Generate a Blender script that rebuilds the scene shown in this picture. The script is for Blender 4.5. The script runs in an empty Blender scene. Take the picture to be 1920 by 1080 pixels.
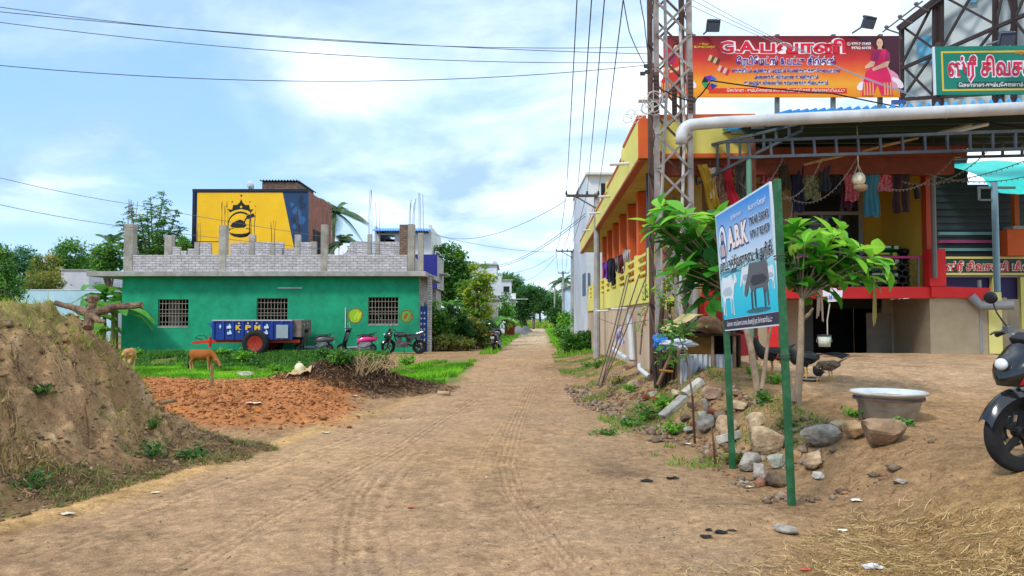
import bpy, math, random
import numpy as np
from mathutils import Vector, Matrix, Euler
R = math.radians
sc = bpy.context.scene
col = sc.collection
# ------------------------------------------------------------ camera
FOC, CAMH, PITCH = 1390.0, 1.6, R(2.35)
cd = bpy.data.cameras.new('camera'); cam = bpy.data.objects.new('camera', cd); col.objects.link(cam)
cd.sensor_width = 36; cd.lens = FOC/1920*36; cd.clip_start = .05; cd.clip_end = 3000
cam.location = (0, 0, CAMH); cam.rotation_euler = (R(90)+PITCH, 0, 0)
sc.camera = cam
# ------------------------------------------------------------ world sky with clouds
SUNV = Vector((-.50, -.50, .78)).normalized()
w = bpy.data.worlds.new('World'); sc.world = w; w.use_nodes = True
nt = w.node_tree; N = nt.nodes; L = nt.links
bg = N['Background']; bg.inputs[1].default_value = .15
sky = N.new('ShaderNodeTexSky'); sky.sky_type = 'NISHITA'; sky.sun_disc = False
sky.sun_elevation = math.asin(SUNV.z); sky.sun_rotation = math.atan2(SUNV.x, SUNV.y)
sky.air_density = 1.0; sky.dust_density = .6; sky.ozone_density = 1.6
tc = N.new('ShaderNodeTexCoord')
sep = N.new('ShaderNodeSeparateXYZ'); L.new(tc.outputs['Generated'], sep.inputs[0])
def mth(op, a, b=None, c=None):
    n = N.new('ShaderNodeMath'); n.operation = op
    for i, v in enumerate((a, b, c)):
        if v is None: continue
        if isinstance(v, (int, float)): n.inputs[i].default_value = v
        else: L.new(v, n.inputs[i])
    return n.outputs[0]
zz = mth('ADD', mth('MAXIMUM', sep.outputs[2], 0.0), .22)
cx = N.new('ShaderNodeCombineXYZ')
L.new(mth('DIVIDE', sep.outputs[0], zz), cx.inputs[0]); L.new(mth('DIVIDE', sep.outputs[1], zz), cx.inputs[1])
def wn(scale, detail, rough, off, dist=0.0):
    mp = N.new('ShaderNodeMapping'); mp.inputs['Location'].default_value = off
    L.new(cx.outputs[0], mp.inputs[0])
    n = N.new('ShaderNodeTexNoise'); n.inputs['Scale'].default_value = scale; n.inputs['Detail'].default_value = detail
    n.inputs['Roughness'].default_value = rough; n.inputs['Distortion'].default_value = dist
    L.new(mp.outputs[0], n.inputs['Vector']); return n.outputs['Fac']
cl = mth('ADD', mth('MULTIPLY', wn(1.5, 8, .55, (3.1, 7.3, 0), .4), .75), mth('MULTIPLY', wn(.6, 3, .5, (1.0, 2.0, 0)), .5))
bias = mth('ADD', mth('MULTIPLY', sep.outputs[0], .20), mth('MULTIPLY', sep.outputs[2], .32))
cl = mth('ADD', cl, bias)
mr = N.new('ShaderNodeMapRange'); mr.interpolation_type = 'SMOOTHSTEP'
L.new(cl, mr.inputs[0]); mr.inputs[1].default_value = .46; mr.inputs[2].default_value = .80
cmask = mth('MULTIPLY', mr.outputs[0], .93)
cramp = N.new('ShaderNodeMix'); cramp.data_type = 'RGBA'
cr2 = N.new('ShaderNodeMapRange'); cr2.inputs[1].default_value = .36; cr2.inputs[2].default_value = .64; L.new(mth('ADD', wn(1.9, 7, .55, (9.0, 1.5, 0), .35), mth('MULTIPLY', sep.outputs[0], .16)), cr2.inputs[0]); L.new(cr2.outputs[0], cramp.inputs['Factor'])
cramp.inputs['A'].default_value = (2.5, 3.65, 5.2, 1); cramp.inputs['B'].default_value = (6.9, 7.6, 8.2, 1)
mx = N.new('ShaderNodeMix'); mx.data_type = 'RGBA'
L.new(cmask, mx.inputs['Factor']); L.new(cramp.outputs['Result'], mx.inputs['B'])
hz = N.new('ShaderNodeMix'); hz.data_type = 'RGBA'; hz.inputs['Factor'].default_value = .55
L.new(sky.outputs[0], hz.inputs['A']); hz.inputs['B'].default_value = (2.1, 4.0, 6.7, 1)
L.new(hz.outputs['Result'], mx.inputs['A'])
L.new(mx.outputs['Result'], bg.inputs[0])
# ------------------------------------------------------------ sun and exposure
sd = bpy.data.lights.new('sun', 'SUN'); sd.energy = 2.2; sd.angle = R(11); sd.color = (1, .95, .87)
so = bpy.data.objects.new('sun', sd); col.objects.link(so)
so.rotation_euler = SUNV.to_track_quat('Z', 'Y').to_euler(); so.location = (0, 0, 30)
sc.view_settings.view_transform = 'Standard'; sc.view_settings.look = 'None'
sc.view_settings.exposure = .45; sc.view_settings.gamma = 1
sc.cycles.max_bounces = 6; sc.cycles.transparent_max_bounces = 8
# ------------------------------------------------------------ helpers
def tag(o, label=None, cat=None, group=None, kind=None):
    if label: o['label'] = label
    if cat: o['category'] = cat
    if group: o['group'] = group
    if kind: o['kind'] = kind
    return o
ORG = {}
def thing(name, label, cat, loc=(0, 0, 0), group=None):
    o = bpy.data.objects.new(name, None); col.objects.link(o); o.location = loc
    o.empty_display_size = .2; ORG[o.name] = Vector(loc)
    return tag(o, label, cat, group)
def place(o, loc, rz=0, s=1.0, rx=0, ry=0):
    o.location = loc; o.rotation_euler = (rx, ry, rz); o.scale = (s, s, s); return o
def kids(o): return [c for c in bpy.data.objects if c.parent == o]
def copy_tree(o, parent=None):
    c = o.copy(); col.objects.link(c)
    if parent: c.parent = parent
    for ch in kids(o): copy_tree(ch, c)
    return c
def srgb(h):
    h = h.lstrip('#'); out = []
    for i in (0, 2, 4):
        c = int(h[i:i+2], 16)/255
        out.append(c/12.92 if c <= .04045 else ((c+.055)/1.055)**2.4)
    return tuple(out)
def P(px, py, Y):
    u, v = (px-960)/FOC, (540-py)/FOC
    yf = math.cos(PITCH)-v*math.sin(PITCH); zf = math.sin(PITCH)+v*math.cos(PITCH)
    t = Y/yf
    return Vector((u*t, Y, CAMH+zf*t))
class MB:
    def __init__(s): s.v = []; s.f = []; s.mi = []; s.cur = 0; s.tone = None
    def add(s, vs, fs):
        b = len(s.v); s.v.extend([tuple(p) for p in vs])
        for f in fs: s.f.append([i+b for i in f]); s.mi.append(s.cur)
        return s
    def box(s, x0, x1, y0, y1, z0, z1, T=None):
        vs = [Vector((x, y, z)) for z in (z0, z1) for y in (y0, y1) for x in (x0, x1)]
        if T is not None: vs = [T @ p for p in vs]
        return s.add(vs, [(0, 2, 3, 1), (4, 5, 7, 6), (0, 1, 5, 4), (2, 6, 7, 3), (0, 4, 6, 2), (1, 3, 7, 5)])
    def cbox(s, c, sz, T=None, rot=None):
        M4 = Matrix.Translation(c)
        if rot: M4 = M4 @ Euler(rot).to_matrix().to_4x4()
        if T is not None: M4 = T @ M4
        a, b, d = sz[0]/2, sz[1]/2, sz[2]/2
        return s.box(-a, a, -b, b, -d, d, M4)
    def bar(s, p0, p1, wd, hg=None, up=(0, 0, 1)):
        p0 = Vector(p0); p1 = Vector(p1); d = (p1-p0); ln = d.length; d.normalize()
        hg = hg or wd; u = Vector(up)
        if abs(d.dot(u)) > .98: u = Vector((1, 0, 0))
        sd_ = d.cross(u).normalized(); u = sd_.cross(d)
        M3 = Matrix((d, sd_, u)).transposed().to_4x4()
        return s.box(0, ln, -wd/2, wd/2, -hg/2, hg/2, Matrix.Translation(p0) @ M3)
    def tube(s, pts, r, n=8, caps=True, sq=None):
        pts = [Vector(p) for p in pts]; k = len(pts)
        rs = r if isinstance(r, (list, tuple)) else [r]*k
        vs = []; prev = None
        for i, p in enumerate(pts):
            t = (pts[min(i+1, k-1)]-pts[max(i-1, 0)])
            if t.length < 1e-9: t = Vector((0, 0, 1))
            t.normalize()
            if prev is None:
                a = Vector((0, 0, 1)) if abs(t.z) < .9 else Vector((1, 0, 0))
                nx = t.cross(a).normalized()
            else:
                nx = (prev-t*prev.dot(t))
                nx = nx.normalized() if nx.length > 1e-6 else t.orthogonal().normalized()
            prev = nx; ny = t.cross(nx)
            for j in range(n):
                an = 2*math.pi*j/n
                vs.append(p+(nx*math.cos(an)+ny*math.sin(an)*(sq or 1))*rs[i])
        fs = [(i*n+j, i*n+(j+1) % n, (i+1)*n+(j+1) % n, (i+1)*n+j) for i in range(k-1) for j in range(n)]
        if caps: fs += [tuple(range(n-1, -1, -1)), tuple((k-1)*n+j for j in range(n))]
        return s.add(vs, fs)
    def lathe(s, prof, T=None, n=24, a0=0, a1=2*math.pi):
        full = abs(a1-a0-2*math.pi) < 1e-6; m = n if full else n+1; vs = []
        for r_, z in prof:
            for j in range(m):
                an = a0+(a1-a0)*j/n; p = Vector((r_*math.cos(an), r_*math.sin(an), z))
                vs.append(T @ p if T is not None else p)
        fs = []
        for i in range(len(prof)-1):
            for j in range(n):
                j2 = (j+1) % m
                fs.append((i*m+j, i*m+j2, (i+1)*m+j2, (i+1)*m+j))
        return s.add(vs, fs)
    def ell(s, c, rad, rot=None, nu=12, nv=8, T=None):
        M4 = Matrix.Translation(c)
        if rot: M4 = M4 @ Euler(rot).to_matrix().to_4x4()
        if T is not None: M4 = T @ M4
        vs = [M4 @ Vector((0, 0, -rad[2]))]
        for i in range(1, nv):
            ph = -math.pi/2+math.pi*i/nv
            for j in range(nu):
                th = 2*math.pi*j/nu
                vs.append(M4 @ Vector((rad[0]*math.cos(ph)*math.cos(th), rad[1]*math.cos(ph)*math.sin(th), rad[2]*math.sin(ph))))
        vs.append(M4 @ Vector((0, 0, rad[2]))); fs = []
        for j in range(nu): fs.append((0, 1+(j+1) % nu, 1+j))
        for i in range(nv-2):
            for j in range(nu):
                a = 1+i*nu; fs.append((a+j, a+(j+1) % nu, a+nu+(j+1) % nu, a+nu+j))
        a = 1+(nv-2)*nu
        for j in range(nu): fs.append((a+j, a+(j+1) % nu, len(vs)-1))
        return s.add(vs, fs)
    def plate(s, pts, S, th=.01, lay=0.0):
        """outline in the plane S=(O,Rv,U,Nn), extruded th behind the plane"""
        O, Rv, U, Nn = S; k = len(pts)
        fr = [O+Rv*a+U*b+Nn*lay for a, b in pts]
        if th == 0: return s.add(fr, [tuple(range(k))])
        bk = [p-Nn*th for p in fr]
        return s.add(fr+bk, [tuple(range(k)), tuple(range(2*k-1, k-1, -1))]+[(i, i+k, (i+1) % k+k, (i+1) % k) for i in range(k)])
    def grid(s, fn, nu, nv, wrap=False):
        vs = [fn(i/nu, j/nv) for j in range(nv+1) for i in range(nu+1)]
        return s.add(vs, [(j*(nu+1)+i, j*(nu+1)+i+1, (j+1)*(nu+1)+i+1, (j+1)*(nu+1)+i) for j in range(nv) for i in range(nu)])
    def build(s, name, mat, parent=None, smooth=False, origin=None, bevel=0, rec=True):
        me = bpy.data.meshes.new(name)
        org = ORG.get(parent.name, Vector((0, 0, 0))) if parent else Vector(origin or (0, 0, 0))
        vs = [(p[0]-org.x, p[1]-org.y, p[2]-org.z) for p in s.v]
        me.from_pydata(vs, [], s.f); me.validate()
        o = bpy.data.objects.new(name, me); col.objects.link(o)
        for m in (mat if isinstance(mat, (list, tuple)) else [mat]): me.materials.append(m)
        if len(me.polygons) == len(s.mi): me.polygons.foreach_set('material_index', s.mi)
        if s.tone is not None:
            at = me.attributes.new('tone', 'FLOAT', 'POINT'); at.data.foreach_set('value', list(s.tone))
        if smooth: me.polygons.foreach_set('use_smooth', [True]*len(me.polygons))
        if parent: o.parent = parent; ORG[o.name] = org
        else: o.location = org; ORG[o.name] = org
        if bevel:
            b = o.modifiers.new('bevel', 'BEVEL'); b.width = bevel; b.segments = 2; b.limit_method = 'ANGLE'; b.angle_limit = R(40)
        me.update(); return o
def npmesh(name, V, F, mat, parent=None, tone=None, smooth=False, origin=None, cols=None):
    """fast mesh from numpy arrays; F is (n,3) or (n,4)"""
    me = bpy.data.meshes.new(name); V = np.asarray(V, dtype=np.float32); F = np.asarray(F, dtype=np.int32)
    org = ORG.get(parent.name, Vector((0, 0, 0))) if parent else Vector(origin or (0, 0, 0))
    V = V-np.array(org, dtype=np.float32)
    n, k = F.shape
    me.vertices.add(len(V)); me.vertices.foreach_set('co', V.ravel())
    me.loops.add(n*k); me.loops.foreach_set('vertex_index', F.ravel())
    me.polygons.add(n); me.polygons.foreach_set('loop_start', np.arange(0, n*k, k, dtype=np.int32))
    me.update(calc_edges=True)
    if tone is not None:
        at = me.attributes.new('tone', 'FLOAT', 'POINT'); at.data.foreach_set('value', np.asarray(tone, dtype=np.float32))
    if cols is not None:
        at = me.attributes.new('albedo', 'FLOAT_COLOR', 'POINT')
        c4 = np.ones((len(V), 4), dtype=np.float32); c4[:, :3] = cols; at.data.foreach_set('color', c4.ravel())
    if smooth: me.polygons.foreach_set('use_smooth', np.ones(n, dtype=bool))
    o = bpy.data.objects.new(name, me); col.objects.link(o)
    for m in (mat if isinstance(mat, (list, tuple)) else [mat]): me.materials.append(m)
    if parent: o.parent = parent
    else: o.location = org
    ORG[o.name] = org
    return o
# ------------------------------------------------------------ materials
def newmat(name):
    m = bpy.data.materials.new(name); m.use_nodes = True
    return m, m.node_tree.nodes, m.node_tree.links, m.node_tree.nodes['Principled BSDF']
def c3(c): return srgb(c) if isinstance(c, str) else tuple(c)
def M(name, c1, c2=None, scale=4, rough=.8, bump=.15, bscale=None, metal=0, spec=.35, stain=.12, coat=0, lo=.3, hi=.7):
    """two-tone noise colour, broad stains and a fine bump, in object space"""
    m, n, l, b = newmat(name); c1 = c3(c1); c2 = c3(c2) if c2 else tuple(x*.8 for x in c1)
    t = n.new('ShaderNodeTexCoord')
    a = n.new('ShaderNodeTexNoise'); a.inputs['Scale'].default_value = scale; a.inputs['Detail'].default_value = 7; a.inputs['Roughness'].default_value = .62
    l.new(t.outputs['Object'], a.inputs['Vector'])
    r_ = n.new('ShaderNodeMapRange'); r_.inputs[1].default_value = lo; r_.inputs[2].default_value = hi; l.new(a.outputs['Fac'], r_.inputs[0])
    mx_ = n.new('ShaderNodeMix'); mx_.data_type = 'RGBA'; l.new(r_.outputs[0], mx_.inputs['Factor'])
    mx_.inputs['A'].default_value = (*c1, 1); mx_.inputs['B'].default_value = (*c2, 1)
    st = n.new('ShaderNodeTexNoise'); st.inputs['Scale'].default_value = scale*.22; st.inputs['Detail'].default_value = 4
    l.new(t.outputs['Object'], st.inputs['Vector'])
    sr = n.new('ShaderNodeMapRange'); sr.inputs[1].default_value = .35; sr.inputs[2].default_value = .7
    sr.inputs[3].default_value = 1; sr.inputs[4].default_value = 1-stain; l.new(st.outputs['Fac'], sr.inputs[0])
    hs = n.new('ShaderNodeMix'); hs.data_type = 'RGBA'; hs.blend_type = 'MULTIPLY'; hs.inputs['Factor'].default_value = 1
    l.new(mx_.outputs['Result'], hs.inputs['A']); l.new(sr.outputs[0], hs.inputs['B'])
    l.new(hs.outputs['Result'], b.inputs['Base Color'])
    b.inputs['Roughness'].default_value = rough; b.inputs['Metallic'].default_value = metal; b.inputs['Specular IOR Level'].default_value = spec
    if coat: b.inputs['Coat Weight'].default_value = coat; b.inputs['Coat Roughness'].default_value = .1
    if bump:
        f = n.new('ShaderNodeTexNoise'); f.inputs['Scale'].default_value = bscale or scale*5; f.inputs['Detail'].default_value = 6
        l.new(t.outputs['Object'], f.inputs['Vector'])
        bp = n.new('ShaderNodeBump'); bp.inputs['Strength'].default_value = bump; bp.inputs['Distance'].default_value = .03
        l.new(f.outputs['Fac'], bp.inputs['Height']); l.new(bp.outputs[0], b.inputs['Normal'])
    return m
def MLEAF(name, c1, c2, c3_=None, rough=.5, trans=.35, spec=.3):
    m, n, l, b = newmat(name)
    a = n.new('ShaderNodeAttribute'); a.attribute_name = 'tone'
    cr = n.new('ShaderNodeValToRGB'); cr.color_ramp.elements[0].color = (*c3(c1), 1); cr.color_ramp.elements[1].color = (*c3(c2), 1)
    if c3_: e = cr.color_ramp.elements.new(.55); e.color = (*c3(c2), 1); cr.color_ramp.elements[2].color = (*c3(c3_), 1)
    l.new(a.outputs['Fac'], cr.inputs[0]); l.new(cr.outputs[0], b.inputs['Base Color'])
    b.inputs['Roughness'].default_value = rough; b.inputs['Specular IOR Level'].default_value = spec
    tr = n.new('ShaderNodeBsdfTranslucent')
    h = n.new('ShaderNodeHueSaturation'); h.inputs['Value'].default_value = 1.5; h.inputs['Hue'].default_value = .485
    l.new(cr.outputs[0], h.inputs['Color']); l.new(h.outputs[0], tr.inputs['Color'])
    ms = n.new('ShaderNodeMixShader'); ms.inputs[0].default_value = trans
    l.new(b.outputs[0], ms.inputs[1]); l.new(tr.outputs[0], ms.inputs[2]); l.new(ms.outputs[0], n['Material Output'].inputs['Surface'])
    return m
def MBRICK(name, c1, c2, mortar, bw=.23, bh=.075, rough=.9, bump=.5, dirt=.45, msz=.014):
    m, n, l, b = newmat(name); t = n.new('ShaderNodeTexCoord')
    s_ = n.new('ShaderNodeSeparateXYZ'); l.new(t.outputs['Object'], s_.inputs[0])
    ad = n.new('ShaderNodeMath'); ad.operation = 'ADD'; l.new(s_.outputs[0], ad.inputs[0]); l.new(s_.outputs[1], ad.inputs[1])
    wv = n.new('ShaderNodeTexNoise'); wv.inputs['Scale'].default_value = 1.6; l.new(t.outputs['Object'], wv.inputs['Vector'])
    wz = n.new('ShaderNodeMath'); wz.operation = 'MULTIPLY_ADD'; wz.inputs[1].default_value = .05; l.new(wv.outputs['Fac'], wz.inputs[0]); l.new(s_.outputs[2], wz.inputs[2])
    cb = n.new('ShaderNodeCombineXYZ'); l.new(ad.outputs[0], cb.inputs[0]); l.new(wz.outputs[0], cb.inputs[1])
    br = n.new('ShaderNodeTexBrick'); br.inputs['Scale'].default_value = 1; br.inputs['Brick Width'].default_value = bw; br.inputs['Row Height'].default_value = bh
    br.inputs['Mortar Size'].default_value = msz; br.inputs['Mortar Smooth'].default_value = .3
    br.inputs['Color1'].default_value = (*c3(c1), 1); br.inputs['Color2'].default_value = (*c3(c2), 1); br.inputs['Mortar'].default_value = (*c3(mortar), 1)
    l.new(cb.outputs[0], br.inputs['Vector'])
    a = n.new('ShaderNodeTexNoise'); a.inputs['Scale'].default_value = 2.5; a.inputs['Detail'].default_value = 8; a.inputs['Roughness'].default_value = .75; l.new(t.outputs['Object'], a.inputs['Vector'])
    r_ = n.new('ShaderNodeMapRange'); r_.inputs[1].default_value = .4; r_.inputs[2].default_value = .72; r_.inputs[3].default_value = 1.0; r_.inputs[4].default_value = 1-dirt; l.new(a.outputs['Fac'], r_.inputs[0])
    mx_ = n.new('ShaderNodeMix'); mx_.data_type = 'RGBA'; mx_.blend_type = 'MULTIPLY'; mx_.inputs['Factor'].default_value = 1
    l.new(br.outputs['Color'], mx_.inputs['A']); l.new(r_.outputs[0], mx_.inputs['B']); l.new(mx_.outputs['Result'], b.inputs['Base Color'])
    bp = n.new('ShaderNodeBump'); bp.invert = True; bp.inputs['Strength'].default_value = bump; bp.inputs['Distance'].default_value = .02; l.new(br.outputs['Fac'], bp.inputs['Height']); l.new(bp.outputs[0], b.inputs['Normal'])
    b.inputs['Roughness'].default_value = rough; b.inputs['Specular IOR Level'].default_value = .2
    return m
def MGLASS(name, c=(.02, .025, .03), rough=.08):
    m, n, l, b = newmat(name); b.inputs['Base Color'].default_value = (*c, 1); b.inputs['Roughness'].default_value = rough; return m
def MGRAD(name, stops, axis=2, lo=0, hi=1, rough=.5, noise=.0):
    """printed colour gradient along one object axis (print on vinyl)"""
    m, n, l, b = newmat(name); t = n.new('ShaderNodeTexCoord'); s_ = n.new('ShaderNodeSeparateXYZ'); l.new(t.outputs['Object'], s_.inputs[0])
    r_ = n.new('ShaderNodeMapRange'); r_.inputs[1].default_value = lo; r_.inputs[2].default_value = hi; l.new(s_.outputs[axis], r_.inputs[0])
    src = r_.outputs[0]
    if noise:
        a = n.new('ShaderNodeTexNoise'); a.inputs['Scale'].default_value = 3; a.inputs['Detail'].default_value = 5; l.new(t.outputs['Object'], a.inputs['Vector'])
        ma = n.new('ShaderNodeMath'); ma.operation = 'MULTIPLY_ADD'; ma.inputs[1].default_value = noise; l.new(a.outputs['Fac'], ma.inputs[0]); l.new(src, ma.inputs[2])
        mb_ = n.new('ShaderNodeMath'); mb_.operation = 'SUBTRACT'; mb_.inputs[1].default_value = noise*.5; l.new(ma.outputs[0], mb_.inputs[0]); src = mb_.outputs[0]
    cr = n.new('ShaderNodeValToRGB'); el = cr.color_ramp.elements
    while len(el) < len(stops): el.new(.5)
    for e, (p, c) in zip(el, stops): e.position = p; e.color = (*c3(c), 1)
    l.new(src, cr.inputs[0]); l.new(cr.outputs[0], b.inputs['Base Color']); b.inputs['Roughness'].default_value = rough; b.inputs['Specular IOR Level'].default_value = .25
    return m
FLAT = {}
def F(c, rough=.6, spec=.3, metal=0):
    """paint or print of one colour with a slight wear"""
    k = (c, rough, metal)
    if k not in FLAT: FLAT[k] = M('paint_%d' % len(FLAT), c, tuple(x*.88 for x in c3(c)), scale=6, rough=rough, bump=.04, metal=metal, spec=spec, stain=.06)
    return FLAT[k]
# ------------------------------------------------------------ numpy noise
def vnoise(x, y, seed=0):
    xi = np.floor(x).astype(np.int64); yi = np.floor(y).astype(np.int64); xf = x-xi; yf = y-yi
    def h(a, b):
        n = (a*374761393+b*668265263+seed*1442695041) & 0xffffffff
        n = ((n ^ (n >> 13))*1274126177) & 0xffffffff
        return ((n ^ (n >> 16)) & 0xffff)/65535.0
    u = xf*xf*(3-2*xf); v = yf*yf*(3-2*yf)
    return (h(xi, yi)*(1-u)+h(xi+1, yi)*u)*(1-v)+(h(xi, yi+1)*(1-u)+h(xi+1, yi+1)*u)*v
def fbm(x, y, oct=5, seed=0, gain=.5):
    s = 0; a = 1; t = 0
    for i in range(oct):
        s = s+a*vnoise(x, y, seed+i*17); t += a; a *= gain; x = x*2.03+5.1; y = y*2.03+3.7
    return s/t-.5
def sst(a, b, x):
    t = np.clip((x-a)/(b-a+1e-12), 0, 1); return t*t*(3-2*t)
# ------------------------------------------------------------ lettering
def tmesh(s, bold=0.0, res=2):
    c = bpy.data.curves.new('lettering', 'FONT'); c.body = s; c.offset = bold; c.resolution_u = res
    o = bpy.data.objects.new('lettering', c); me = o.to_mesh()
    vs = [tuple(v.co) for v in me.vertices]; fs = [tuple(p.vertices) for p in me.polygons]
    o.to_mesh_clear(); bpy.data.objects.remove(o); bpy.data.curves.remove(c)
    return vs, fs
def text(mb, S, s, u, v, h, wd=None, bold=0.0, lay=.003, shear=0.0, align='l', res=2):
    """print s on plane S with its baseline at (u,v), capital height about h, fitted to width wd"""
    vs, fs = tmesh(s, bold, res)
    if not vs: return
    x0 = min(p[0] for p in vs); x1 = max(p[0] for p in vs)
    sy = h/.7; sx = wd/(x1-x0) if wd else sy
    if align == 'c': u -= (x1-x0)*sx/2
    O, Rv, U, Nn = S
    for i, f in enumerate(fs):
        z = lay+.0002*(i % 7)
        mb.add([O+Rv*(u+(vs[k][0]-x0)*sx+shear*vs[k][1]*sy)+U*(v+vs[k][1]*sy)+Nn*z for k in f], [tuple(range(len(f)))])
def plane(O, Rv, U=(0, 0, 1)):
    Rv = Vector(Rv).normalized(); U = Vector(U); U = (U-Rv*U.dot(Rv)).normalized()
    return (Vector(O), Rv, U, Rv.cross(U))
def disc(cx_, cy_, r, n=24, ry=None, a0=0, a1=2*math.pi):
    return [(cx_+r*math.cos(a0+(a1-a0)*i/n), cy_+(ry or r)*math.sin(a0+(a1-a0)*i/n)) for i in range(n if a1-a0 > 6.2 else n+1)]
def stroke(mb, S, pts, wd, lay=.003, closed=False):
    """flat painted line along pts"""
    k = len(pts); Lf = []; Rt = []
    for i in range(k):
        a = Vector(pts[(i-1) % k] if (closed or i) else pts[0]); b = Vector(pts[(i+1) % k] if (closed or i < k-1) else pts[-1])
        d = (b-a); d.normalize(); nn = Vector((-d.y, d.x))*wd/2; p = Vector(pts[i])
        Lf.append(p+nn); Rt.append(p-nn)
    O, Rv, U, Nn = S
    vs = [O+Rv*p.x+U*p.y+Nn*lay for q in zip(Lf, Rt) for p in q]
    rng = range(k if closed else k-1)
    mb.add(vs, [(2*i, 2*i+1, 2*((i+1) % k)+1, 2*((i+1) % k)) for i in rng])
# ============================================================ TERRAIN
def ip(xs, ys): return lambda v: np.interp(v, xs, ys)
roadL = ip([0, 5.52, 6.68, 9.15, 12.5, 15.9, 23.9, 38, 52, 90, 400], [-4.6, -3.85, -3.46, -3.05, -2.3, -1.6, -1.3, -.6, -.05, 1.4, 12.9])
roadR = ip([0, 5, 9, 12, 16, 24, 38, 52, 90, 400], [2.6, 2.2, 1.7, 1.45, 1.4, 1.55, 2.0, 2.6, 4.1, 15.7])
bankX = ip([0, 5, 6.5, 8, 10, 13, 15, 22, 30, 60, 400], [2.2, 2.4, 2.5, 2.45, 2.1, 1.75, 1.6, 1.65, 1.9, 3.0, 16])
bankH = ip([0, 4.2, 5.5, 8.5, 10, 12, 15, 20, 30, 45, 400], [.38, .52, .52, .44, .60, .8, .9, .6, .25, .1, .1])
bankW = ip([0, 5, 6.5, 8, 10, 12, 15, 30], [1.9, 1.9, 1.7, 1.25, 1.15, 1.4, 2.2, 2.0])
moundP = ip([-1, 0, .35, .7, .95, 1.15, 1.4, 1.7, 2.05, 3.0, 9], [0, 0, .05, .19, .38, .62, 1.0, 1.42, 1.66, 1.76, 1.8])
def mound_d(x, y):
    d1 = (x+2.95)*-.95+(y-8.7)*.305          # inside distance from the road-side foot
    d1 = d1+.16*fbm(x*1.3, y*1.3, 3, 5)*2
    d2 = -((x+3.36)*.62+(y-9.62)*.785)+.3*fbm(x*1.1, y*1.1, 3, 9)
    k = .35
    h = np.clip(.5+.5*(d2-d1)/k, 0, 1)
    return d2*(1-h)+d1*h-k*h*(1-h)
def soil_m(x, y):
    d = np.minimum.reduce([y-(10.25+.2*np.abs(x+4)), (17.4-y)+.0*x, (-2.55-.12*(y-13))-x, x+15])
    return sst(-.25, 1.3, d+.5*fbm(x*1.2, y*1.2, 3, 31))
def heap_m(x, y):
    r = np.sqrt(((x+3.35)/1.55)**2+((y-16.5)/1.5)**2)+.35*fbm(x*1.5, y*1.5, 3, 41)
    return np.exp(-(r*1.25)**2)
def terr(x, y, fine=True):
    x = np.asarray(x, dtype=float); y = np.asarray(y, dtype=float)
    z = np.zeros_like(x+y)
    # sunken grass field in front of the green house
    z = z-.45*sst(-2.6, -5.5, x)*sst(17.5, 21, y)*(1-sst(30.6, 32.8, y+.6*fbm(x*.7, y*.7, 3, 3)))
    z = z-.10*sst(-1.4, -2.6, x)*sst(17, 19, y)*(1-sst(24, 30, y))
    # raised yard on the right
    t = sst(0, 1, (x-bankX(y))/bankW(y))
    z = z+bankH(y)*t
    # rough rubble bank
    bm = np.clip(t*(1-t)*4, 0, 1)
    z = z+bm*.10*fbm(x*3, y*3, 4, 21)
    md = mound_d(x, y); mz = moundP(md)
    steep = sst(.5, 1.0, md)*(1-sst(1.9, 2.6, md))
    z = z+mz
    z = z+steep*(.46*fbm(x*2.4, y*2.4, 5, 51, .62)+.16*fbm(x*8, y*8, 3, 53, .6)-.42*np.abs(fbm(x*4+.3*y, y*5.5, 3, 57, .55))+.08+.10*fbm(x*15, y*15, 2, 59, .6))+sst(.0, .4, md)*.13*fbm(x*5, y*5, 4, 55, .6)
    so = soil_m(x, y)
    z = z+so*(.30+.12*fbm(x*.8, y*.8, 3, 61)+.20*fbm(x*4.5, y*4.5, 4, 63, .6)*(.4+.6*sst(.1, .6, so)))
    hp = heap_m(x, y); z = z+hp*(.50+.25*fbm(x*5, y*5, 4, 71, .6))
    # general roughness, smoother on the road
    rd = sst(-.4, .3, x-roadL(y))*(1-sst(-.3, .6, x-roadR(y)))
    z = z+(.012+.05*(1-rd))*fbm(x*1.1, y*1.1, 4, 81)+.022*fbm(x*5.5, y*5.5, 4, 83, .6)*(.75+.5*(1-rd))
    # berm of loose sand along the left road edge
    be = np.exp(-((x-roadL(y)+.05)/.16)**2)*sst(4.5, 5.5, y)*(1-sst(10, 14, y))
    z = z+.05*be*(.7+fbm(x*3, y*3, 3, 87))
    # shallow wheel ruts
    for off, wd in ((-.75, .22), (.72, .22)):
        c = .0374*y-.55+off-sst(13, 4, y)*(.8 if off < 0 else .2)
        z = z-.022*np.exp(-((x-c+.15*np.sin(y*.3))/wd)**2)
    z = np.where(y > 34.4, z*np.clip(1-(y-34.4)/1.2, 0, 1)*(x < -4.4)+z*(x >= -4.4), z)
    return z
def zg(x, y): return float(terr(np.array([x]), np.array([y]))[0])
def hit(px, py, y0=3.2, y1=120):
    """where the line of sight through a photo pixel meets the ground"""
    d = P(px, py, 1.0); sx, sz = d.x, d.z-CAMH; lo, hi = y0, y1
    for k in range(3):
        Y = np.geomspace(lo, hi, 160); under = CAMH+sz*Y <= terr(sx*Y, Y)
        if not under.any(): return P(px, py, hi)
        m_ = int(np.argmax(under)); lo, hi = Y[max(m_-1, 0)], Y[m_]
        if m_ == 0: break
    return Vector((sx*hi, hi, zg(sx*hi, hi)))
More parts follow.
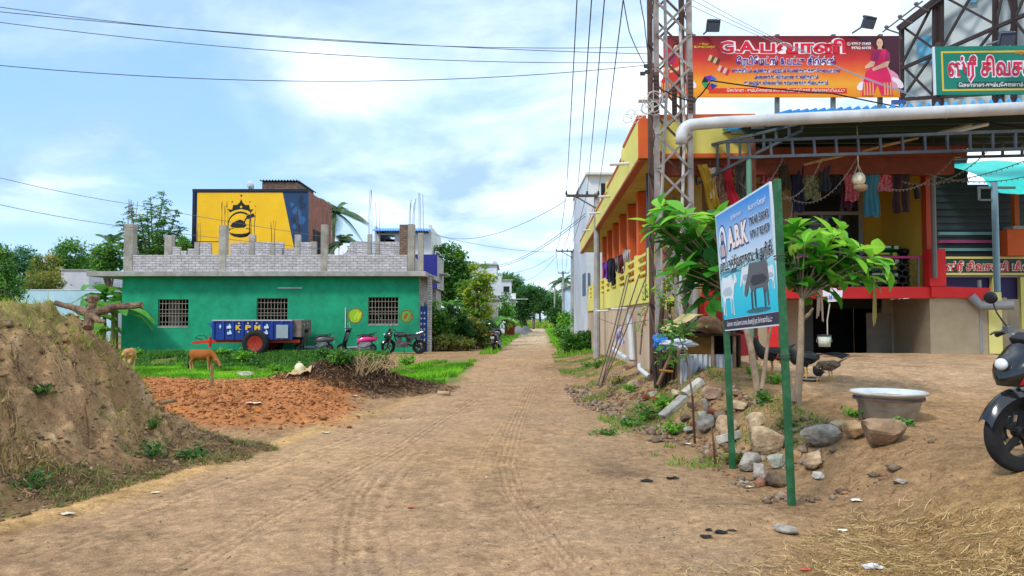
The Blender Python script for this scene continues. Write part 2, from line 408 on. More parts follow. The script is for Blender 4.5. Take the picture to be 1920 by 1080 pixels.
# grid, fine where the camera can look closely
def axis_x():
    a = list(np.arange(-7.2, -3.5, .034))+list(np.arange(-3.5, 2.3, .021))+list(np.arange(2.3, 6.0, .034)); st = .034
    while a[-1] < 1500: st *= 1.085; a.append(a[-1]+st)
    b = [a[0]]; st = .034
    while b[-1] > -1500: st *= 1.085; b.append(b[-1]-st)
    return np.array(b[:0:-1]+a)
def axis_y():
    a = [2.2]
    while a[-1] < 2200:
        Y = a[-1]; a.append(Y+(min(max(Y*Y/1700, .027), .28) if Y < 36 else .28+(Y-36)*.05))
    b = [2.2]; st = .05
    while b[-1] > -1200: st *= 1.13; b.append(b[-1]-st)
    return np.array(b[:0:-1]+a)
GX, GY = axis_x(), axis_y(); nx, ny = len(GX), len(GY)
XX, YY = np.meshgrid(GX, GY); ZZ = terr(XX, YY)
# tyre tread prints pressed in the dust: each is a path of (px,py) on the flat road
tread = np.zeros_like(XX); smoothtrk = np.zeros_like(XX)
def g0(px, py): p = P(px, py, 10); t = CAMH/(CAMH-p.z); return np.array([p.x*t, 10*t])
def track(pts, wd, lugs):
    q = np.array([g0(*p) for p in pts]); ys = q[:, 1]; o = np.argsort(ys)
    yy = YY; inn = (yy > ys.min()) & (yy < ys.max()); c = np.interp(yy, ys[o], q[o, 0])
    d = (XX-c)/wd; fade = sst(ys.min()-.01, ys.min()+.4, yy)*(1-sst(ys.max()-.8, ys.max(), yy))
    prof = np.where(np.abs(d) < 1, 1, 0)*inn*fade
    ln = .5+.5*np.cos(d*np.pi*lugs)
    return prof, ln
for pts, wd, lg, dp in (([(715, 1100), (690, 1000), (700, 940), (735, 890), (800, 830)], .15, 2, .022), ([(648, 1100), (650, 1000), (665, 930), (700, 880)], .12, 3, .015),
                        ([(1100, 1100), (1010, 985), (960, 920), (945, 870), (965, 800), (1000, 720)], .13, 4, .018), ([(880, 910), (900, 850), (940, 790)], .06, 2, .012),
                        ([(300, 1090), (520, 960), (760, 830), (900, 740)], .12, 3, .01), ([(0, 1065), (330, 940), (640, 830), (800, 770)], .14, 2, .012)):
    pr, ln = track(pts, wd, lg); jag = .75+.5*fbm(XX*4, YY*4, 3, 99)
    if lg == 2: ln = ln*(.45+.55*(np.sin(YY*2*math.pi/.075+XX*6) > 0))
    ZZ = ZZ-pr*dp*ln*jag; tread += pr*ln*jag*.5; smoothtrk += pr*.5
# albedo zones
def mixc(c, k, m): return c*(1-m[..., None])+np.array(k)*m[..., None]
C = np.zeros(XX.shape+(3,))+np.array((.38, .25, .14))
n1 = fbm(XX*.9, YY*.9, 5, 101); n2 = fbm(XX*4, YY*4, 4, 103, .6); n3 = fbm(XX*13, YY*13, 3, 105, .7); n4 = fbm(XX*.35, YY*.35, 3, 107)
rdm = sst(-.35, .35, XX-roadL(YY)+.5*n1)*(1-sst(-.5, .7, XX-roadR(YY)+.9*n1))
C = mixc(C, (.47, .32, .195), rdm)
C = mixc(C, (.36, .27, .19), rdm*sst(.02, .22, n1+.3*n2)*.6)                      # greyish gravelly bands
C = mixc(C, (.54, .37, .21), sst(.0, .3, n4+.2*n1)*.6*rdm)
yd = sst(0, 1, (XX-bankX(YY))/1.6)*(YY < 60)
C = mixc(C, (.46, .295, .155), yd*sst(-.2, .25, n1))
C = mixc(C, (.56, .41, .27), yd*sst(9, 11.5, YY)*(XX > 4)*.85)
C = mixc(C, (.16, .105, .06), sst(.06, .28, n1+.5*n2)*(1-.55*rdm)*.6)
be = np.exp(-((XX-roadL(YY)+.05)/.2)**2)*sst(4.5, 5.5, YY)*(1-sst(11, 17, YY))
C = mixc(C, (.56, .37, .17), np.clip(be*1.1, 0, 1)*.9)
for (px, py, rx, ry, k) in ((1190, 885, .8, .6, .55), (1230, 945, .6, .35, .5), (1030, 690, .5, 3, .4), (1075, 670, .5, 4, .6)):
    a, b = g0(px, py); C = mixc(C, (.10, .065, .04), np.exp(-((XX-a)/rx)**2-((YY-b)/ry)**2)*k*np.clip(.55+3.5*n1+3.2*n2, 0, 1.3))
a, b = g0(900, 850); C = mixc(C, (.44, .29, .15), np.exp(-((XX-a)/.9)**2-((YY-b)/1.6)**2)*.6)
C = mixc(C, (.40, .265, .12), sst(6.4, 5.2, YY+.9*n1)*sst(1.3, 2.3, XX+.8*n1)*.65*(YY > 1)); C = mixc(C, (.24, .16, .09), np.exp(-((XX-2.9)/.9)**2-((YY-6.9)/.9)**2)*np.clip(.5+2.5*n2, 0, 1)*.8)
far = sst(38, 60, YY); C = mixc(C, (.13, .19, .06), far*(1-rdm))
C = mixc(C, (.60, .50, .36), rdm*sst(30, 60, YY)*.7)
gr = sst(17.3, 18.8, YY+1.2*n1)*(1-sst(31.2, 33, YY))*sst(-1.15, -1.55, XX-.55*0+ .35*n1)*(XX < -.9)
fieldm = gr*(1-soil_m(XX, YY))*(1-sst(.12, .3, heap_m(XX, YY)))*(1-sst(27.5, 30, YY)*sst(-7.5, -5.5, XX))
C = mixc(C, (.13, .235, .04), np.clip(fieldm, 0, 1)*(.75+.5*n1))
C = mixc(C, (.10, .13, .04), sst(30.4, 31.2, YY)*(1-sst(33, 33.8, YY))*(XX < -7)*np.clip(.8+1.5*n1, 0, 1))
bankg = np.clip(sst(.0, .5, XX-roadR(YY)+.25)*(1-sst(1.5, 2.4, XX-roadR(YY)))*sst(9, 12, YY)*sst(-.05, .2, n1+.25*n2), 0, 1)
C = mixc(C, (.13, .16, .05), bankg*.7)
md = mound_d(XX, YY)
C = mixc(C, (.37, .25, .145), sst(.2, .7, md)*1.0); C = mixc(C, (.50, .36, .22), sst(.5, .9, md)*sst(-.05, .25, n2+n1*.6)*.7)
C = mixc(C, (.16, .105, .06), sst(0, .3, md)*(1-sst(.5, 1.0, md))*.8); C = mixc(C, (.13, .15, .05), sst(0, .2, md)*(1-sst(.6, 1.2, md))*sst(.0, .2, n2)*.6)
C = mixc(C, (.10, .065, .035), sst(.6, .9, md)*(1-sst(1.5, 1.8, md))*sst(.03, .2, n2-.5*n1+.3*n3)*.85); C = mixc(C, (.22, .21, .07), sst(1.6, 1.95, md+.4*n1)*.7); C = mixc(C, (.60, .45, .29), sst(.5, .9, md)*(1-sst(1.6, 1.9, md))*sst(.12, .28, n2+.2*n3)*.6)  # crevice shade painted dark on the steep face, then grass and pale clods
so = soil_m(XX, YY); C = mixc(C, (.47, .19, .07), sst(.02, .35, so+.25*n1)); C = mixc(C, (.50, .25, .11), sst(.3, .8, so)*sst(15, 16.5, YY)*.8)
C = mixc(C, (.26, .085, .032), sst(.2, .6, so)*sst(.02, .22, n2+.5*n1)*.5)
hp = heap_m(XX, YY); C = mixc(C, (.085, .052, .032), sst(.10, .38, hp+.12*n2)); C = mixc(C, (.17, .11, .065), sst(.3, .7, hp)*sst(.05, .2, n2)*.7)
C = C*(1-(1-np.clip(so*3, 0, 1))[..., None]*np.array((.06, .13, .21))); C = C*(1+.70*n3[..., None]+.60*n2[..., None]+.50*n1[..., None]); C = C*(1+.30*np.clip(smoothtrk, 0, 1)[..., None]-.85*np.clip(tread, 0, 1)[..., None])
C = np.clip(C, .01, .8)
mg, gn, gl, gb = newmat('earth')
ga = gn.new('ShaderNodeAttribute'); ga.attribute_name = 'albedo'
gt = gn.new('ShaderNodeTexCoord')
def gnoise(s, d, r_=.65):
    q = gn.new('ShaderNodeTexNoise'); q.inputs['Scale'].default_value = s; q.inputs['Detail'].default_value = d; q.inputs['Roughness'].default_value = r_
    gl.new(gt.outputs['Object'], q.inputs['Vector']); return q.outputs['Fac']
gm = gn.new('ShaderNodeMapRange'); gm.inputs[1].default_value = .28; gm.inputs[2].default_value = .72; gm.inputs[3].default_value = .62; gm.inputs[4].default_value = 1.32
gl.new(gnoise(14, 9, .72), gm.inputs[0])
gx = gn.new('ShaderNodeMix'); gx.data_type = 'RGBA'; gx.blend_type = 'MULTIPLY'; gx.inputs['Factor'].default_value = 1
g2 = gn.new('ShaderNodeMapRange'); g2.inputs[1].default_value = .30; g2.inputs[2].default_value = .70; g2.inputs[3].default_value = .58; g2.inputs[4].default_value = 1.38; gl.new(gnoise(52, 5, .75), g2.inputs[0])
g3 = gn.new('ShaderNodeMix'); g3.data_type = 'RGBA'; g3.blend_type = 'MULTIPLY'; g3.inputs['Factor'].default_value = 1; gl.new(ga.outputs['Color'], g3.inputs['A']); gl.new(g2.outputs[0], g3.inputs['B'])
gl.new(g3.outputs['Result'], gx.inputs['A']); gl.new(gm.outputs[0], gx.inputs['B']); gl.new(gx.outputs['Result'], gb.inputs['Base Color'])
gb.inputs['Roughness'].default_value = .95; gb.inputs['Specular IOR Level'].default_value = .12
gp = gn.new('ShaderNodeBump'); gp.inputs['Strength'].default_value = .8; gp.inputs['Distance'].default_value = .03
gl.new(gnoise(38, 8, .75), gp.inputs['Height']); gl.new(gp.outputs[0], gb.inputs['Normal'])
# split the one sheet into the named pieces of ground
Fq = np.arange((nx-1)*(ny-1)); ii = Fq % (nx-1); jj = Fq//(nx-1)
Q = np.stack([jj*nx+ii, jj*nx+ii+1, (jj+1)*nx+ii+1, (jj+1)*nx+ii], 1)
cxm = (XX.ravel()[Q[:, 0]]+XX.ravel()[Q[:, 2]])/2; cym = (YY.ravel()[Q[:, 0]]+YY.ravel()[Q[:, 2]])/2
mdc = md.ravel()[Q[:, 0]]; soc = so.ravel()[Q[:, 0]]; hpc = hp.ravel()[Q[:, 0]]; rdc = rdm.ravel()[Q[:, 0]]
zone = np.zeros(len(Q), int); zone[(rdc > .5) & (cym > 3) & (cym < 420)] = 1; zone[(soc > .3)] = 3; zone[hpc > .3] = 4; zone[(mdc > .05) & (cym < 40) & (cym > 0)] = 2
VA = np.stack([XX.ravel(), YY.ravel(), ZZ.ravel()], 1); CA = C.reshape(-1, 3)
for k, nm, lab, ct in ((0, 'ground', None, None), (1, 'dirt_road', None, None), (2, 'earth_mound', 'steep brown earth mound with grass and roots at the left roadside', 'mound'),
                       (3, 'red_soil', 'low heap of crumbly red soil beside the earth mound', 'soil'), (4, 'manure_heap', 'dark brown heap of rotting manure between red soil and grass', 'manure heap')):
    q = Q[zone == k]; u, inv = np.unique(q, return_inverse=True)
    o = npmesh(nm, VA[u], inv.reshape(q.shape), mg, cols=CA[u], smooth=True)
    tag(o, lab, ct, kind='stuff' if k in (3, 4) else 'structure')
# ============================================================ BUILDINGS ON THE LEFT
def fx(px, Y): return P(px, 597, Y).x
def fz(py, Y): return P(960, py, Y).z
def wall_holes(mb, x0, x1, z0, z1, y0, y1, holes):
    xs = sorted({x0, x1, *[h[0] for h in holes], *[h[1] for h in holes]}); zs = sorted({z0, z1, *[h[2] for h in holes], *[h[3] for h in holes]})
    for a, b in zip(xs, xs[1:]):
        run = None
        for c, d in list(zip(zs, zs[1:]))+[(None, None)]:
            solid = c is not None and not any(h[0] <= (a+b)/2 <= h[1] and h[2] <= (c+d)/2 <= h[3] for h in holes)
            if solid: run = (run[0], d) if run else (c, d)
            elif run: mb.box(a, b, y0, y1, run[0], run[1]); run = None
m_green = M('green_wall_paint', '#17a076', '#0e8660', scale=2.2, rough=.78, bump=.1, bscale=30, stain=.3, lo=.42, hi=.75)
m_conc = M('grey_concrete', '#b5b2b0', '#93908d', scale=3, rough=.9, bump=.3, stain=.3)
m_concd = M('weathered_concrete', '#b9b4ab', '#8a837a', scale=2.2, rough=.92, bump=.35, stain=.35)
m_wbrick = MBRICK('whitewashed_brick', '#ccc8ca', '#b6b1b4', '#918a8c', bw=.34, bh=.12, dirt=.5, msz=.016)
m_bbrick = MBRICK('brown_brick', '#8d7468', '#74594c', '#5f5650', bw=.26, bh=.1, dirt=.5)
m_rbrick = MBRICK('red_brick', '#a3573f', '#8a4733', '#93837a', bw=.25, bh=.085, dirt=.4)
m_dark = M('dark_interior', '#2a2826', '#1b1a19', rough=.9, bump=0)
m_steel = M('rusty_rebar', '#6d5b55', '#453a38', rough=.7, bump=.1, metal=.2)
m_grille = M('grille_paint', '#b3a597', '#8d8073', scale=20, rough=.6, bump=0)
m_white = M('white_wall_paint', '#dfe1e2', '#c3c5c6', scale=1.2, rough=.8, bump=.06, stain=.2)
m_navy = M('navy_wall_paint', '#2a2f86', '#232872', scale=1.2, rough=.7, bump=.05)
m_cyanw = M('pale_blue_wall_paint', '#b9dbe8', '#9cc4d4', scale=1.0, rough=.8, bump=.06, stain=.25)
g = thing('green_house', 'single storey green house with bare concrete columns on its unfinished roof', 'house', (-11.4, 35, 0))
X0, X1 = fx(228, 35), fx(785, 35); ZT = fz(519, 35)
wins = [(fx(296, 35), fx(353, 35), fz(612, 35), fz(561, 35)), (fx(481, 35), fx(539, 35), fz(612, 35), fz(559, 35)), (fx(690, 35), fx(747, 35), fz(608, 35), fz(557, 35))]
b = MB(); wall_holes(b, X0, X1, -.3, ZT, 35, 35.22, wins); b.build('wall', m_green, g)
b = MB(); b.box(X0, X0+.2, 35.22, 41, -.3, ZT); b.box(X0+.2, X1-.2, 40.8, 41, -.3, ZT); b.build('rear_wall', m_green, g)
b = MB(); b.box(X1-.2, X1, 35.22, 41, -.3, ZT); b.build('side_wall', m_wbrick, g)
b = MB(); b.box(X0+.2, X1-.2, 35.22, 40.8, .02, .06); b.cbox((wins[0][0]+.32, 36.2, 1.8), (.5, .4, 3.4)); b.box(wins[2][0]-.3, wins[2][1]+.3, 36.3, 36.34, .1, 1.48)
b.tube([(wins[2][0]-.1, 35.8, 2.15), (wins[2][0]+.65, 35.8, 1.4)], .035)
b.build('interior', m_concd, g)
b = MB(); b.box(fx(172, 35), fx(800, 35), 34.45, 41.6, ZT, fz(510, 35)); b.box(fx(785, 35)+.05, fx(815, 36), 35.7, 39, ZT-.1, ZT+.12); b.build('roof_slab', m_conc, g, bevel=.015)
for k, (a, c, z0, z1) in enumerate(wins):
    b = MB(); b.box(a, c, 34.985, 35.01, z0-.06, z0-.002); fr = b.build('window', m_conc, g)
    b = MB(); n = 9
    for i in range(n+1):
        x = a+.02+(c-a-.04)*i/n; b.box(x-.009, x+.009, 35.08, 35.10, z0, z1)
    for f in (.02, .16, .38, .48, .62, .84, .985): zz_ = z0+(z1-z0)*f; b.box(a, c, 35.06, 35.078, zz_-.009, zz_+.009)
    b.build('grille', m_grille, fr)
    b = MB(); b.box(a, c, 35.12, 35.16, z0+(z1-z0)*.41, z0+(z1-z0)*.46); b.box(a, a+.04, 35.1, 35.17, z0, z1); b.box(c-.04, c, 35.1, 35.17, z0, z1); b.build('frame', m_dark, fr)
# parapet and columns
SZ = fz(510, 35)
b = MB(); b.box(fx(243, 35), fx(763, 35), 35, 35.22, SZ, fz(478, 35)); b.build('front_parapet', m_wbrick, g)
b = MB(); b.box(fx(748, 35), fx(763, 35), 35.003, 35.2, fz(478, 35), fz(421, 35)); b.build('brick_pier', m_bbrick, g)
b = MB(); Yb = 40
for a, c, t in ((320, 335, 463), (336, 347, 470), (350, 362, 466), (368, 393, 455), (430, 466, 455), (472, 530, 454), (528, 552, 466), (556, 582, 454), (634, 645, 470), (645, 655, 461), (655, 693, 453), (698, 748, 453)):
    b.box(fx(a, Yb), fx(c, Yb), Yb, Yb+.2, SZ, fz(t, Yb))
b.box(X0+.2, fx(612, Yb), Yb+.004, Yb+.19, SZ, fz(477, Yb)); b.box(fx(612, Yb), fx(748, Yb), Yb+.004, Yb+.19, SZ, fz(477, Yb))
b.build('rear_parapet', m_wbrick, g)
for x_ in (X0+.2, X1-.62): MB().box(x_, x_+.22, 35.3, Yb, SZ, fz(478, 35)).build('side_parapet', m_wbrick, g)
random.seed(5)
for px, wp, top, Y, rt, nb in ((238, 17, 420, 35, 374, 5), (415, 14, 422, 35, 374, 5), (606, 12, 421, 35, 376, 4), (770, 13, 420, 35, 371, 4), (788, 10, 437, 35, 354, 3),
                               (313, 14, 441, Yb, 437, 0), (367, 9, 454, Yb, 413, 3), (470, 11, 440, Yb, 395, 4), (509, 9, 455, Yb, 413, 4), (556, 10, 440, Yb, 384, 3), (587, 9, 453, Yb, 412, 2), (692, 8, 439, Yb, 352, 3), (707, 8, 452, Yb, 371, 2)):
    wd = wp/FOC*Y; x = fx(px, Y)
    b = MB(); yc = Y-.03 if Y == 35 else Y-.04; b.cbox((x, yc+wd/2, (SZ+fz(top, Y))/2), (wd, wd, fz(top, Y)-SZ), rot=(0, 0, random.uniform(-.02, .02))); cl_ = b.build('column', m_concd, g, bevel=.012)
    if nb:
        b = MB()
        for i in range(nb):
            dx = (i/(nb-1)-.5)*wd*.8; dz = random.uniform(-.25, .05); le = random.uniform(-.04, .04)
            z0, z1 = fz(top, Y)-.02, fz(rt, Y)+dz; yy = yc+wd/2+(.5-(i % 2))*wd*.6
            b.tube([(x+dx, yy, z0), (x+dx+le*.3, yy, (z0+z1)/2), (x+dx+le*2, yy, z1)], .011, 5)
        b.build('rebar', m_steel, cl_)
Sg = plane((0, 35, 0), (1, 0, 0))
for cx_, cy_, r, cA, cB, ln in ((666, 592, 13.5, '#8fbf2a', '#c8d430', '#8a5a2a'), (762, 593, 11, '#59a33c', '#a0522d', '#8a4a2a')):
    b = MB(); xc, zc, rr = fx(cx_, 35), fz(cy_, 35), r/FOC*35
    rnd = random.Random(cx_)
    q = [(xc+rr*(1+.05*math.sin(3*t+cx_))*math.cos(t)*.96, zc+rr*(1.05+.06*math.sin(2*t+1))*math.sin(t)) for t in [2*math.pi*i/28 for i in range(28)]]
    b.plate(q, Sg, .002, .003); b.cur = 1; stroke(b, Sg, q, .05, .0052, True); b.cur = 2
    for i in range(5):
        t = rnd.uniform(-.6, .5); stroke(b, Sg, [(xc+rr*t, zc-rr*.55+rr*.2*i*.3), (xc+rr*(t+.2), zc), (xc+rr*(t+.5), zc+rr*.5)], .06, .0044+.0001*i)
    b.build('mural', [F(cA), F(ln), F(cB)], g)
b = MB(); b.cbox((fx(543, 35), 34.97, fz(540, 35)), (1.15, .03, .045)); b.build('conduit', m_white, g)
b = MB(); b.cbox((fx(648, 35), 34.97, fz(596, 35)), (.04, .03, .95)); b.build('downpipe', m_white, g)
# gate beside the green house
t = thing('gate', 'blue metal gate with pale diamonds at the right end of the green house', 'gate', (fx(792, 36), 35.6, 0))
b = MB(); b.box(fx(786, 35.6), fx(801, 35.6), 35.6, 35.64, .05, fz(574, 35.6)); b.build('panel', F('#1d4f9c'), t)
Sgt = plane((0, 35.6, 0), (1, 0, 0)); b = MB()
for i in range(7):
    z = .3+.26*i; x = fx(790, 35.6)
    b.plate([(x-.05, z), (x, z-.07), (x+.05, z), (x, z+.07)], Sgt, .004, .005); b.plate([(x+.1, z), (x+.15, z-.07), (x+.2, z), (x+.15, z+.07)], Sgt, .004, .005)
b.build('diamond_pattern', F('#cfd8e2'), t)
b = MB(); b.box(fx(801.5, 35.6), fx(809, 35.6), 35.55, 35.8, 0, fz(520, 35.6)); b.build('gate_pillar', m_wbrick, t)
# advertising house
Yy = 48; yb_ = thing('yellow_house', 'tall brick house whose whole front is painted yellow and blue as an advertisement', 'house', (fx(468, Yy), Yy, 0))
xa, xb, zt = fx(360, Yy), fx(575, Yy), fz(358, Yy)
b = MB(); b.box(xa, xb, Yy, Yy+.25, 0, zt); b.build('front_wall', F('#1f3f66'), yb_)
b = MB(); b.box(xb-.25, xb, Yy+.25, 54.3, 0, zt-.02); b.build('side_wall', m_rbrick, yb_)
b = MB(); b.box(xa, xa+.25, Yy+.25, 54.3, 0, zt); b.box(xa+.25, xb-.25, 54.05, 54.3, 0, zt); b.box(xa+.25, xb-.25, Yy+.25, 54.05, zt-.5, zt-.3); b.build('roof', m_conc, yb_)
b = MB(); b.box(xb+.003, xb+.04, 49.2, 51.2, fz(475, 50), fz(432, 50)); b.build('side_window', m_dark, yb_)
b = MB(); b.box(xa-.1, xb+.06, Yy-.06, Yy+.02, zt-.06, zt+.12); b.box(xa-.08, xa+.1, Yy-.07, Yy-.01, 3, zt-.06); b.build('trim', F('#1b1f33'), yb_)
Sy = plane((0, Yy, 0), (1, 0, 0)); L_ = lambda x, y: (fx(x, Yy), fz(y, Yy))
b = MB(); b.plate([L_(366, 480), L_(553, 480), L_(527, 361), L_(366, 361)], Sy, .004, .005); b.build('yellow_panel', M('yellow_paint', '#eebd10', '#e4b00c', scale=1, rough=.6, bump=.03, stain=.05), yb_)
b = MB(); lw = .008
for dx, dy, s in ((449, 367, 2.4), (432, 378.5, 1.7), (465.5, 378.5, 1.7), (421, 387, 1.3), (476, 387, 1.3)):
    b.plate([L_(dx-s, dy), L_(dx, dy+s), L_(dx+s, dy), L_(dx, dy-s)], Sy, .002, lw)
b.plate([L_(x, y) for x, y in ((428, 398.5), (424, 392), (432, 393), (434, 384), (441, 384.5), (446, 380), (449, 373), (452, 380), (457, 384.5), (464, 384), (466, 393), (472, 392), (468, 398.5), (461, 394.5), (449, 392), (437, 394.5))], Sy, .002, lw)
stroke(b, Sy, [L_(448+23*math.cos(a), 421+23*math.sin(a)*1.03) for a in [R(10+8*i) for i in range(-26, 12) if not -6 < i < 4][::-1]], .06, lw)
arc = [L_(448+23*math.cos(R(d)), 421+22*math.sin(R(d))) for d in range(150, 312, 9)]; stroke(b, Sy, arc, .07, lw+.001)
b.plate([L_(x, y) for x, y in ((429, 424), (432, 419), (440, 414), (447, 411.5), (452, 413), (457, 418), (460, 423), (455, 427), (440, 427.5), (432, 426))], Sy, .002, lw)
stroke(b, Sy, [L_(455, 417), L_(458, 411), L_(461, 407)], .09, lw); stroke(b, Sy, [L_(460, 408), L_(467, 405.5), L_(474, 403)], .24, lw+.001)
b.plate([L_(x, y) for x, y in ((427, 435), (431, 437), (440, 438.5), (450, 438.5), (460, 437), (468, 434), (466, 440), (460, 444), (449, 445.5), (437, 444), (430, 440))], Sy, .002, lw)
stroke(b, Sy, [L_(426, 433), L_(430, 429), L_(436, 427.8)], .05, lw); stroke(b, Sy, [L_(459, 428), L_(468, 430), L_(468, 434)], .05, lw)
b.plate([L_(366, 452.5), L_(410, 452.5), L_(410, 454), L_(366, 454)], Sy, .002, lw)
b.build('logo', F('#1d1b1c'), yb_)
b = MB(); b.plate([L_(446.5, 388), L_(449, 390.8), L_(451.5, 388), L_(449, 385)], Sy, .001, lw+.002); b.build('logo_gem', F('#eebd10'), yb_)
b = MB(); rnd = random.Random(3)
for i in range(26):
    cx_, cy_ = rnd.uniform(545, 568), rnd.uniform(370, 470)
    if cx_ < 535+(cy_-361)*.22: continue
    q = [L_(cx_+7*math.cos(t)*rnd.uniform(.6, 1.2)*.6, cy_+7*math.sin(t)*rnd.uniform(.5, 1.1)) for t in [i2*.7 for i2 in range(9)]]
    b.cur = i % 2; b.plate(q, Sy, .001, .004+.0006*i)
b.build('blue_mural', [F('#2b5f93'), F('#16334f')], yb_)
b = MB(); x2, x3 = fx(488, 49), fx(555, 49); z2 = fz(342, 49)
b.box(x2, x3, 49, 53, zt-.3, z2); sh = b.build('rooftop_shed', m_bbrick, yb_)
b = MB(); b.grid(lambda u, v: (x2-.12+(x3-x2+.24)*u, 48.85+4.4*v, z2+.06+.06*math.sin(u*math.pi*2*13)+.05*(1-v)), 104, 1); b.build('shed_roof', M('old_sheet', '#5d5853', '#474340', rough=.9), sh)
def dish(loc, r, rz, tilt, label, big):
    d = thing('satellite_dish', label, 'satellite dish', loc)
    T = Matrix.Translation(loc) @ Matrix.Translation((0, 0, r*1.35)) @ Euler((tilt, 0, rz)).to_matrix().to_4x4()
    b = MB(); b.lathe([(0.001, 0), (r*.35, r*.04), (r*.7, r*.15), (r, r*.32), (r*1.02, r*.31), (r*.7, r*.12), (.001, -.02)], T, 20); b.build('reflector', F('#c9ced6'), d, smooth=True)
    b = MB(); b.tube([T @ Vector((0, -r*.9, r*.25)), T @ Vector((0, 0, r*.95))], .015, 6); b.cbox(T @ Vector((0, 0, r*.98)), (.07, .07, .1)); b.build('feed_arm', F('#4a4a4a'), d)
    b = MB(); b.tube([loc, Vector(loc)+Vector((0, 0, r*1.3))], .03, 6); b.build('mast', F('#6a6a6a'), d)
dish(Vector((fx(464, 48.6), 48.6, zt)), .32, R(150), R(70), 'grey satellite dish on the roof edge of the yellow painted house', 0)
dish(Vector((fx(640, 38), 38, fz(490, 38))), .36, R(-20), R(52), 'white satellite dish standing on the roof of the green house', 1)
# white house with blue roof sheet
Yw = 52; wh = thing('white_house', 'white house with a blue roof sheet over a dark opening behind the green house', 'house', (fx(757, Yw), Yw, 0))
q = lambda x: fx(x, Yw); z_ = lambda y: fz(y, Yw)
b = MB(); wall_holes(b, q(701), q(808), 0, z_(438), Yw, Yw+.2, [(q(711), q(739), z_(473), z_(440))]); b.box(q(808)-.2, q(808), Yw+.2, Yw+7, 0, z_(425)); b.box(q(701), q(701)+.2, Yw+.2, Yw+7, 0, z_(430)); b.box(q(701)+.2, q(808)-.2, Yw+6.8, Yw+7, 0, z_(438)); b.box(q(803), q(808)+.02, Yw-.05, Yw+.3, z_(438), z_(422)); b.box(q(701), q(704), Yw-.02, Yw+3, z_(438), z_(424)); b.build('wall', m_white, wh)
b = MB(); b.grid(lambda u, v: (q(700)+(q(806)-q(700))*u, Yw-.9+7*v, z_(438)+.1+.35*v*0+.03*math.sin(u*math.pi*2*22)+.3*min(v*6, 1)), 132, 6); b.build('roof_sheet', M('blue_sheet', '#4aa3ef', '#3a8fd8', rough=.4, bump=0), wh)
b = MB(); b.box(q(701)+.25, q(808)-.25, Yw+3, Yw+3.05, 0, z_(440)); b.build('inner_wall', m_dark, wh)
Yn = 46; nb_ = thing('navy_house', 'house with a projecting navy blue upper floor beyond the green house', 'house', (fx(800, Yn), Yn, 0))
b = MB(); b.box(fx(770, Yn), fx(819, Yn), Yn, Yn+.2, fz(541, Yn), fz(477, Yn)); b.build('upper_front', m_navy, nb_)
b = MB(); b.box(fx(819, Yn)-.2, fx(819, Yn)+.004, Yn+.2, Yn+4.5, fz(541, Yn), fz(479, Yn)); b.box(fx(819, Yn)-.6, fx(819, Yn)-.1, Yn+.6, Yn+.9, 0, fz(541, Yn)); b.box(fx(819, Yn)+.004, fx(819, Yn)+.5, Yn+1.4, Yn+3.5, fz(515, Yn+2), fz(513, Yn+2)); b.build('side_wall', m_wbrick, nb_)
b = MB(); b.box(fx(770, Yn), fx(819, Yn)-.2, Yn+.2, Yn+4.5, fz(541, Yn)+.01, fz(541, Yn)+.2); b.box(fx(770, Yn), fx(814, Yn), Yn+1.5, Yn+4.4, 0, fz(541, Yn)); b.build('lower_wall', m_concd, nb_)
b = MB(); b.tube([(fx(815, Yn), Yn+.2, fz(477, Yn)), (fx(815, Yn), Yn+.2, fz(472, Yn)), (fx(821, Yn), Yn+.2, fz(472, Yn)), (fx(821, Yn), Yn+2, fz(474, Yn))], .03, 6); b.build('roof_rail', m_white, nb_)
# low buildings far left
t = thing('white_outbuilding', 'plain pale building behind the trees at the left edge', 'building', (fx(140, 62), 62, 0))
b = MB(); b.box(fx(113, 62), fx(165, 62), 62, 68, 0, fz(507, 62)); b.box(fx(160, 63), fx(190, 63), 63, 68, 0, fz(528, 63)); b.build('wall', M('pale_lilac_wall', '#c9c8d2', '#b3b2bd', scale=.8, stain=.15), t)
b = MB(); b.box(fx(112, 62), fx(166, 62), 61.9, 68, fz(507, 62), fz(505, 62)); b.build('coping', m_conc, t)
t = thing('compound_wall', 'pale blue stained compound wall behind the earth mound', 'wall', (fx(110, 46), 46, 0))
b = MB(); b.box(fx(-60, 46), fx(215, 46), 46, 46.25, -.3, fz(544, 46)); b.build('wall_panel', m_cyanw, t)
b = MB(); b.box(fx(-60, 46), fx(215, 46), 45.97, 46.28, fz(544, 46), fz(542.5, 46)); b.build('coping', m_white, t)
# houses along the left side of the lane
def house(name, label, Y, px0, px1, ptop, depth, mat, extra=None):
    t = thing(name, label, 'house', (fx((px0+px1)/2, Y), Y, 0))
    b = MB(); b.box(fx(px0, Y), fx(px1, Y), Y, Y+depth, -.2, fz(ptop, Y)); b.build('wall', mat, t)
    b = MB(); b.box(fx(px0, Y)-.1, fx(px1, Y)+.15, Y-.15, Y+depth, fz(ptop, Y), fz(ptop, Y)+.12); b.build('roof_slab', m_conc, t)
    return t
m_w2 = M('bluish_white_paint', '#d7dce4', '#bcc3cc', scale=.8, rough=.8, bump=.05, stain=.25)
t = house('lane_house', 'bluish white two storey house behind the yellow flowered tree', 64, 886, 931, 497, 7, m_w2)
b = MB(); b.box(fx(924, 64), fx(931, 64), 63.9, 65, fz(497, 64), fz(490, 64)); b.build('roof_post', m_w2, t)
b = MB(); b.box(fx(916, 63), fx(940, 63), 63, 64, fz(554, 63), fz(518, 63)); b.build('balcony', m_w2, t)
b = MB(); b.box(fx(898, 64), fx(910, 64), 63.96, 64.02, fz(545, 64), fz(522, 64)); b.build('window', m_dark, t)
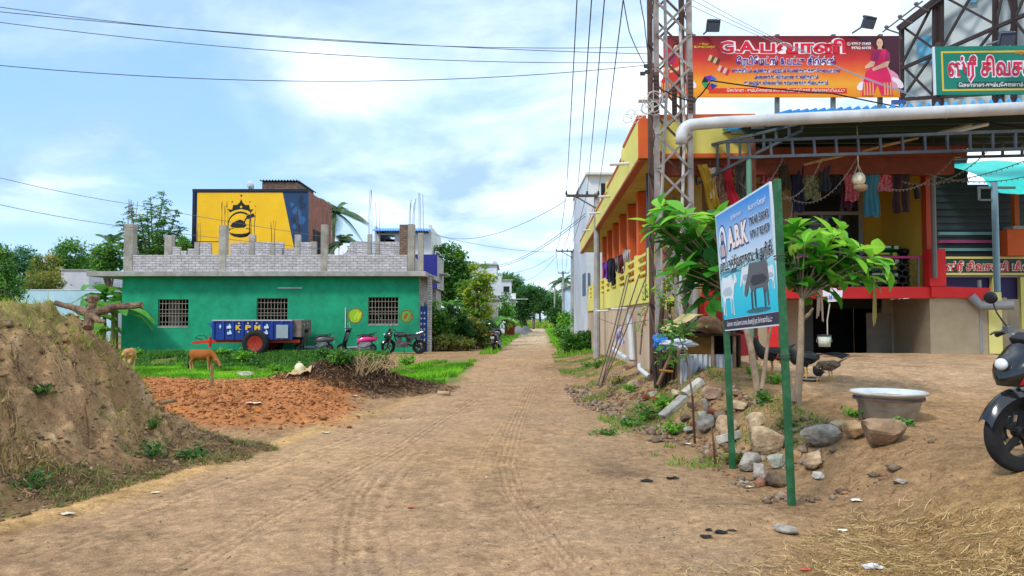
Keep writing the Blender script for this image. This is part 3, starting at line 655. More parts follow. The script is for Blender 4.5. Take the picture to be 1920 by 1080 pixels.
t = house('lane_house', 'farther white house with a dark upper window and rooftop tank wall', 78, 938, 959, 526, 7, m_w2)
b = MB(); b.box(fx(944, 78), fx(955, 78), 77.95, 78.01, fz(548, 78), fz(537, 78)); b.build('window', m_dark, t)
b = MB(); b.box(fx(953, 77), fx(967, 77), 77, 78, fz(574, 77), fz(550, 77)); b.box(fx(953, 76), fx(990, 76), 76.2, 77, fz(561, 76), fz(560, 76)); b.build('balcony', m_white, t)
t = house('lane_shed', 'low grey shed behind the roadside bushes', 58, 905, 932, 562, 5, m_wbrick)
# far right of the lane
t = thing('lane_shed', 'pale blue shed with a sheet roof at the right side of the lane', 'shed', (fx(1085, 74), 74, 0))
b = MB(); b.box(fx(1064, 74), fx(1108, 74), 74, 80, -.2, fz(541, 74)); b.build('wall', M('sky_blue_wall', '#cfe0f0', '#b4cbe0', scale=.7, stain=.2), t)
b = MB(); b.box(fx(1063, 74)-.1, fx(1108, 74), 73.8, 80, fz(541, 74), fz(540, 74)+.08); b.build('roof', F('#5d6670'), t)
b = MB()
for a in (1078, 1092): b.box(fx(a, 74), fx(a+5, 74), 73.96, 74.02, fz(572, 74), fz(552, 74))
b.build('window', F('#8fa9c4'), t)
t = thing('shade_net', 'green shade net canopy beside the pale blue shed', 'canopy', (fx(1092, 50), 50, 0))
b = MB(); b.grid(lambda u, v: (fx(1078, 50)+1.4*u, 50+3*v, fz(575, 50)-.12*math.sin(u*3.14)-.5*(1-v)*(1)*.4), 8, 6); b.build('net', F('#19b58a'), t)
[MB().tube([(fx(1078, 50)+1.4*u, 50+3*v, -.1), (fx(1078, 50)+1.4*u, 50+3*v, fz(576, 50))], .03, 6).build('net_post', F('#6a5f50'), t) for u in (0, 1) for v in (0, 1)]
# stacked bricks and gravel by the lane
t = tag(MB().box(fx(947, 68), fx(965, 68), 68, 68.9, -.05, fz(601, 68)).build('brick_stack', MBRICK('stacked_bricks', '#b4553c', '#9c4630', '#4a2a22', bw=.24, bh=.085, dirt=.3, msz=.02), origin=(fx(956, 68), 68, 0)), 'stack of red bricks at the left side of the lane', 'brick stack')
def conical(name, label, cat, c, rx, ry, hgt, mat, seed, kind=None, n=36, rough=.12):
    rnd = np.random.RandomState(seed); b = MB()
    def fn(u, v):
        a = 2*math.pi*u; r = v; x = c[0]+rx*r*math.cos(a); y = c[1]+ry*r*math.sin(a)
        return (x, y, c[2]+hgt*(1-r)**.85*(1+.0)+rough*hgt*float(fbm(np.array([x*3/rx]), np.array([y*3/ry]), 3, seed)[0])*(1-r*.8)-.03)
    b.grid(fn, n, 12); return tag(b.build(name, mat, smooth=True, origin=c), label, cat, kind=kind)
m_grav = M('grey_gravel', '#8b8a8a', '#5f5e60', scale=25, rough=.95, bump=.6)
conical('gravel_heap', 'larger grey gravel heap tipped beside the brick stack', 'gravel heap', (fx(972, 76), 76, 0), 1.0, 1.6, .95, m_grav, 3)
conical('gravel_heap', 'smaller grey gravel heap farther along the lane edge', 'gravel heap', (fx(985, 88), 88, 0), 1.0, 1.6, .8, m_grav, 4)
# ============================================================ SHOP HOUSE ON THE RIGHT (built in its own frame, then turned into place)
SX, SY, SRZ = 2.83, 15.0, -R(2.14)
lx = lambda px, Y: fx(px, Y)-SX
m_yel = M('cream_yellow_paint', '#ece07c', '#dccf66', scale=1.1, rough=.75, bump=.06, stain=.15)
m_or = M('orange_paint', '#dd6730', '#ca5826', scale=1.2, rough=.7, bump=.05, stain=.12)
m_beige = M('beige_render', '#d9bfa2', '#c0a486', scale=1.3, rough=.88, bump=.12, stain=.3)
m_tan = M('tan_plaster', '#b8a98e', '#9c8d72', scale=1.6, rough=.9, bump=.15, stain=.25)
m_ochre = M('ochre_wall_paint', '#d6b548', '#c2a03a', scale=1.4, rough=.8, bump=.06, stain=.2)
m_red = M('red_paint', '#e0282a', '#cb2023', scale=1.5, rough=.6, bump=.05, stain=.12)
m_maroon = M('maroon_paint', '#8d2028', '#761a22', scale=1.5, rough=.7, bump=.05)
m_soffit = M('ochre_soffit', '#cdb46c', '#b89d58', scale=1.0, rough=.85, bump=.08, stain=.2)
m_glass = MGLASS('dark_glass'); m_alu = F('#9aa0a4', .4)
sh = thing('shop_house', 'two level yellow and orange house with a clothes shop in its front veranda', 'house', (0, 0, 0))
LEN = 19.8
b = MB(); b.box(0, .3, 0, LEN, 0, 1.95); b.box(.3, 3.75, 1.5, 1.7, 0, 2.02); b.build('lower_wall', m_beige, sh)
b = MB(); b.box(5.25, 8.2, 1.5, 1.7, 0, 2.02); b.box(5.5, 6.62, -.02, 1.5, .3, 2.02); b.box(6.62, 7.2, .3, 1.5, .3, 2.02); b.build('basement_wall', m_tan, sh)
b = MB(); b.box(4.9, 5.44, 1.48, 1.497, .8, 1.72); b.build('wall_recess', M('grey_plaster', '#8a8272', '#776f60', stain=.2), sh)
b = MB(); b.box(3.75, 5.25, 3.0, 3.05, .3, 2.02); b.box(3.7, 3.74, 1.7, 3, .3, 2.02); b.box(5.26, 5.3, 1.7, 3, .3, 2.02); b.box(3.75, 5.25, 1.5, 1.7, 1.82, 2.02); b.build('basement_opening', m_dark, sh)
b = MB(); b.box(3.52, 3.73, 1.44, 1.47, .7, 1.9); b.build('mesh_door', F('#4b4c48'), sh)
b = MB(); b.box(1.25, 5.7, 3.2, LEN, .2, 4.70); b.box(1.2, 1.25, 1.0, LEN, 2.1, 4.70); b.build('upper_wall', m_soffit, sh)
b = MB(); b.box(0, 5.6, 0, 3.2, 2.03, 2.14); b.build('veranda_floor', m_tan, sh)
b = MB(); b.box(1.0, 5.6, -.05, 0.0, 2.0, 2.23); b.build('veranda_edge', m_red, sh)
b = MB(); b.box(1.25, 3.6, 2.2, 2.3, 2.14, 4.70); b.build('veranda_wall', m_tan, sh)
b = MB(); b.box(5.15, 5.6, 2.2, 2.3, 2.14, 4.7); b.box(5.6, 5.72, .35, 3.2, 2.14, 4.7); b.build('shop_wall', m_ochre, sh)
b = MB(); b.box(5.56, 5.72, .15, .35, 2.0, 4.7); b.build('wall_edge', F('#b5482a'), sh)
dr = MB(); dr.box(3.6, 3.68, 2.15, 2.3, 2.14, 4.7); dr.box(5.07, 5.15, 2.15, 2.3, 2.14, 4.7); dr.box(3.68, 5.07, 2.15, 2.3, 3.98, 4.06); dr.box(4.2, 4.26, 2.16, 2.28, 2.14, 3.98); dr.box(4.62, 4.66, 2.16, 2.28, 2.14, 3.98); dr = dr.build('door_frame', m_alu, sh)
b = MB(); b.box(3.68, 5.07, 2.21, 2.22, 2.14, 4.7); b.build('door_glass', m_glass, dr)
Sd = plane((3.68, 2.21, 2.14), (1, 0, 0)); b = MB(); text(b, Sd, 'welcome', .1, 1.62, .075, .42, .01, .004); b.build('door_lettering', F('#cfd2d2'), dr)
b = MB(); b.plate([(.72, 1.0), (1.2, 1.0), (1.2, 1.78), (.72, 1.78)], Sd, .003, .006); b.cur = 1
b.plate(disc(.93, 1.58, .1, 16, .12), Sd, .001, .0075); b.plate([(.8, 1.35), (1.06, 1.35), (1.1, 1.0), (.76, 1.0)], Sd, .001, .0075); b.cur = 2; b.plate(disc(.93, 1.55, .055, 16, .075), Sd, .001, .009); b.plate(disc(.93, 1.25, .05, 12, .06), Sd, .001, .009)
b.build('door_poster', [F('#2a3648'), F('#17120f'), F('#b98d72')], dr)
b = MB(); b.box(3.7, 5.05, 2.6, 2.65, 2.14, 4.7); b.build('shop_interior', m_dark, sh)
b = MB(); b.box(1.2, 5.72, -.1, .12, 4.48, 4.88); b.box(.2, 5.74, -.58, -.40, 4.40, 4.715); b.box(1.93, 5.95, -.64, -.605, 4.71, 4.92); b.build('lintel_beam', M('rust_orange_paint', '#82402a', '#6a321f', stain=.2), sh)
# steps and red pieces at the left of the veranda
b = MB(); b.box(lx(1316, 14.8), lx(1329, 14.8), -.42, -.06, .6, 2.02); b.build('red_step_wall', m_red, sh)
b = MB(); b.box(lx(1329, 14.8), lx(1402, 14.8), -.40, -.06, .6, 2.05); b.build('maroon_step_wall', m_maroon, sh)
b = MB(); b.box(lx(1402, 14.8), lx(1434, 14.8), -.3, -.06, .4, 1.98); b.build('stair_block', m_tan, sh)
b = MB(); b.box(lx(1434, 14.8), lx(1452, 14.8), -.35, -.06, .4, 1.98); b.build('red_strip', m_red, sh)
b = MB(); b.box(5.46, 5.78, -.12, .13, 2.24, 2.98); b.build('red_pillar', m_red, sh)
b = MB(); b.add([(5.5, -.1, 2.03), (6.64, -.1, 1.98), (6.64, -.1, 2.2), (5.5, -.1, 2.24), (5.5, .3, 2.03), (6.64, .3, 1.98), (6.64, .3, 2.2), (5.5, .3, 2.24)], [(0, 1, 2, 3), (5, 4, 7, 6), (3, 2, 6, 7), (1, 0, 4, 5), (0, 3, 7, 4), (2, 1, 5, 6)]); b.build('red_beam', m_red, sh)
b = MB(); b.box(6.64, 6.9, -.02, .28, .9, 2.12); b.build('cream_pillar', F('#ded884'), sh)
# balcony along the lane
b = MB(); b.box(-.05, .1, 0, LEN, 1.93, 2.47); b.box(.1, 1.2, 0, LEN, 1.95, 2.06); b.build('balcony_wall', m_yel, sh)
ys = [0.07+2.05*k for k in range(10)]
for y in ys:
    b = MB(); b.box(-.052, .102, y-.09, y+.24, 2.47, 3.05); b.build('balcony_post', m_yel, sh)
for y in ys[:-1]:
    b = MB()
    for z in (2.6, 2.79, 2.98): b.box(-.01, .05, y+.24, y+1.96, z-.028, z+.028)
    b.build('balcony_rail', m_yel, sh)
for k in range(7):
    y = 1.05+2.03*k; b = MB(); b.box(.14, .44, y, y+.34, 2.06, 4.7); b.build('pillar', m_or, sh, bevel=.01)
b = MB(); b.box(-.28, 5.9, -.6, LEN+.2, 4.72, 4.9); b.build('roof_slab', m_soffit, sh)
b = MB(); b.box(-.34, -.2, -.66, 1.9, 4.72, 5.5); b.box(-.34, -.2, 1.9, 6.2, 4.72, 5.3); b.box(-.34, -.2, 6.2, LEN+.2, 4.72, 5.22)
b.build('side_parapet', m_yel, sh)
for y in (1.75, 5.95, 10, 14, 18):
    b = MB(); b.box(-.36, -.17, y, y+.4, 5.2, 5.5 if y < 6 else 5.34); b.build('parapet_post', m_yel, sh)
b = MB()
for (y0, y1, z) in ((-.66, 1.9, 5.5), (2.16, 5.95, 5.3), (6.36, LEN+.2, 5.22)): b.box(-.36, -.18, y0, y1, z+.002, z+.07)
b.build('parapet_cap', m_or, sh)
b = MB(); b.box(-.35, -.19, -.64, LEN+.2, 4.66, 4.718); b.build('fascia_edge', F('#a8522c'), sh)
b = MB(); b.box(-.2, 1.9, -.66, -.5, 4.72, 5.5); b.build('front_parapet', m_yel, sh)
b = MB(); b.box(-.345, -.12, -.70, -.662, 4.72, 5.5); b.box(-.12, 1.92, -.70, -.662, 5.5, 5.57); b.box(-.12, 1.92, -.7, -.662, 4.72, 4.80); b.build('front_trim', m_or, sh)
for y, l in ((.9, .45), (5.2, .35), (8.4, .4), (13, .35)):
    b = MB(); b.tube([(-.3, y, 4.95), (-.3-l, y, 4.93)], .035, 8); b.build('drain_spout', m_white, sh)
for y in (4.2, 9.5): b = MB(); b.tube([(0, y, 1.86), (-.42, y, 1.84)], .035, 8); b.build('drain_spout', m_white, sh)
b = MB(); b.tube([(.02, .5, 4.65), (.02, .5, 3.3), (-.02, .5, 2.0)], .05, 8); b.build('rain_pipe', F('#3d4648'), sh)
for y in (.9, 3.1): b = MB(); b.box(-.012, 0, y, y+.13, 1.45, 1.78); b.build('orange_mark', m_or, sh)
place(sh, (SX, SY, 0), SRZ)
LM = Matrix.Translation((SX, SY, 0)) @ Matrix.Rotation(SRZ, 4, 'Z')
# white house behind
t = thing('rear_house', 'tall plain white house rising behind the yellow and orange house', 'house', (4.6, 37, 0))
b = MB(); b.box(fx(1101, 37), fx(1101, 37)+6, 37, 45, -.2, fz(329, 37)); b.build('wall', m_w2, t)
b = MB(); b.box(fx(1099, 37), fx(1101, 37)+6.2, 36.7, 45, fz(329, 37), fz(325, 37)); b.build('roof_slab', m_white, t)
b = MB(); b.box(fx(1128, 37), fx(1136, 37), 36.95, 37.02, fz(372, 37), fz(344, 37)); b.build('window', m_dark, t)
b = MB(); b.box(fx(1101, 37)-.03, fx(1101, 37)+.02, 37.6, 39.2, fz(552, 37), fz(510, 37)); b.box(fx(1102.5, 37), fx(1106, 37), 36.95, 37.02, fz(550, 37), fz(512, 37)); b.build('side_window', F('#56697c'), t)
# ------------------------------------------------------------ neighbour shop at the far right
nb_ = thing('corner_shop', 'dark shuttered shop with orange column beside the yellow house', 'shop', (10.8, 19, 0))
q = lambda p: fx(p, 19); z_ = lambda p: fz(p, 19)
m_shut = M('dark_teal_shutter', '#33444c', '#26343b', scale=2, rough=.6, stain=.2)
b = MB()
n = 34
for i in range(n):
    z0 = z_(483)+(z_(262)-z_(483))*i/n; z1 = z_(483)+(z_(262)-z_(483))*(i+1)/n
    x1 = q(1822) if z0 > z_(352) else q(2000)
    b.box(q(1742), x1, 19+.03*(i % 2), 19.1, z0, z1)
b.build('shutter', m_shut, nb_)
b = MB(); b.box(q(1757), q(2000), 18.9, 18.99, z_(617), z_(517)); b.build('lower_shutter', F('#2e2a5a'), nb_)
b = MB(); b.box(q(1752), q(2000), 18.8, 21, z_(517)-.05, z_(517)); b.build('ledge', m_conc, nb_)
for y, c in ((439, '#5f8f94'), (454, '#8a3a6a'), (469, '#5f8f94')): b = MB(); b.bar((q(1758), 18.86, z_(y)), (q(1868), 18.86, z_(y)), .06, .07); b.build('railing', F(c), nb_)
b = MB(); b.box(q(1871), q(1906), 18.55, 18.84, z_(482), z_(434)); b.build('orange_plinth', m_or, nb_)
b = MB(); b.box(q(1880), q(1914), 18.5, 18.9, z_(434), z_(428)); b.build('plinth_cap', m_conc, nb_)
b = MB(); b.box(q(1888), q(1897), 18.6, 18.75, z_(428), z_(345)); b.build('orange_column', F('#b05a2c'), nb_)
for a in (1851, 1903): b = MB(); b.box(q(a), q(a+11), 18.75, 18.88, z_(640), z_(520)); b.build('yellow_column', F('#d9d27c'), nb_)
Sn = plane((q(1757), 18.7, z_(516)), (1, 0, 0)); kk = 18.7/FOC
t = nb_; b = MB(); b.box(q(1757), q(2000), 18.72, 18.8, z_(517), z_(483)); nsn = b.build('name_board', F('#27463c'), t)
b = MB(); b.box(q(1757), q(2000), 18.7, 18.72, z_(517), z_(513)); b.box(q(1757), q(2000), 18.7, 18.72, z_(487), z_(483)); b.build('board_border', F('#d8c878'), nsn)
b = MB(); text(b, Sn, 'ஸ்ரீ சிவசக்தி மினி', 5*kk, 8*kk, 14*kk, 170*kk, .075, .003); b.cur = 1; text(b, Sn, 'ஸ்ரீ சிவசக்தி மினி', 5*kk, 8*kk, 14*kk, 170*kk, .025, .008); b.build('board_lettering', [F('#e9e4d8'), F('#c8283a')], nsn)
b = MB(); b.grid(lambda u, v: (fx(1836, 17)+3.4*u, 16.4+2.6*v, fz(350, 16.4)+1.1*v**.7-.05*math.sin(u*9)+(.0 if v > .02 else -.12)), 24, 8); tc_ = tag(b.build('teal_canopy', M('teal_tarpaulin', '#2fd0c4', '#22b3aa', rough=.5, bump=.1), origin=(fx(1870, 17), 17, 3)), 'teal tarpaulin canopy hung in front of the dark shuttered shop', 'canopy')
t = thing('canopy_post', 'pale blue steel post with a climbing plant tied to it', 'post', (fx(1870, 16.3), 16.3, .9))
b = MB(); b.tube([(fx(1871, 16.3), 16.3, .8), (fx(1871, 16.3), 16.3, fz(340, 16.3))], .065, 12); b.build('pole', F('#7da3b8', .4), t)
b = MB(); b.bar((fx(1840, 16.3), 16.3, fz(352, 16.3)), (fx(1910, 16.3), 16.3, fz(352, 16.3)), .05); b.bar((fx(1842, 16.3), 16.3, fz(352, 16.3)), (fx(1842, 16.3), 16.3, fz(375, 16.3)), .04); b.bar((fx(1842, 16.3), 16.3, fz(375, 16.3)), (fx(1871, 16.3), 16.3, fz(375, 16.3)), .04); b.build('bracket', F('#5d6b72'), t)
t = tag(MB().box(fx(1829, 15.4), fx(2060, 15.4), 15.4, 15.6, .5, fz(617, 15.4)).build('low_wall', m_concd, origin=(fx(1880, 15.4), 15.4, .6)), 'low rough concrete wall in front of the corner shop', 'wall')
b = MB(); b.tube([(fx(1822, 14.7), 14.7, fz(556, 14.7)), (fx(1840, 14.6), 14.6, fz(573, 14.6)), (fx(1902, 14.3), 14.3, fz(572, 14.3))], .09, 12); b.tube([(fx(1838, 14.75), 14.75, .9), (fx(1838, 14.75), 14.75, fz(525, 14.7))], .035, 8)
tag(b.build('waste_pipe', F('#8b8d90', .5), origin=(fx(1838, 14.7), 14.7, 1)), 'grey plastic waste pipe sticking out beside the cream pillar', 'pipe')
# ------------------------------------------------------------ awning over the yard
aw = thing('shop_awning', 'blue corrugated shop awning with a white gutter pipe along its front edge', 'awning', (6.5, 13, 0))
gp0, gp1 = P(1340, 230, 13.0), P(2060, 196, 12.0)
m_pvc = M('white_pvc', '#d3d6da', '#b4b6b8', scale=3, rough=.45, bump=.03, stain=.3)
e1 = gp0+Vector((-.32, .05, -.02)); b = MB()
pts = [gp1, gp0.lerp(gp1, .66), gp0.lerp(gp1, .33), gp0]+[e1+Vector((-.13*math.sin(a)*1.6-.05, 0, -.22*(1-math.cos(a)))) for a in (R(15), R(35), R(55), R(75), R(90))]
pts.append(pts[-1]+Vector((-.005, 0, -.12))); b.tube(pts, .105, 16); gt_ = b.build('gutter_pipe', m_pvc, aw, smooth=True)
b = MB()
for f in (.15, .4, .62, .85):
    p = gp0.lerp(gp1, f); d = (gp1-gp0).normalized(); b.tube([p-d*.02, p+d*.02], .112, 16, caps=True)
b.build('pipe_collar', F('#b9c0c8', .4), gt_)
fl, fr = gp0.lerp(gp1, .215)+Vector((0, .16, .17)), gp1+Vector((0, .16, .17)); bl, brr = Vector((3.55, 15.2, 5.28)), Vector((13.5, 15.6, 5.35))
def roofp(u, v, dz=0):
    p = fl.lerp(fr, u).lerp(bl.lerp(brr, u), v); return (p.x, p.y, p.z+dz)
b = MB(); b.grid(lambda u, v: roofp(u, v, .05*math.sin(u*2*math.pi*34)), 408, 4)
m_sheet = M('blue_roof_sheet', '#58b4f0', '#46a0e0', rough=.35, bump=0, stain=.1); n_ = m_sheet.node_tree.nodes; l_ = m_sheet.node_tree.links
tr_ = n_.new('ShaderNodeBsdfTranslucent'); tr_.inputs['Color'].default_value = (*srgb('#58b8f8'), 1); ms_ = n_.new('ShaderNodeMixShader'); ms_.inputs[0].default_value = .6
l_.new(n_['Principled BSDF'].outputs[0], ms_.inputs[1]); l_.new(tr_.outputs[0], ms_.inputs[2]); l_.new(ms_.outputs[0], n_['Material Output'].inputs['Surface'])
b.build('roof_sheet', m_sheet, aw, smooth=True)
b = MB(); b.grid(lambda u, v: roofp(u, 1-.94*v, -.06), 4, 3); b.build('underside', M('dark_green_liner', '#46544f', '#37433f', rough=.8), aw)
for k in range(6):
    v = .08+.18*k; b = MB(); b.bar(Vector(roofp(-.02, v, -.12)), Vector(roofp(1, v, -.12)), .05, .09); b.build('purlin', F('#3c5047', .6), aw)
def ladder(name, a0, a1, c0, c1, n, mat, par, wd=.05):
    b = MB(); a0, a1, c0, c1 = map(Vector, (a0, a1, c0, c1)); b.bar(a0, a1, wd); b.bar(c0, c1, wd)
    for i in range(n+1): f = i/n; b.bar(a0.lerp(a1, f)-Vector((0, 0, wd/2)), c0.lerp(c1, f)+Vector((0, 0, wd/2)), wd*.8)
    return b.build(name, mat, par)
m_truss = M('grey_steel_paint', '#535c65', '#3e454c', scale=5, rough=.55, bump=.08, stain=.3)
ladder('truss', P(1305, 279, 14.6), P(1504, 231, 12.9), P(1305, 345, 14.6), P(1504, 245, 12.9), 9, m_truss, aw)
ladder('truss', P(1363, 266, 13.1), P(1990, 243, 12.6), P(1366, 296, 13.1), P(1990, 277, 12.6), 15, m_truss, aw)
ladder('truss', P(1380, 283, 14.6), P(1990, 262, 14.2), P(1380, 305, 14.6), P(1990, 290, 14.2), 17, m_truss, aw)
b = MB(); p = P(1404, 294, 13.1); b.tube([(p.x, p.y, .5), p], .048, 12); b.build('post', F('#5d8a74', .5), aw)
b = MB(); p = P(1412, 262, 13.3); b.tube([(p.x, p.y, .6), p], .042, 8); b.build('post', F('#7a4a3a', .7), aw)
b = MB(); p = P(1747, 262, 14.6); b.tube([(p.x, p.y, 2.4), p], .05, 8); b.build('post', F('#6f6a66', .5), aw)
for a, c, lab in ((P(1752, 252, 13.2), P(1822, 234, 13.0), 'tube light hanging crooked under the awning, the left one'), (P(1773, 250, 13.0), P(1853, 233, 12.8), 'second tube light tied under the awning, nearer the right edge')):
    t = thing('tube_light', lab, 'tube light', a); b = MB(); b.bar(a, c, .06, .05); b.build('batten', F('#cbb58a'), t); b = MB(); b.tube([a+Vector((.03, -.05, -.02)), c+Vector((-.03, -.05, -.02))], .018, 8); b.build('tube', F('#e9dfc8', .3), t)
for i, (a, c) in enumerate(((P(1617, 284, 13.3), P(1722, 259, 13.0)), (P(1507, 309, 13.6), P(1583, 292, 13.4)))):
    tag(MB().tube([a, a.lerp(c, .5)+Vector((0, 0, .01)), c], [.022, .026, .02], 8).build('bamboo_pole', M('dry_bamboo_%d' % i, '#b98f62', '#92703f', scale=8), origin=a), ('longer bamboo pole tied under the awning above the gourd', 'short bamboo pole tied under the awning above the hung clothes')[i], 'pole')
# ------------------------------------------------------------ hanging clothes
def garment(name, px0, px1, py0, py1, kind, mat, label, Y=14.35, seed=0, second=None):
    rnd = random.Random(seed); a = P(px0-4, py0, Y); c = P(px1+4, py1+3, Y); w_, h_ = c.x-a.x, a.z-c.z; mid = (a.x+c.x)/2
    def prof(v):
        if kind == 'drape': return -.5+.55*v*.7, -.12+.62*v*.98
        if kind == 'kurta': s_ = .5 if .06 < v < .34 else .36+.06*v; return -s_*(1 if v > .02 else .5), s_*(1 if v > .02 else .5)
        if kind == 'trousers': return -.42, .42
        if kind == 'flare': return -.22-.26*v, .22+.26*v
        return -.44, .44
    ph = rnd.uniform(0, 6); nf = rnd.uniform(2.2, 3.6); b = MB()
    def fn(u, v, off=0):
        l, r_ = prof(v); x = mid+w_*(l+(r_-l)*u)+.012*math.sin(v*7+ph); edge = .02*math.sin(u*9+ph)*v
        y = Y+.032*math.sin(u*nf*6.28+ph+v*.8)*(.25+.75*v)+.02*math.sin(v*9+u*4)+off
        return (x, y, a.z-h_*v*(1-.10*abs(math.sin(u*5+ph))*(kind in ('drape', 'flare')))-edge)
    if kind == 'trousers':
        b.grid(lambda u, v: fn(u, v*.35), 14, 6)
        b.grid(lambda u, v: fn(u*.45, .35+.65*v), 8, 10); b.grid(lambda u, v: fn(.55+.45*u, .35+.65*v), 8, 10)
    else: b.grid(fn, 18, 18)
    b.grid(lambda u, v: fn(1-u, v, .022), 18, 18) if kind != 'trousers' else None
    o = b.build(name, mat, smooth=True, origin=(mid, Y, a.z)); tag(o, label, 'clothing', 'clothes hung across the shop veranda')
    hk = MB(); hk.tube([(mid, Y+.01, a.z-.02), (mid, Y+.01, a.z+.05), (mid+.02, Y+.01, a.z+.07)], .006, 5); hk.build('hanger_hook', m_steel, o)
def MPAT(name, c1, c2, scale=26):
    return M(name, c1, c2, scale=scale, rough=.9, bump=.1, lo=.47, hi=.53, stain=.15)
for i, (a, c, d, e, k, m, lab) in enumerate((
    (1312, 1353, 308, 395, 'drape', M('mustard_cloth', '#a8861c', '#8f7014', rough=.85), 'mustard yellow saree draped over the clothes line at its left end'),
    (1325, 1341, 314, 372, 'plain', M('cream_cloth', '#b9a98e', '#9c8c72', rough=.9), 'cream coloured cloth hanging beside the mustard saree'),
    (1339, 1362, 312, 390, 'plain', MPAT('brown_print', '#6b4034', '#8d7460'), 'brown printed dress hanging left of the red cloth'),
    (1358, 1387, 308, 392, 'drape', M('crimson_cloth', '#b01c30', '#8f1526', rough=.85), 'plain crimson cloth hanging left of the green awning post'),
    (1382, 1399, 310, 368, 'kurta', M('charcoal_cloth', '#4a4744', '#383533', rough=.9), 'short charcoal shirt hanging just left of the green awning post'),
    (1427, 1446, 312, 342, 'plain', MPAT('maroon_print', '#6d2630', '#8d4a4c'), 'small maroon cloth hanging just right of the brown awning post'),
    (1458, 1484, 309, 358, 'flare', M('olive_cloth', '#4f4632', '#3b3424', rough=.9), 'dark olive skirt hanging behind the top corner of the blue sign board'),
    (1486, 1504, 309, 395, 'plain', M('ink_blue_cloth', '#20233a', '#171a2c', rough=.9), 'long ink blue cloth hanging between olive skirt and leaf print kurta'),
    (1508, 1536, 308, 372, 'kurta', MPAT('leaf_print', '#5f6142', '#8b8a62', 18), 'leaf print olive kurta hanging above the shop door'),
    (1538, 1556, 310, 356, 'plain', M('slate_cloth', '#3c4048', '#2c3036', rough=.9), 'short slate grey cloth hanging above the shop door'),
    (1557, 1576, 312, 360, 'kurta', M('black_cloth', '#242226', '#18171a', rough=.9), 'black shirt hanging left of the plum coloured dress'),
    (1577, 1597, 310, 396, 'flare', M('plum_cloth', '#4a2330', '#371a24', rough=.9), 'long plum coloured dress hanging left of the white gourd'),
    (1586, 1606, 315, 375, 'plain', MPAT('pink_dots', '#c46a70', '#8e3842', 40), 'pink dotted kurta hanging left behind the white gourd'),
    (1621, 1648, 310, 403, 'kurta', M('teal_cloth', '#3f7f92', '#31697a', rough=.85), 'long plain teal kurta hanging right of the white gourd'),
    (1648, 1678, 310, 360, 'flare', MPAT('red_print', '#a3283c', '#cf7f88', 34), 'red and white printed frock hanging right of the teal kurta'),
    (1674, 1707, 310, 396, 'trousers', M('dark_maroon_cloth', '#3a2228', '#291a1e', rough=.9), 'dark maroon trouser suit at the right end of the clothes line'))):
    garment('hanging_garment', a, c, d, e, k, m, lab, Y=14.3+.03*(i % 3), seed=i)
tag(MB().tube([P(1300, 309, 14.32), P(1500, 310, 14.32), P(1735, 308, 14.32)], .008, 5).build('clothes_line', m_steel, origin=P(1300, 309, 14.32)), 'thin line carrying the hung clothes across the veranda', 'clothes line')
# hanging gourd charm
t = thing('hanging_gourd', 'white netted gourd charm hanging on a rope from the awning', 'charm', P(1610, 340, 13.2)); p = P(1610, 336, 13.2)
b = MB(); b.ell(p, (.115, .115, .125), nu=20, nv=14); b.build('gourd', M('pale_gourd', '#e2dcc2', '#b7ae8c', scale=9, bump=.4, lo=.45, hi=.6), t, smooth=True)
b = MB(); b.ell(p+Vector((.03, 0, -.15)), (.13, .1, .075), nu=14, nv=8); b.build('root_bundle', M('brown_root', '#a58a6c', '#7a6248', bump=.5), t, smooth=True)
b = MB(); b.tube([P(1607, 236, 13.2), P(1609, 310, 13.2)], .009, 5)
for dx in (-.09, .09, 0): b.tube([P(1609, 308, 13.2), p+Vector((dx, -.06*(dx == 0), .06))], .007, 5)
b.build('rope', F('#b9ab90'), t)
# sacks on the veranda
m_sackg = M('green_sack', '#1f7a3c', '#175f2d', scale=6, rough=.45, bump=.25); m_sackb = M('black_sack', '#26272a', '#17181a', scale=6, rough=.4, bump=.3)
def sack(w_, d_, h_):
    b = MB()
    def fn(u, v):
        a = 2*math.pi*u; ph = -math.pi/2+math.pi*v
        c_, s_ = math.cos(a), math.sin(a); e = .45
        cp = abs(math.cos(ph))**.55
        return (w_/2*math.copysign(abs(c_)**e, c_)*cp, d_/2*math.copysign(abs(s_)**e, s_)*cp, h_/2*math.sin(ph)*(.8+.2*math.cos(a*3)))
    b.grid(fn, 28, 10); return b
fl_ = 2.14
for i in range(7):
    p = P(1652+random.uniform(-3, 3), 500, 15.9); z = fl_+.08+.145*i
    o = sack(.72, .42, .17).build('rice_sack', m_sackg, smooth=True); place(o, (p.x, 15.9, z), random.uniform(-.08, .08))
    tag(o, 'green rice sack in the stack by the ochre wall, '+('lowest of seven', 'second from the floor', 'third from the floor', 'middle of seven', 'third from the top', 'second from the top', 'topmost of seven')[i], 'sack', 'green sacks stacked on the veranda')
    b = MB(); b.add([(-.3, -.214, .01), (.1, -.214, .01), (.1, -.214, .05), (-.3, -.214, .05)], [(0, 1, 2, 3)]); b.add([(.16, -.216, -.02), (.25, -.216, -.02), (.25, -.216, .05), (.16, -.216, .05)], [(0, 1, 2, 3)]); b.build('print', F('#c9c24a') if i % 2 else F('#d8d8c8'), o)
for i in range(7):
    p = P(1696+random.uniform(-2, 2), 500, 15.95); z = fl_+.075+.135*i
    o = sack(.34, .42, .16).build('black_bag', m_sackb, smooth=True); place(o, (p.x, 15.95, z), random.uniform(-.15, .15))
    tag(o, 'small black bag in the stack right of the green sacks, '+('lowest of seven', 'second from the floor', 'third from the floor', 'middle of seven', 'third from the top', 'second from the top', 'topmost of seven')[i], 'bag', 'black bags stacked on the veranda')
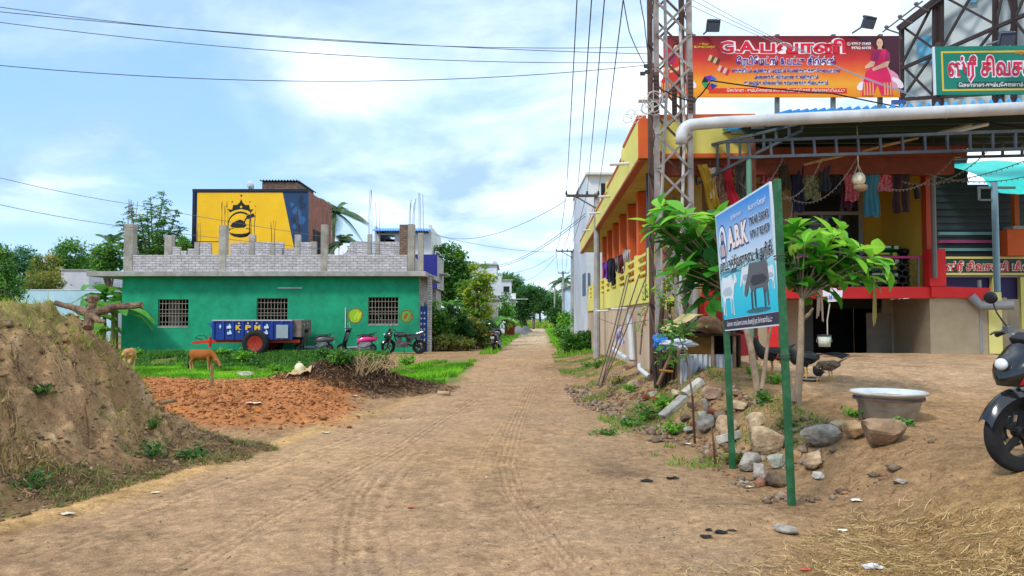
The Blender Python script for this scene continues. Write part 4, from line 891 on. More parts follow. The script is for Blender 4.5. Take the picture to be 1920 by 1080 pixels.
# veranda railing with wire mesh
t = thing('veranda_railing', 'magenta topped railing with hexagonal wire mesh on the red veranda edge', 'railing', (6.9, 14.85, 2.2)); Yr = 14.86
b = MB(); b.tube([P(1595, 483, Yr), P(1728, 482, Yr)], .025, 8); b.tube([P(1470, 483, Yr), P(1595, 483, Yr)], .025, 8); b.build('top_rail', F('#b0387a'), t)
b = MB(); s_ = .085
x0_, x1_, z0_, z1_ = fx(1480, Yr), fx(1726, Yr), 2.24, fz(484, Yr)
i = 0; zc = z0_
while zc < z1_:
    xc = x0_+(s_*.866 if i % 2 else 0)
    while xc < x1_:
        for k in (0, 1, 2):
            a = R(90+60*k); a2 = R(150+60*k); b.bar((xc+s_*math.cos(a), Yr, zc+s_*math.sin(a)), (xc+s_*math.cos(a2), Yr, zc+s_*math.sin(a2)), .008)
        xc += s_*1.732
    zc += s_*1.5; i += 1
b.build('wire_mesh', F('#3a3a40'), t)
b = MB(); [b.bar((fx(a, Yr), Yr, 2.2), (fx(a, Yr), Yr, fz(482, Yr)), .03) for a in (1520, 1600, 1724)]; b.build('rail_post', F('#6a6f74'), t)
# price card, ropes, bucket
t = thing('price_card', 'white price cards taped together hanging under the leafy young tree', 'card', P(1560, 560, 13.6)); Sc = plane(P(1543, 566, 13.6), (1, 0, 0)); k = 13.6/FOC
b = MB()
for (a, c, d, e) in ((0, 10, 16, 24), (9, 0, 34, 16), (24, 8, 36, 22), (14, 14, 26, 26)): b.plate([(a*k, c*k), (d*k, (c+1)*k), ((d+1)*k, e*k), (a*k, (e-1)*k)], Sc, .003, .003*a/9)
b.build('card', F('#d8dbe6'), t); b = MB(); text(b, Sc, '28 K', 10*k, 5*k, 7*k, 14*k, .02, .014); b.build('card_lettering', F('#2a58b8'), t)
b = MB(); b.tube([P(1558, 545, 13.6), P(1557, 520, 13.6)], .008, 5); b.build('string', F('#a09a88'), t)
t = thing('hanging_bucket', 'white paint bucket with a dark lid hanging on a rope before the basement', 'bucket', P(1546, 650, 14.2)); p = P(1546, 650, 14.2)
T = Matrix.Translation(p); b = MB(); b.lathe([(.001, 0), (.105, 0), (.12, .2), (.115, .2), (.1, .01)], T, 20); b.build('pail', M('pail_white', '#cfd6c8', '#a9b8a0', scale=5), t, smooth=True)
b = MB(); b.lathe([(.12, .2), (.13, .2), (.13, .225), (.001, .235)], T, 20); b.build('lid', F('#3a3d40'), t)
b = MB(); b.tube([p+Vector((-.125, 0, .2)), p+Vector((-.16, -.02, .1)), p+Vector((-.1, -.1, .04)), p+Vector((.1, -.1, .1)), p+Vector((.125, 0, .2))], .005, 5); b.build('handle', F('#8a8a86'), t)
b = MB(); b.tube([p+Vector((.06, 0, .23)), p+Vector((.06, 0, .5)), P(1556, 568, 14.2)], .012, 6); b.build('rope', F('#b8b4a8'), t)
for i, (a, top, bot, cc, lab) in enumerate(((1535, 535, 590, '#a59384', 'pale bundle of frayed rope hanging from the red veranda edge'), (1639, 520, 600, '#8a8248', 'straw coloured rope ends hanging off the red veranda edge'))):
    b = MB(); rnd = random.Random(i)
    for k in range(14):
        x = rnd.uniform(-.08, .08) if i == 0 else rnd.uniform(-.03, .03); p = P(a, top, 14.75); z1 = fz(bot+rnd.uniform(-14, 14), 14.75)
        b.tube([(p.x+x*.4, 14.75, p.z), (p.x+x, 14.74, (p.z+z1)/2), (p.x+x*1.3, 14.76, z1)], .009, 4)
    tag(b.build('rope_bundle', F(cc, .9), origin=P(a, top, 14.75)), lab, 'rope')
# small bits on the wall
tag(MB().box(fx(1704, 16.0), fx(1716, 16.0), 15.95, 15.97, fz(440, 16), fz(403, 16)).build('wall_notice', M('notice_print', '#8c8578', '#3a342e', scale=12, lo=.48, hi=.52), origin=P(1710, 440, 16)), 'printed notice pasted on the ochre veranda wall', 'notice')
t = tag(MB().tube([P(1716, 345, 14.9), P(1722, 372, 14.9)], [.05, .07], 8).build('speaker_bag', F('#2b2a2c'), origin=P(1718, 360, 14.9)), 'small black pouch hung on the veranda corner post', 'pouch')
# fairy light wires under the awning
def sag(a, c, d, n=14): return [a.lerp(c, i/n)-Vector((0, 0, d*4*(i/n)*(1-i/n))) for i in range(n+1)]
rnd = random.Random(8); m_wire = F('#6d655c', .6)
for i, (a, c, d, lab) in enumerate(((P(1385, 340, 13.6), P(1470, 292, 13.3), .35, 'string of fairy lights drooping left above the blue sign board'), (P(1430, 345, 13.6), P(1545, 290, 13.4), .5, 'string of fairy lights drooping above the shop door'),
        (P(1455, 350, 13.7), P(1610, 290, 13.4), .55, 'string of fairy lights drooping behind the white gourd'), (P(1640, 345, 13.6), P(1788, 296, 13.4), .3, 'string of fairy lights crossing before the teal kurta'),
        (P(1690, 340, 13.6), P(1850, 285, 13.4), .25, 'string of fairy lights crossing the veranda corner'), (P(1735, 325, 13.6), P(1960, 320, 13.2), .18, 'nearly level string of fairy lights before the dark shutter'), (P(1740, 345, 13.7), P(1960, 285, 13.2), .1, 'rising string of fairy lights before the teal canopy'))):
    t = thing('fairy_lights', lab, 'fairy lights', a, 'fairy light strings under the awning'); pts = sag(a, c, d, 22)
    b = MB(); b.tube(pts, .008, 4); b.build('wire', m_wire, t)
    for k, p in enumerate(pts[1:-1]):
        if i == 0 and k == 0: bulb0 = MB().ell((0, 0, 0), (.009, .009, .014), nu=6, nv=4).build('bulb', F('#8d8270', .4), smooth=True); bb_ = bulb0
        else: bb_ = bulb0.copy(); col.objects.link(bb_)
        bb_.parent = t; bb_.location = p+Vector((0, 0, -.02))-ORG[t.name]
# ============================================================ SIGN BOARDS, TOWER, WIRES
Yg = 17.0; kg = Yg/FOC
t = thing('billboard', 'long red and yellow clothing shop billboard standing on the yellow house roof', 'billboard', P(1470, 182, Yg))
Sb = plane(P(1245, 182, Yg), (1, 0, 0)); gx_ = lambda x: (x-1245)*kg; gy_ = lambda y: (182-y)*kg; G_ = lambda x, y: (gx_(x), gy_(y))
Wg, Hg = gx_(1693), gy_(64)
b = MB(); b.plate([(0, 0), (Wg, 0), (Wg, Hg), (0, Hg)], Sb, .04); b.build('panel', MGRAD('billboard_print', [(0, '#e0861e'), (.22, '#e6a02c'), (.42, '#dd6a2a'), (.62, '#c83430'), (1, '#5f1524')], 2, 0, Hg, rough=.45, noise=.12), t)
b = MB(); b.plate([G_(1590, 64.5), G_(1692.5, 64.5), G_(1692.5, 170), G_(1670, 120), G_(1640, 80)], Sb, .001, .003); b.build('dark_corner_print', F('#45192c', .45), t)
def word(nm, par, S, s, u, v, h, wd, halo, fill, b0=.06, b1=.02, lay=.006):
    b = MB()
    if halo: text(b, S, s, u, v, h, wd, b0, lay); b.cur = 1
    text(b, S, s, u, v, h, wd, b1, lay+.004); return b.build(nm, [F(halo), F(fill)] if halo else F(fill), par)
word('title_lettering', t, Sb, 'G.A.பவானி', gx_(1349), gy_(96.5), 21*kg, 242*kg, '#eee6ea', '#d8203a', .09, .035)
word('subtitle_lettering', t, Sb, 'ெரடிேமட்ஸ் & பட்டு சில்க்ஸ்', gx_(1382), gy_(119.5), 13*kg, 190*kg, '#f4ecf4', '#4a2a86', .085, .035)
for s, a, c, y, h in (('எங்களிடம் ஆண்கள் மற்றும் ெபண்களுக்கு ேதைவயான', 1374, 1580, 134, 6.2), ('அைனத்து விதமான துணிகளும்', 1417, 1538, 146, 6.2), ('குைறந்த விைலயில் தரமானதாக கிைடக்கும்.', 1397, 1558, 157.5, 6.2)):
    word('line_lettering', t, Sb, s, gx_(a), gy_(y), h*kg, (c-a)*kg, '#f4eee8', '#2a3a9c', .10, .04)
b = MB(); b.plate([G_(1330, 175), G_(1592, 175), G_(1592, 165), G_(1330, 165)], Sb, .001, .004); b.build('address_strip', F('#d83a26'), t)
word('address_lettering', t, Sb, 'ெசன்ைன - கும்பேகாணம் சாைல, சிவசக்தி நகர், சின்னகள்ளிப்பட்டு', gx_(1364), gy_(172), 5.5*kg, 224*kg, None, '#f0e6da', lay=.008)
word('phone_lettering', t, Sb, '97917 82459', gx_(1602), gy_(82), 5*kg, 37*kg, None, '#f2eef0', b1=.025); word('phone_lettering', t, Sb, '99762 60428', gx_(1602), gy_(90), 5*kg, 37*kg, None, '#f2eef0', b1=.025)
b = MB(); stroke(b, Sb, [(gx_(1597)+3*kg*math.cos(i), gy_(80)+3*kg*math.sin(i)) for i in [j*.5236 for j in range(12)]], .7*kg, .01, True); stroke(b, Sb, [G_(1595.6, 78.4), G_(1596.4, 80.6), G_(1598.4, 81.6)], .9*kg, .011); b.build('phone_symbol', F('#f2eef0'), t)
word('owner_lettering', t, Sb, 'உரிைம :', gx_(1313), gy_(82), 4*kg, 18*kg, None, '#e0c63a'); word('owner_lettering', t, Sb, 'M.S.குணேசகரன்', gx_(1303), gy_(88), 4.5*kg, 40*kg, None, '#e0c63a')
word('mark_lettering', t, Sb, 'உ', gx_(1455), gy_(69), 3*kg, 5*kg, None, '#f0e6ea')
def saree(x, y, s, mat_s, par, flip=1):
    """a seated woman in a saree printed on the board (x,y is the chin, s the scale in photo pixels)"""
    g_ = lambda a, c: (gx_(x+flip*a*s), gy_(y+c*s)); b = MB(); L0 = .006
    for k, (a, c, w2, h2, rot) in enumerate(((-30, 72, 8, 16, .5), (-36, 80, 8, 14, .9), (30, 62, 8, 16, -.5), (36, 74, 8, 16, -.8), (24, 78, 8, 14, -1.1), (-20, 62, 7, 14, .2), (18, 55, 7, 16, -.2))):
        pts = []
        for i in range(12):
            an = i*math.pi/6; dx, dy = w2*math.cos(an)*(1-.5*max(0, -math.sin(an))), h2*math.sin(an); pts.append(g_(a+dx*math.cos(rot)-dy*math.sin(rot), c+dx*math.sin(rot)+dy*math.cos(rot)))
        b.cur = 4 if k % 2 else 5; b.plate(pts[::flip], Sb, .001, L0-.002+.0002*k)
    b.cur = 0; b.plate([g_(*p) for p in ((-8, -12), (-5, -20), (3, -22), (9, -16), (11, -4), (12, 4), (8, 2), (-4, -2))][::-flip], Sb, .001, L0)
    b.cur = 1; b.plate([(gx_(x+flip*1*s+6.6*s*math.cos(i*.45)), gy_(y-8.5*s+9.5*s*math.sin(i*.45))) for i in range(14)], Sb, .001, L0+.001)
    b.plate([g_(*p) for p in ((-2, -3), (4, -3), (6, 6), (-4, 6))][::-flip], Sb, .001, L0+.0012)
    b.cur = 3; b.plate([g_(*p) for p in ((-9, 5), (12, 4), (21, 12), (22, 28), (14, 30), (14, 42), (-10, 42), (-8, 28), (-18, 30), (-16, 12))][::-flip], Sb, .001, L0+.0016)
    b.cur = 1; b.plate([g_(*p) for p in ((-18, 29), (-9, 31), (-12, 40), (-30, 46), (-31, 41))][::-flip], Sb, .001, L0+.003); b.plate([g_(*p) for p in ((14, 30), (21, 29), (17, 40), (-14, 50), (-16, 45))][::-flip], Sb, .001, L0+.0034)
    b.cur = 2; b.plate([g_(*p) for p in ((-12, 40), (14, 40), (22, 60), (26, 102), (2, 100), (-6, 78), (-14, 103), (-38, 102), (-34, 70), (-28, 50))][::-flip], Sb, .001, L0+.0022)
    b.plate([g_(*p) for p in ((6, 4), (14, 5), (10, 40), (-9, 42), (-8, 34))][::-flip], Sb, .001, L0+.0026)
    b.cur = 6
    for i, a in enumerate((-34, -28, -22, -16, 8, 14, 20)): b.plate([g_(a, 74), g_(a+2.5, 74), g_(a+3.5, 101), g_(a, 101)][::-flip], Sb, .001, L0+.004)
    b.cur = 0
    for dx in (-1.6, 3): b.plate([g_(dx-1, -10), g_(dx+1, -10), g_(dx+1, -9), g_(dx-1, -9)][::-flip], Sb, .0005, L0+.003)
    b.cur = 3; b.plate([g_(-.8, -4.6), g_(2.6, -4.6), g_(1, -3.4)][::-flip], Sb, .0005, L0+.003)
    b.build('woman_print', [F('#1d1216'), F('#e2b08e'), F(mat_s), F('#a0245c'), F('#f1e4ea'), F('#e79ab0'), F('#e8a45a')], par)
saree(1655, 86, .92, '#e0245e', t); saree(1268, 96, .8, '#c8321e', t)
for i, (x, y, c1, c2) in enumerate(((1340, 110, '#c9b48a', '#6a3a2a'), (1358, 130, '#d8b8a8', '#c02848'))):
    b = MB()
    for k in range(4): b.cur = k % 2; b.plate([G_(x-12+5*k, y+1+2.3*k), G_(x-7+5*k, y+3.5+2.3*k), G_(x-2+5*k, y-7+2.3*k), G_(x-7+5*k, y-9.5+2.3*k)], Sb, .001, .006+.0004*k)
    b.build('shirts_print', [F(c1), F(c2)], t)
b = MB(); cl5 = ['#c89a5a', '#3a6ac8', '#6a2aa8', '#1a1a22', '#2a9a5a', '#c83a2a', '#203a90']
for k in range(7): a = k*.9; b.cur = k; b.plate([(gx_(1332)+13*kg*math.cos(a+d)*r_, gy_(154)+12*kg*math.sin(a+d)*r_) for d, r_ in ((-.5, .3), (-.45, 1.2), (.45, 1.2), (.5, .3))], Sb, .001, .006+.0004*k)
b.build('cloth_fan_print', [F(c) for c in cl5], t)
for a in (1300, 1457, 1562, 1650): b = MB(); b.bar(P(a, 65, Yg+.12), P(a, 240, Yg+.12), .09); b.build('support_post', F('#6b7378'), t)
b = MB()
for y in (72, 120, 175): b.bar(P(1248, y, Yg+.075), P(1690, y, Yg+.075), .06)
b.build('rear_frame', F('#5a4a42'), t)
def flood(base, head, label, rz=0):
    t = thing('floodlight', label, 'floodlight', base); b = MB(); b.tube([base, base.lerp(head, .9), head], .022, 6); b.build('arm', F('#7a8086'), t)
    b = MB(); b.cbox(head, (.30, .10, .26), rot=(R(30), 0, rz)); b.cbox(head+Vector((0, .05, .15)), (.22, .08, .05), rot=(R(20), 0, rz)); b.build('lamp_head', F('#3b4250', .4), t, bevel=.01)
    b = MB(); b.cbox(head+Vector((0, -.03, -.055)), (.26, .012, .2), rot=(R(30), 0, rz)); b.build('lens', F('#59636f', .2), t)
flood(P(1319, 64, 17), P(1337, 48, 16.6), 'boxy floodlight above the left part of the red billboard'); flood(P(1598, 62, 17), P(1629, 42, 16.5), 'tilted floodlight above the right part of the red billboard', .3)
# ---- green shop board
Yb2 = 15.9; kb = Yb2/FOC
t = thing('shop_board', 'green shop board with a yellow border above the blue awning', 'sign board', P(1840, 178, Yb2)); S2 = plane(P(1755, 178, Yb2), (1, 0, .012)); H2 = lambda x, y: ((x-1755)*kb, (178-y)*kb)
b = MB(); b.plate([H2(1755, 178), H2(2010, 178), H2(2010, 85), H2(1755, 85)], S2, .06); b.build('panel', F('#0f7a66', .5), t)
b = MB()
for p in (((1767, 171), (2000, 171), (2000, 167.5), (1767, 167.5)), ((1767, 98), (2000, 98), (2000, 94.5), (1767, 94.5)), ((1767, 167.5), (1770.5, 167.5), (1770.5, 98), (1767, 98))): b.plate([H2(*q) for q in p], S2, .001, .004)
b.build('border', F('#d8b838'), t)
b = MB(); b.box(0, .001, 0, .001, 0, .001); b = MB(); b.plate([H2(1753, 178), H2(1755.8, 178), H2(1755.8, 85), H2(1753, 85)], S2, .06, .003); b.build('edge_strip', F('#cfe0e8'), t)
word('title_lettering', t, S2, 'ஸ்ரீ சிவசக்தி', *H2(1778, 142), 31*kb, 196*kb, '#eae4ea', '#d0284a', .085, .03)
b = MB(); b.plate([H2(1796, 166), H2(2000, 166), H2(2000, 154), H2(1796, 154)], S2, .001, .004); b.build('address_strip', F('#1f4a44'), t)
word('address_lettering', t, S2, 'ெசன்ைன-கும்பேகாணம் சாைல', *H2(1798, 163.5), 7*kb, 158*kb, None, '#f0eee6', lay=.008, b1=.02)
word('small_lettering', t, S2, 'விற்பைன', *H2(1907, 101), 6*kb, 40*kb, None, '#e0862a', lay=.008, b1=.02)
for a in (1758, 1878, 1985): b = MB(); b.bar(P(a, 80, Yb2+.1), P(a, 215, Yb2+.1), .08); b.build('support_post', F('#4a3634'), t)
flood(P(1850, 84, 15.8), P(1888, 72, 15.4), 'dark floodlight leaning over the green shop board', -.2)
# ---- big hoarding seen from behind
t = thing('hoarding', 'huge hoarding seen from behind, white sheet on a dark steel truss', 'hoarding', P(1800, 200, 20))
A0, A1 = P(1688, 62, 22), P(1688, 205, 22); B0, B1 = P(2120, -270, 17.5), P(2120, 200, 17.5)
b = MB(); b.grid(lambda u, v: A1.lerp(B1, u).lerp(A0.lerp(B0, u), v)+Vector((.03*math.sin(u*9+v*5), .05*math.sin(u*14)*math.sin(v*6), 0)), 30, 16); b.build('sheet', M('white_flex_back', '#c9d3d6', '#b4bfc3', scale=.8, rough=.6, bump=.05, stain=.2), t, smooth=True)
b = MB(); off = Vector((-.25, -.55, 0)); hp_ = lambda u, v: A1.lerp(B1, u).lerp(A0.lerp(B0, u), v)+off
b.bar(hp_(-.02, 1), hp_(1, 1), .12); b.bar(hp_(-.02, .96)+Vector((0, -.2, 0)), hp_(1, .96)+Vector((0, -.2, 0)), .08); b.bar(hp_(0, .45), hp_(1, .52), .09); b.bar(hp_(0, .06), hp_(1, .06), .09)
us = (.0, .17, .20, .45, .53, .75, 1)
for u in us: b.bar(hp_(u, -.1), hp_(u, 1), .11)
for a, c in zip(us, us[1:]):
    if c-a < .05: continue
    b.bar(hp_(a, .06), hp_(c, .5), .06); b.bar(hp_(a, .5), hp_(c, .06), .06); b.bar(hp_(a, .5), hp_(c, 1), .06); b.bar(hp_(a, 1), hp_(c, .52), .06)
b.build('truss_frame', M('dark_brown_steel', '#3c2b2b', '#2a2022', scale=5, rough=.6, stain=.2), t)
for u, v, s in ((.09, .5, .5), (.27, .1, .3), (.34, 1.0-.18, .25)):
    b = MB()
    p = A1.lerp(B1, u).lerp(A0.lerp(B0, u), v)+Vector((-.04, -.08, 0)); d = (B1-A1).normalized(); b.add([p, p+d*s*.9, p+d*s*.9+Vector((0, 0, s*1.6)), p+Vector((0, 0, s*1.6))], [(0, 1, 2, 3)]); b.build('show_through_print', F('#6fb6dc'), t)
b = MB(); p = hp_(0, 1)
b.bar(P(1655, 60, 20.5), P(1730, 2, 19), .03)
for f in (.1, .45, .85): c = P(1655, 60, 20.5).lerp(P(1730, 2, 19), f); b.ell(c+Vector((0, 0, .06)), (.06, .06, .05)); b.bar(c, c+Vector((.5, .3, 0)), .03)
b.build('lamp_rail', F('#6f6a68'), t)
t = tag(MB().box(fx(1682, 16.6), fx(1708, 16.6), 16.6, 16.66, fz(195, 16.6), fz(187, 16.6)).build('solar_lamp', F('#4a5a94', .3), origin=P(1695, 195, 16.6)), 'small blue solar panel lamp behind the awning edge', 'solar lamp')
# ---- blue cattle feed sign by the road
t = thing('cattle_feed_sign', 'pale blue cattle feed sign with two cows on green posts at the roadside', 'sign', (2.4, 7.2, 0))
BL, BR, TL = Vector((2.31, 8.1, 1.46)), Vector((2.355, 6.49, 1.54)), Vector((2.25, 8.1, 2.70))
S3 = plane(BL, BR-BL, TL-BL); WA, HA = (BR-BL).length, 1.28; A_ = lambda u, v: (u*WA, v*HA)
b = MB(); b.plate([A_(0, 0), A_(1, 0), A_(1, 1), A_(0, 1)], S3, .02); b.build('panel', F('#d7e2ea', .4), t)
def band(nm, v0, v1, c0, c1, par=t):
    b = MB(); b.plate([A_(.015, v0), A_(.985, v0), A_(.985, v1), A_(.015, v1)], S3, .001, .002)
    return b.build(nm, MGRAD(nm+'_mat', [(0, c0), (1, c1)], 2, BL.z+v0*HA, BL.z+v1*HA+.05, rough=.4, noise=.06), par)
band('sky_print', .55, .985, '#c9dcec', '#1f7fd0'); band('hill_print', .42, .55, '#3fb6cc', '#b9d8e6'); band('water_print', .10, .42, '#22b6d4', '#4cc9dc')
b = MB()
for i in range(7): stroke(b, S3, [A_(.02+.96*k/12, .44+.018*i+.02*math.sin(k*.6+i)*(.5+k/12)+.04*k/12) for k in range(13)], .006, .0045+.0002*i)
b.build('ripple_print', F('#3f8ea8'), t)
b = MB(); b.plate([A_(.015, .012), A_(.985, .012), A_(.985, .095), A_(.015, .095)], S3, .001, .003); b.build('address_strip', F('#3a3450', .4), t)
word('address_lettering', t, S3, 'ெசன்ைன - கும்பேகாணம் சாைல, சிவசக்தி நகர், சின்னகள்ளிப்பட்டு', .10*WA, .035*HA, .034*HA, .8*WA, None, '#efecee', lay=.006, b1=.015)
word('title_lettering', t, S3, 'A.B.K', .24*WA, .665*HA, .155*HA, .38*WA, '#5a5f80', '#f4e4e2', .10, .05)
word('subtitle_lettering', t, S3, 'மாட்டுத்தீவனகைட & அரிசி', .05*WA, .50*HA, .085*HA, .92*WA, '#eef2f4', '#2a3040', .07, .02)
word('phone_lettering', t, S3, '79048 56043', .65*WA, .765*HA, .062*HA, .31*WA, '#eef4f8', '#2c4a70', .07, .02); word('phone_lettering', t, S3, '97917 82459', .65*WA, .665*HA, .062*HA, .31*WA, '#eef4f8', '#2c4a70', .07, .02)
word('small_lettering', t, S3, 'ஸ்ரீ சிவா துைண', .33*WA, .885*HA, .03*HA, .2*WA, None, '#e8f0f6', lay=.006, b1=.015); word('small_lettering', t, S3, 'M.S.குணேசகரன்', .66*WA, .88*HA, .036*HA, .28*WA, None, '#e8f0f6', lay=.006, b1=.015)
b = MB(); b.plate(disc(.125*WA, .72*HA, .085*WA, 24, .17*HA), S3, .001, .0035); b.cur = 1; b.plate(disc(.125*WA, .72*HA, .074*WA, 24, .155*HA), S3, .001, .005); b.cur = 0
b.plate([(.125*WA+x*WA, .72*HA+y*HA) for x, y in ((-.05, -.12), (.05, -.12), (.055, -.02), (.03, .03), (.03, .09), (0, .12), (-.03, .09), (-.03, .03), (-.055, -.02))], S3, .001, .0062)
b.cur = 2; b.plate(disc(.125*WA, (.72+.06)*HA, .018*WA, 12, .03*HA), S3, .001, .0075); b.plate([(.125*WA+x*WA, .72*HA+y*HA) for x, y in ((-.04, -.1), (.04, -.1), (.03, 0), (-.03, 0))], S3, .001, .0075)
b.build('emblem_print', [F('#27508a'), F('#dce8f0'), F('#c3a8a8')], t)
def cowprint(u0, v0, w2, h2, flip, mats, graze, lay):
    m_ = lambda x, y: A_(u0+(x if not flip else 1-x)*w2, v0+y*h2); b = MB(); body = [(0, .62), (.03, .9), (.12, 1), (.4, .96), (.62, 1), (.72, .98), (.78, .8)]
    body += ([(.92, .55), (.99, .36), (.93, .30), (.86, .38), (.76, .55)] if graze else [(.86, .98), (.92, 1.02), (1.0, .84), (.98, .76), (.90, .78), (.82, .70)])
    body += [(.72, .44), (.73, 0), (.68, 0), (.66, .40), (.60, .42), (.59, .05), (.545, .05), (.53, .44), (.25, .44), (.22, .25), (.23, 0), (.18, 0), (.17, .3), (.13, .4), (.11, .04), (.06, .04), (.07, .5), (.03, .5)]
    pts = [m_(x, y) for x, y in body]; pts = pts if flip else pts[::-1]; b.plate(pts, S3, .001, lay)
    b.cur = 1; q_ = [m_(x, y) for x, y in ((.06, .6), (.15, .52), (.6, .5), (.7, .6), (.6, .72), (.2, .7))]; b.plate(q_, S3, .0005, lay+.002)
    for x in (.19, .55, .69): b.plate([m_(x, .03), m_(x+.02, .03), m_(x+.02, .38), m_(x, .38)], S3, .0005, lay+.002)
    b.build('cow_print', mats, t)
cowprint(.03, .12, .32, .33, False, [F('#dfe8ee'), F('#b4c4d4')], False, .006); cowprint(.80, .25, .17, .18, True, [F('#dbe4ea'), F('#aab8c6')], True, .005)
cowprint(.40, .26, .2, .22, True, [F('#d8dfe4'), F('#9fb0bf')], True, .005); cowprint(.47, .14, .42, .35, True, [F('#5f6168'), F('#3a3c44')], True, .0085)
b = MB(); b.plate(disc(.68*WA, .13*HA, .2*WA, 20, .018*HA), S3, .0005, .0045); b.build('ground_print', F('#3a6a78'), t)
m_gpost = M('green_post_paint', '#1f5a35', '#39724e', scale=9, rough=.55, bump=.15, stain=.3, lo=.45, hi=.7)
for pts in ([P(1455, 337, 6.46), P(1466, 560, 6.46), P(1483, 945, 6.46)], [P(1352, 420, 8.14), P(1360, 640, 8.12), P(1373, 882, 8.05)]):
    b = MB(); b.bar(pts[0]+Vector((0, -.02, 0)), pts[2]+Vector((0, -.02, -.05)), .06, .05, up=(0, 1, 0)); b.build('sign_post', m_gpost, t, bevel=.006)
b = MB()
for f, y in ((.28, 6.44), (.62, 6.44)): p = P(1455, 337, y).lerp(P(1483, 945, y), f*.9); b.tube([p+Vector((.05*math.cos(a), .045*math.sin(a), .004*a)) for a in [i*.6 for i in range(22)]], .004, 4)
p = P(1462, 375, 6.44); b.tube([p, p+Vector((.05, 0, .03)), p+Vector((.11, 0, -.03)), p+Vector((.10, 0, -.14)), p+Vector((.03, 0, -.2))], .004, 5)
b.build('tie_wire', m_steel, t)
# ---- lattice tower
t = thing('lattice_tower', 'tall rusty steel lattice pole crowded with cables in front of the yellow house', 'tower', (2.96, 13.7, .4))
x0_, x1_, y0_, y1_ = 2.65, 3.26, 13.4, 14.0; ztop = 9.2; m_tow = M('galvanised_rusty', '#b0aba8', '#7d6f68', scale=4, rough=.6, bump=.1, metal=.2, stain=.35); m_tow2 = M('brown_rusty_steel', '#6a4f45', '#4c3b36', scale=4, rough=.75, bump=.15, stain=.3)
for x, y, m in ((x0_, y0_, m_tow), (x1_, y0_, m_tow), (x0_, y1_, m_tow2), (x1_, y1_, m_tow2)):
    b = MB(); b.box(x-.045, x+.045, y-.006, y+.006, .2, ztop); b.box(x-.045, x-.033, y+.006, y+.09, .2, ztop); b.build('leg', m, t)
for fi, (a, c, m) in enumerate((((x0_, y0_-.012), (x1_, y0_-.012), m_tow), ((x0_, y1_+.012), (x1_, y1_+.012), m_tow2), ((x0_-.012-.04, y0_), (x0_-.052, y1_), m_tow2), ((x1_+.05, y0_), (x1_+.05, y1_), m_tow2))):
    b = MB(); z = .6; k = 0
    while z < ztop-.6:
        p, q_ = (a, c) if (k+fi) % 2 else (c, a); b.bar((*p, z), (*q_, z+.62), .045, .012, up=(0, 1, 0) if fi < 2 else (1, 0, 0))
        if fi < 2: b.bar((q_[0], q_[1]-.014, z), (p[0], p[1]-.014, z+.62), .04, .012, up=(0, 1, 0))
        z += .62; k += 1
    b.build('bracing', m, t)
for x, y in ((x0_-.02, y0_-.02), (x1_, y0_-.02), (x0_+.45, y1_)):
    b = MB(); b.box(x-.05, x+.05, y-.012, y-.007, 4.75+.6, 6.1); b.build('splice_plate', m_tow2, t)
    b = MB(); [b.cbox((x-.022+.044*(i % 2), y-.018, 5.42+.075*(i//2)), (.022, .012, .022)) for i in range(18)]; b.build('bolts', F('#2c2826'), t)
b = MB(); b.bar((x0_-.35, y0_-.06, 5.55), (x0_+.15, y0_-.06, 5.55), .05); b.build('side_bracket', m_tow, t)
b = MB(); rnd = random.Random(4)
for i in range(9):
    c = Vector((x0_-.12+rnd.uniform(-.12, .08), y0_-.12, 5.5+rnd.uniform(-.12, .12))); r_ = rnd.uniform(.07, .16); b.tube([c+Vector((r_*math.cos(a), .02*math.sin(a*2), r_*math.sin(a))) for a in [j*.42 for j in range(16)]], .006, 4)
for i in range(4): c = Vector((x0_-.35-.07*i, y0_-.1, 5.3-.08*(i % 2))); b.tube([c+Vector((.08*math.cos(a), 0, .08*math.sin(a))) for a in [j*.45 for j in range(14)]], .006, 4)
b.build('cable_coil', F('#cfcac6'), t)
b = MB()
for p in (P(1212, 124, 13.3), P(1205, 138, 13.3), P(1214, 135, 13.3)): b.cbox(p, (.09, .05, .06))
b.build('insulator', F('#3b3f44'), t)
for pts in ([(x0_+.2, 13.7, 8.8), (x0_+.25, 13.7, 6), (x0_+.1, 13.7, 3.2), (x0_+.15, 13.7, 1)], [(x1_-.15, 13.5, 7), (x1_-.1, 13.45, 5), (x1_-.2, 13.45, 2.5), (x1_-.15, 13.4, .8)]): b = MB(); b.tube(pts, .03, 8); b.build('conduit', F('#c4c0ba'), t)
# ---- utility poles
def upole(Y, px, ptop, pbase, arm, lab, r=.11, dz=0):
    base = P(px, pbase, Y); top = P(px, ptop, Y); base.z -= .3
    t = thing('utility_pole', lab, 'utility pole', base); b = MB(); b.tube([base, top], [r, r*.78], 10); b.build('pole', m_conc, t)
    ends = []
    if arm:
        a0, a1, ya = arm; pa, pb = P(a0, ya, Y-.12), P(a1, ya, Y-.12); b = MB(); b.bar(pa, pb, .07, .09); b.build('cross_arm', F('#4b4644'), t)
        b = MB(); b.bar(pa.lerp(pb, .25), P(px, ya+24*26/Y, Y-.12), .04); b.build('arm_brace', F('#4b4644'), t)
        for f in (0.0, .35, .65, 1.0):
            e = pa.lerp(pb, f); b = MB(); b.lathe([(.001, .02), (.03, .02), (.045, .08), (.03, .1), (.04, .15), (.001, .17)], Matrix.Translation(e), 8); b.build('insulator', F('#3a2e2a', .3), t); ends.append(e+Vector((0, 0, .15)))
    return ends
E1 = upole(25.5, 1119, 362, 684, (1062, 1122, 367), 'concrete utility pole with a cross arm beside the yellow balcony', .125)
E2 = upole(52, 1073, 470, 614, (1043, 1075, 471), 'second utility pole along the right side of the lane', .14)
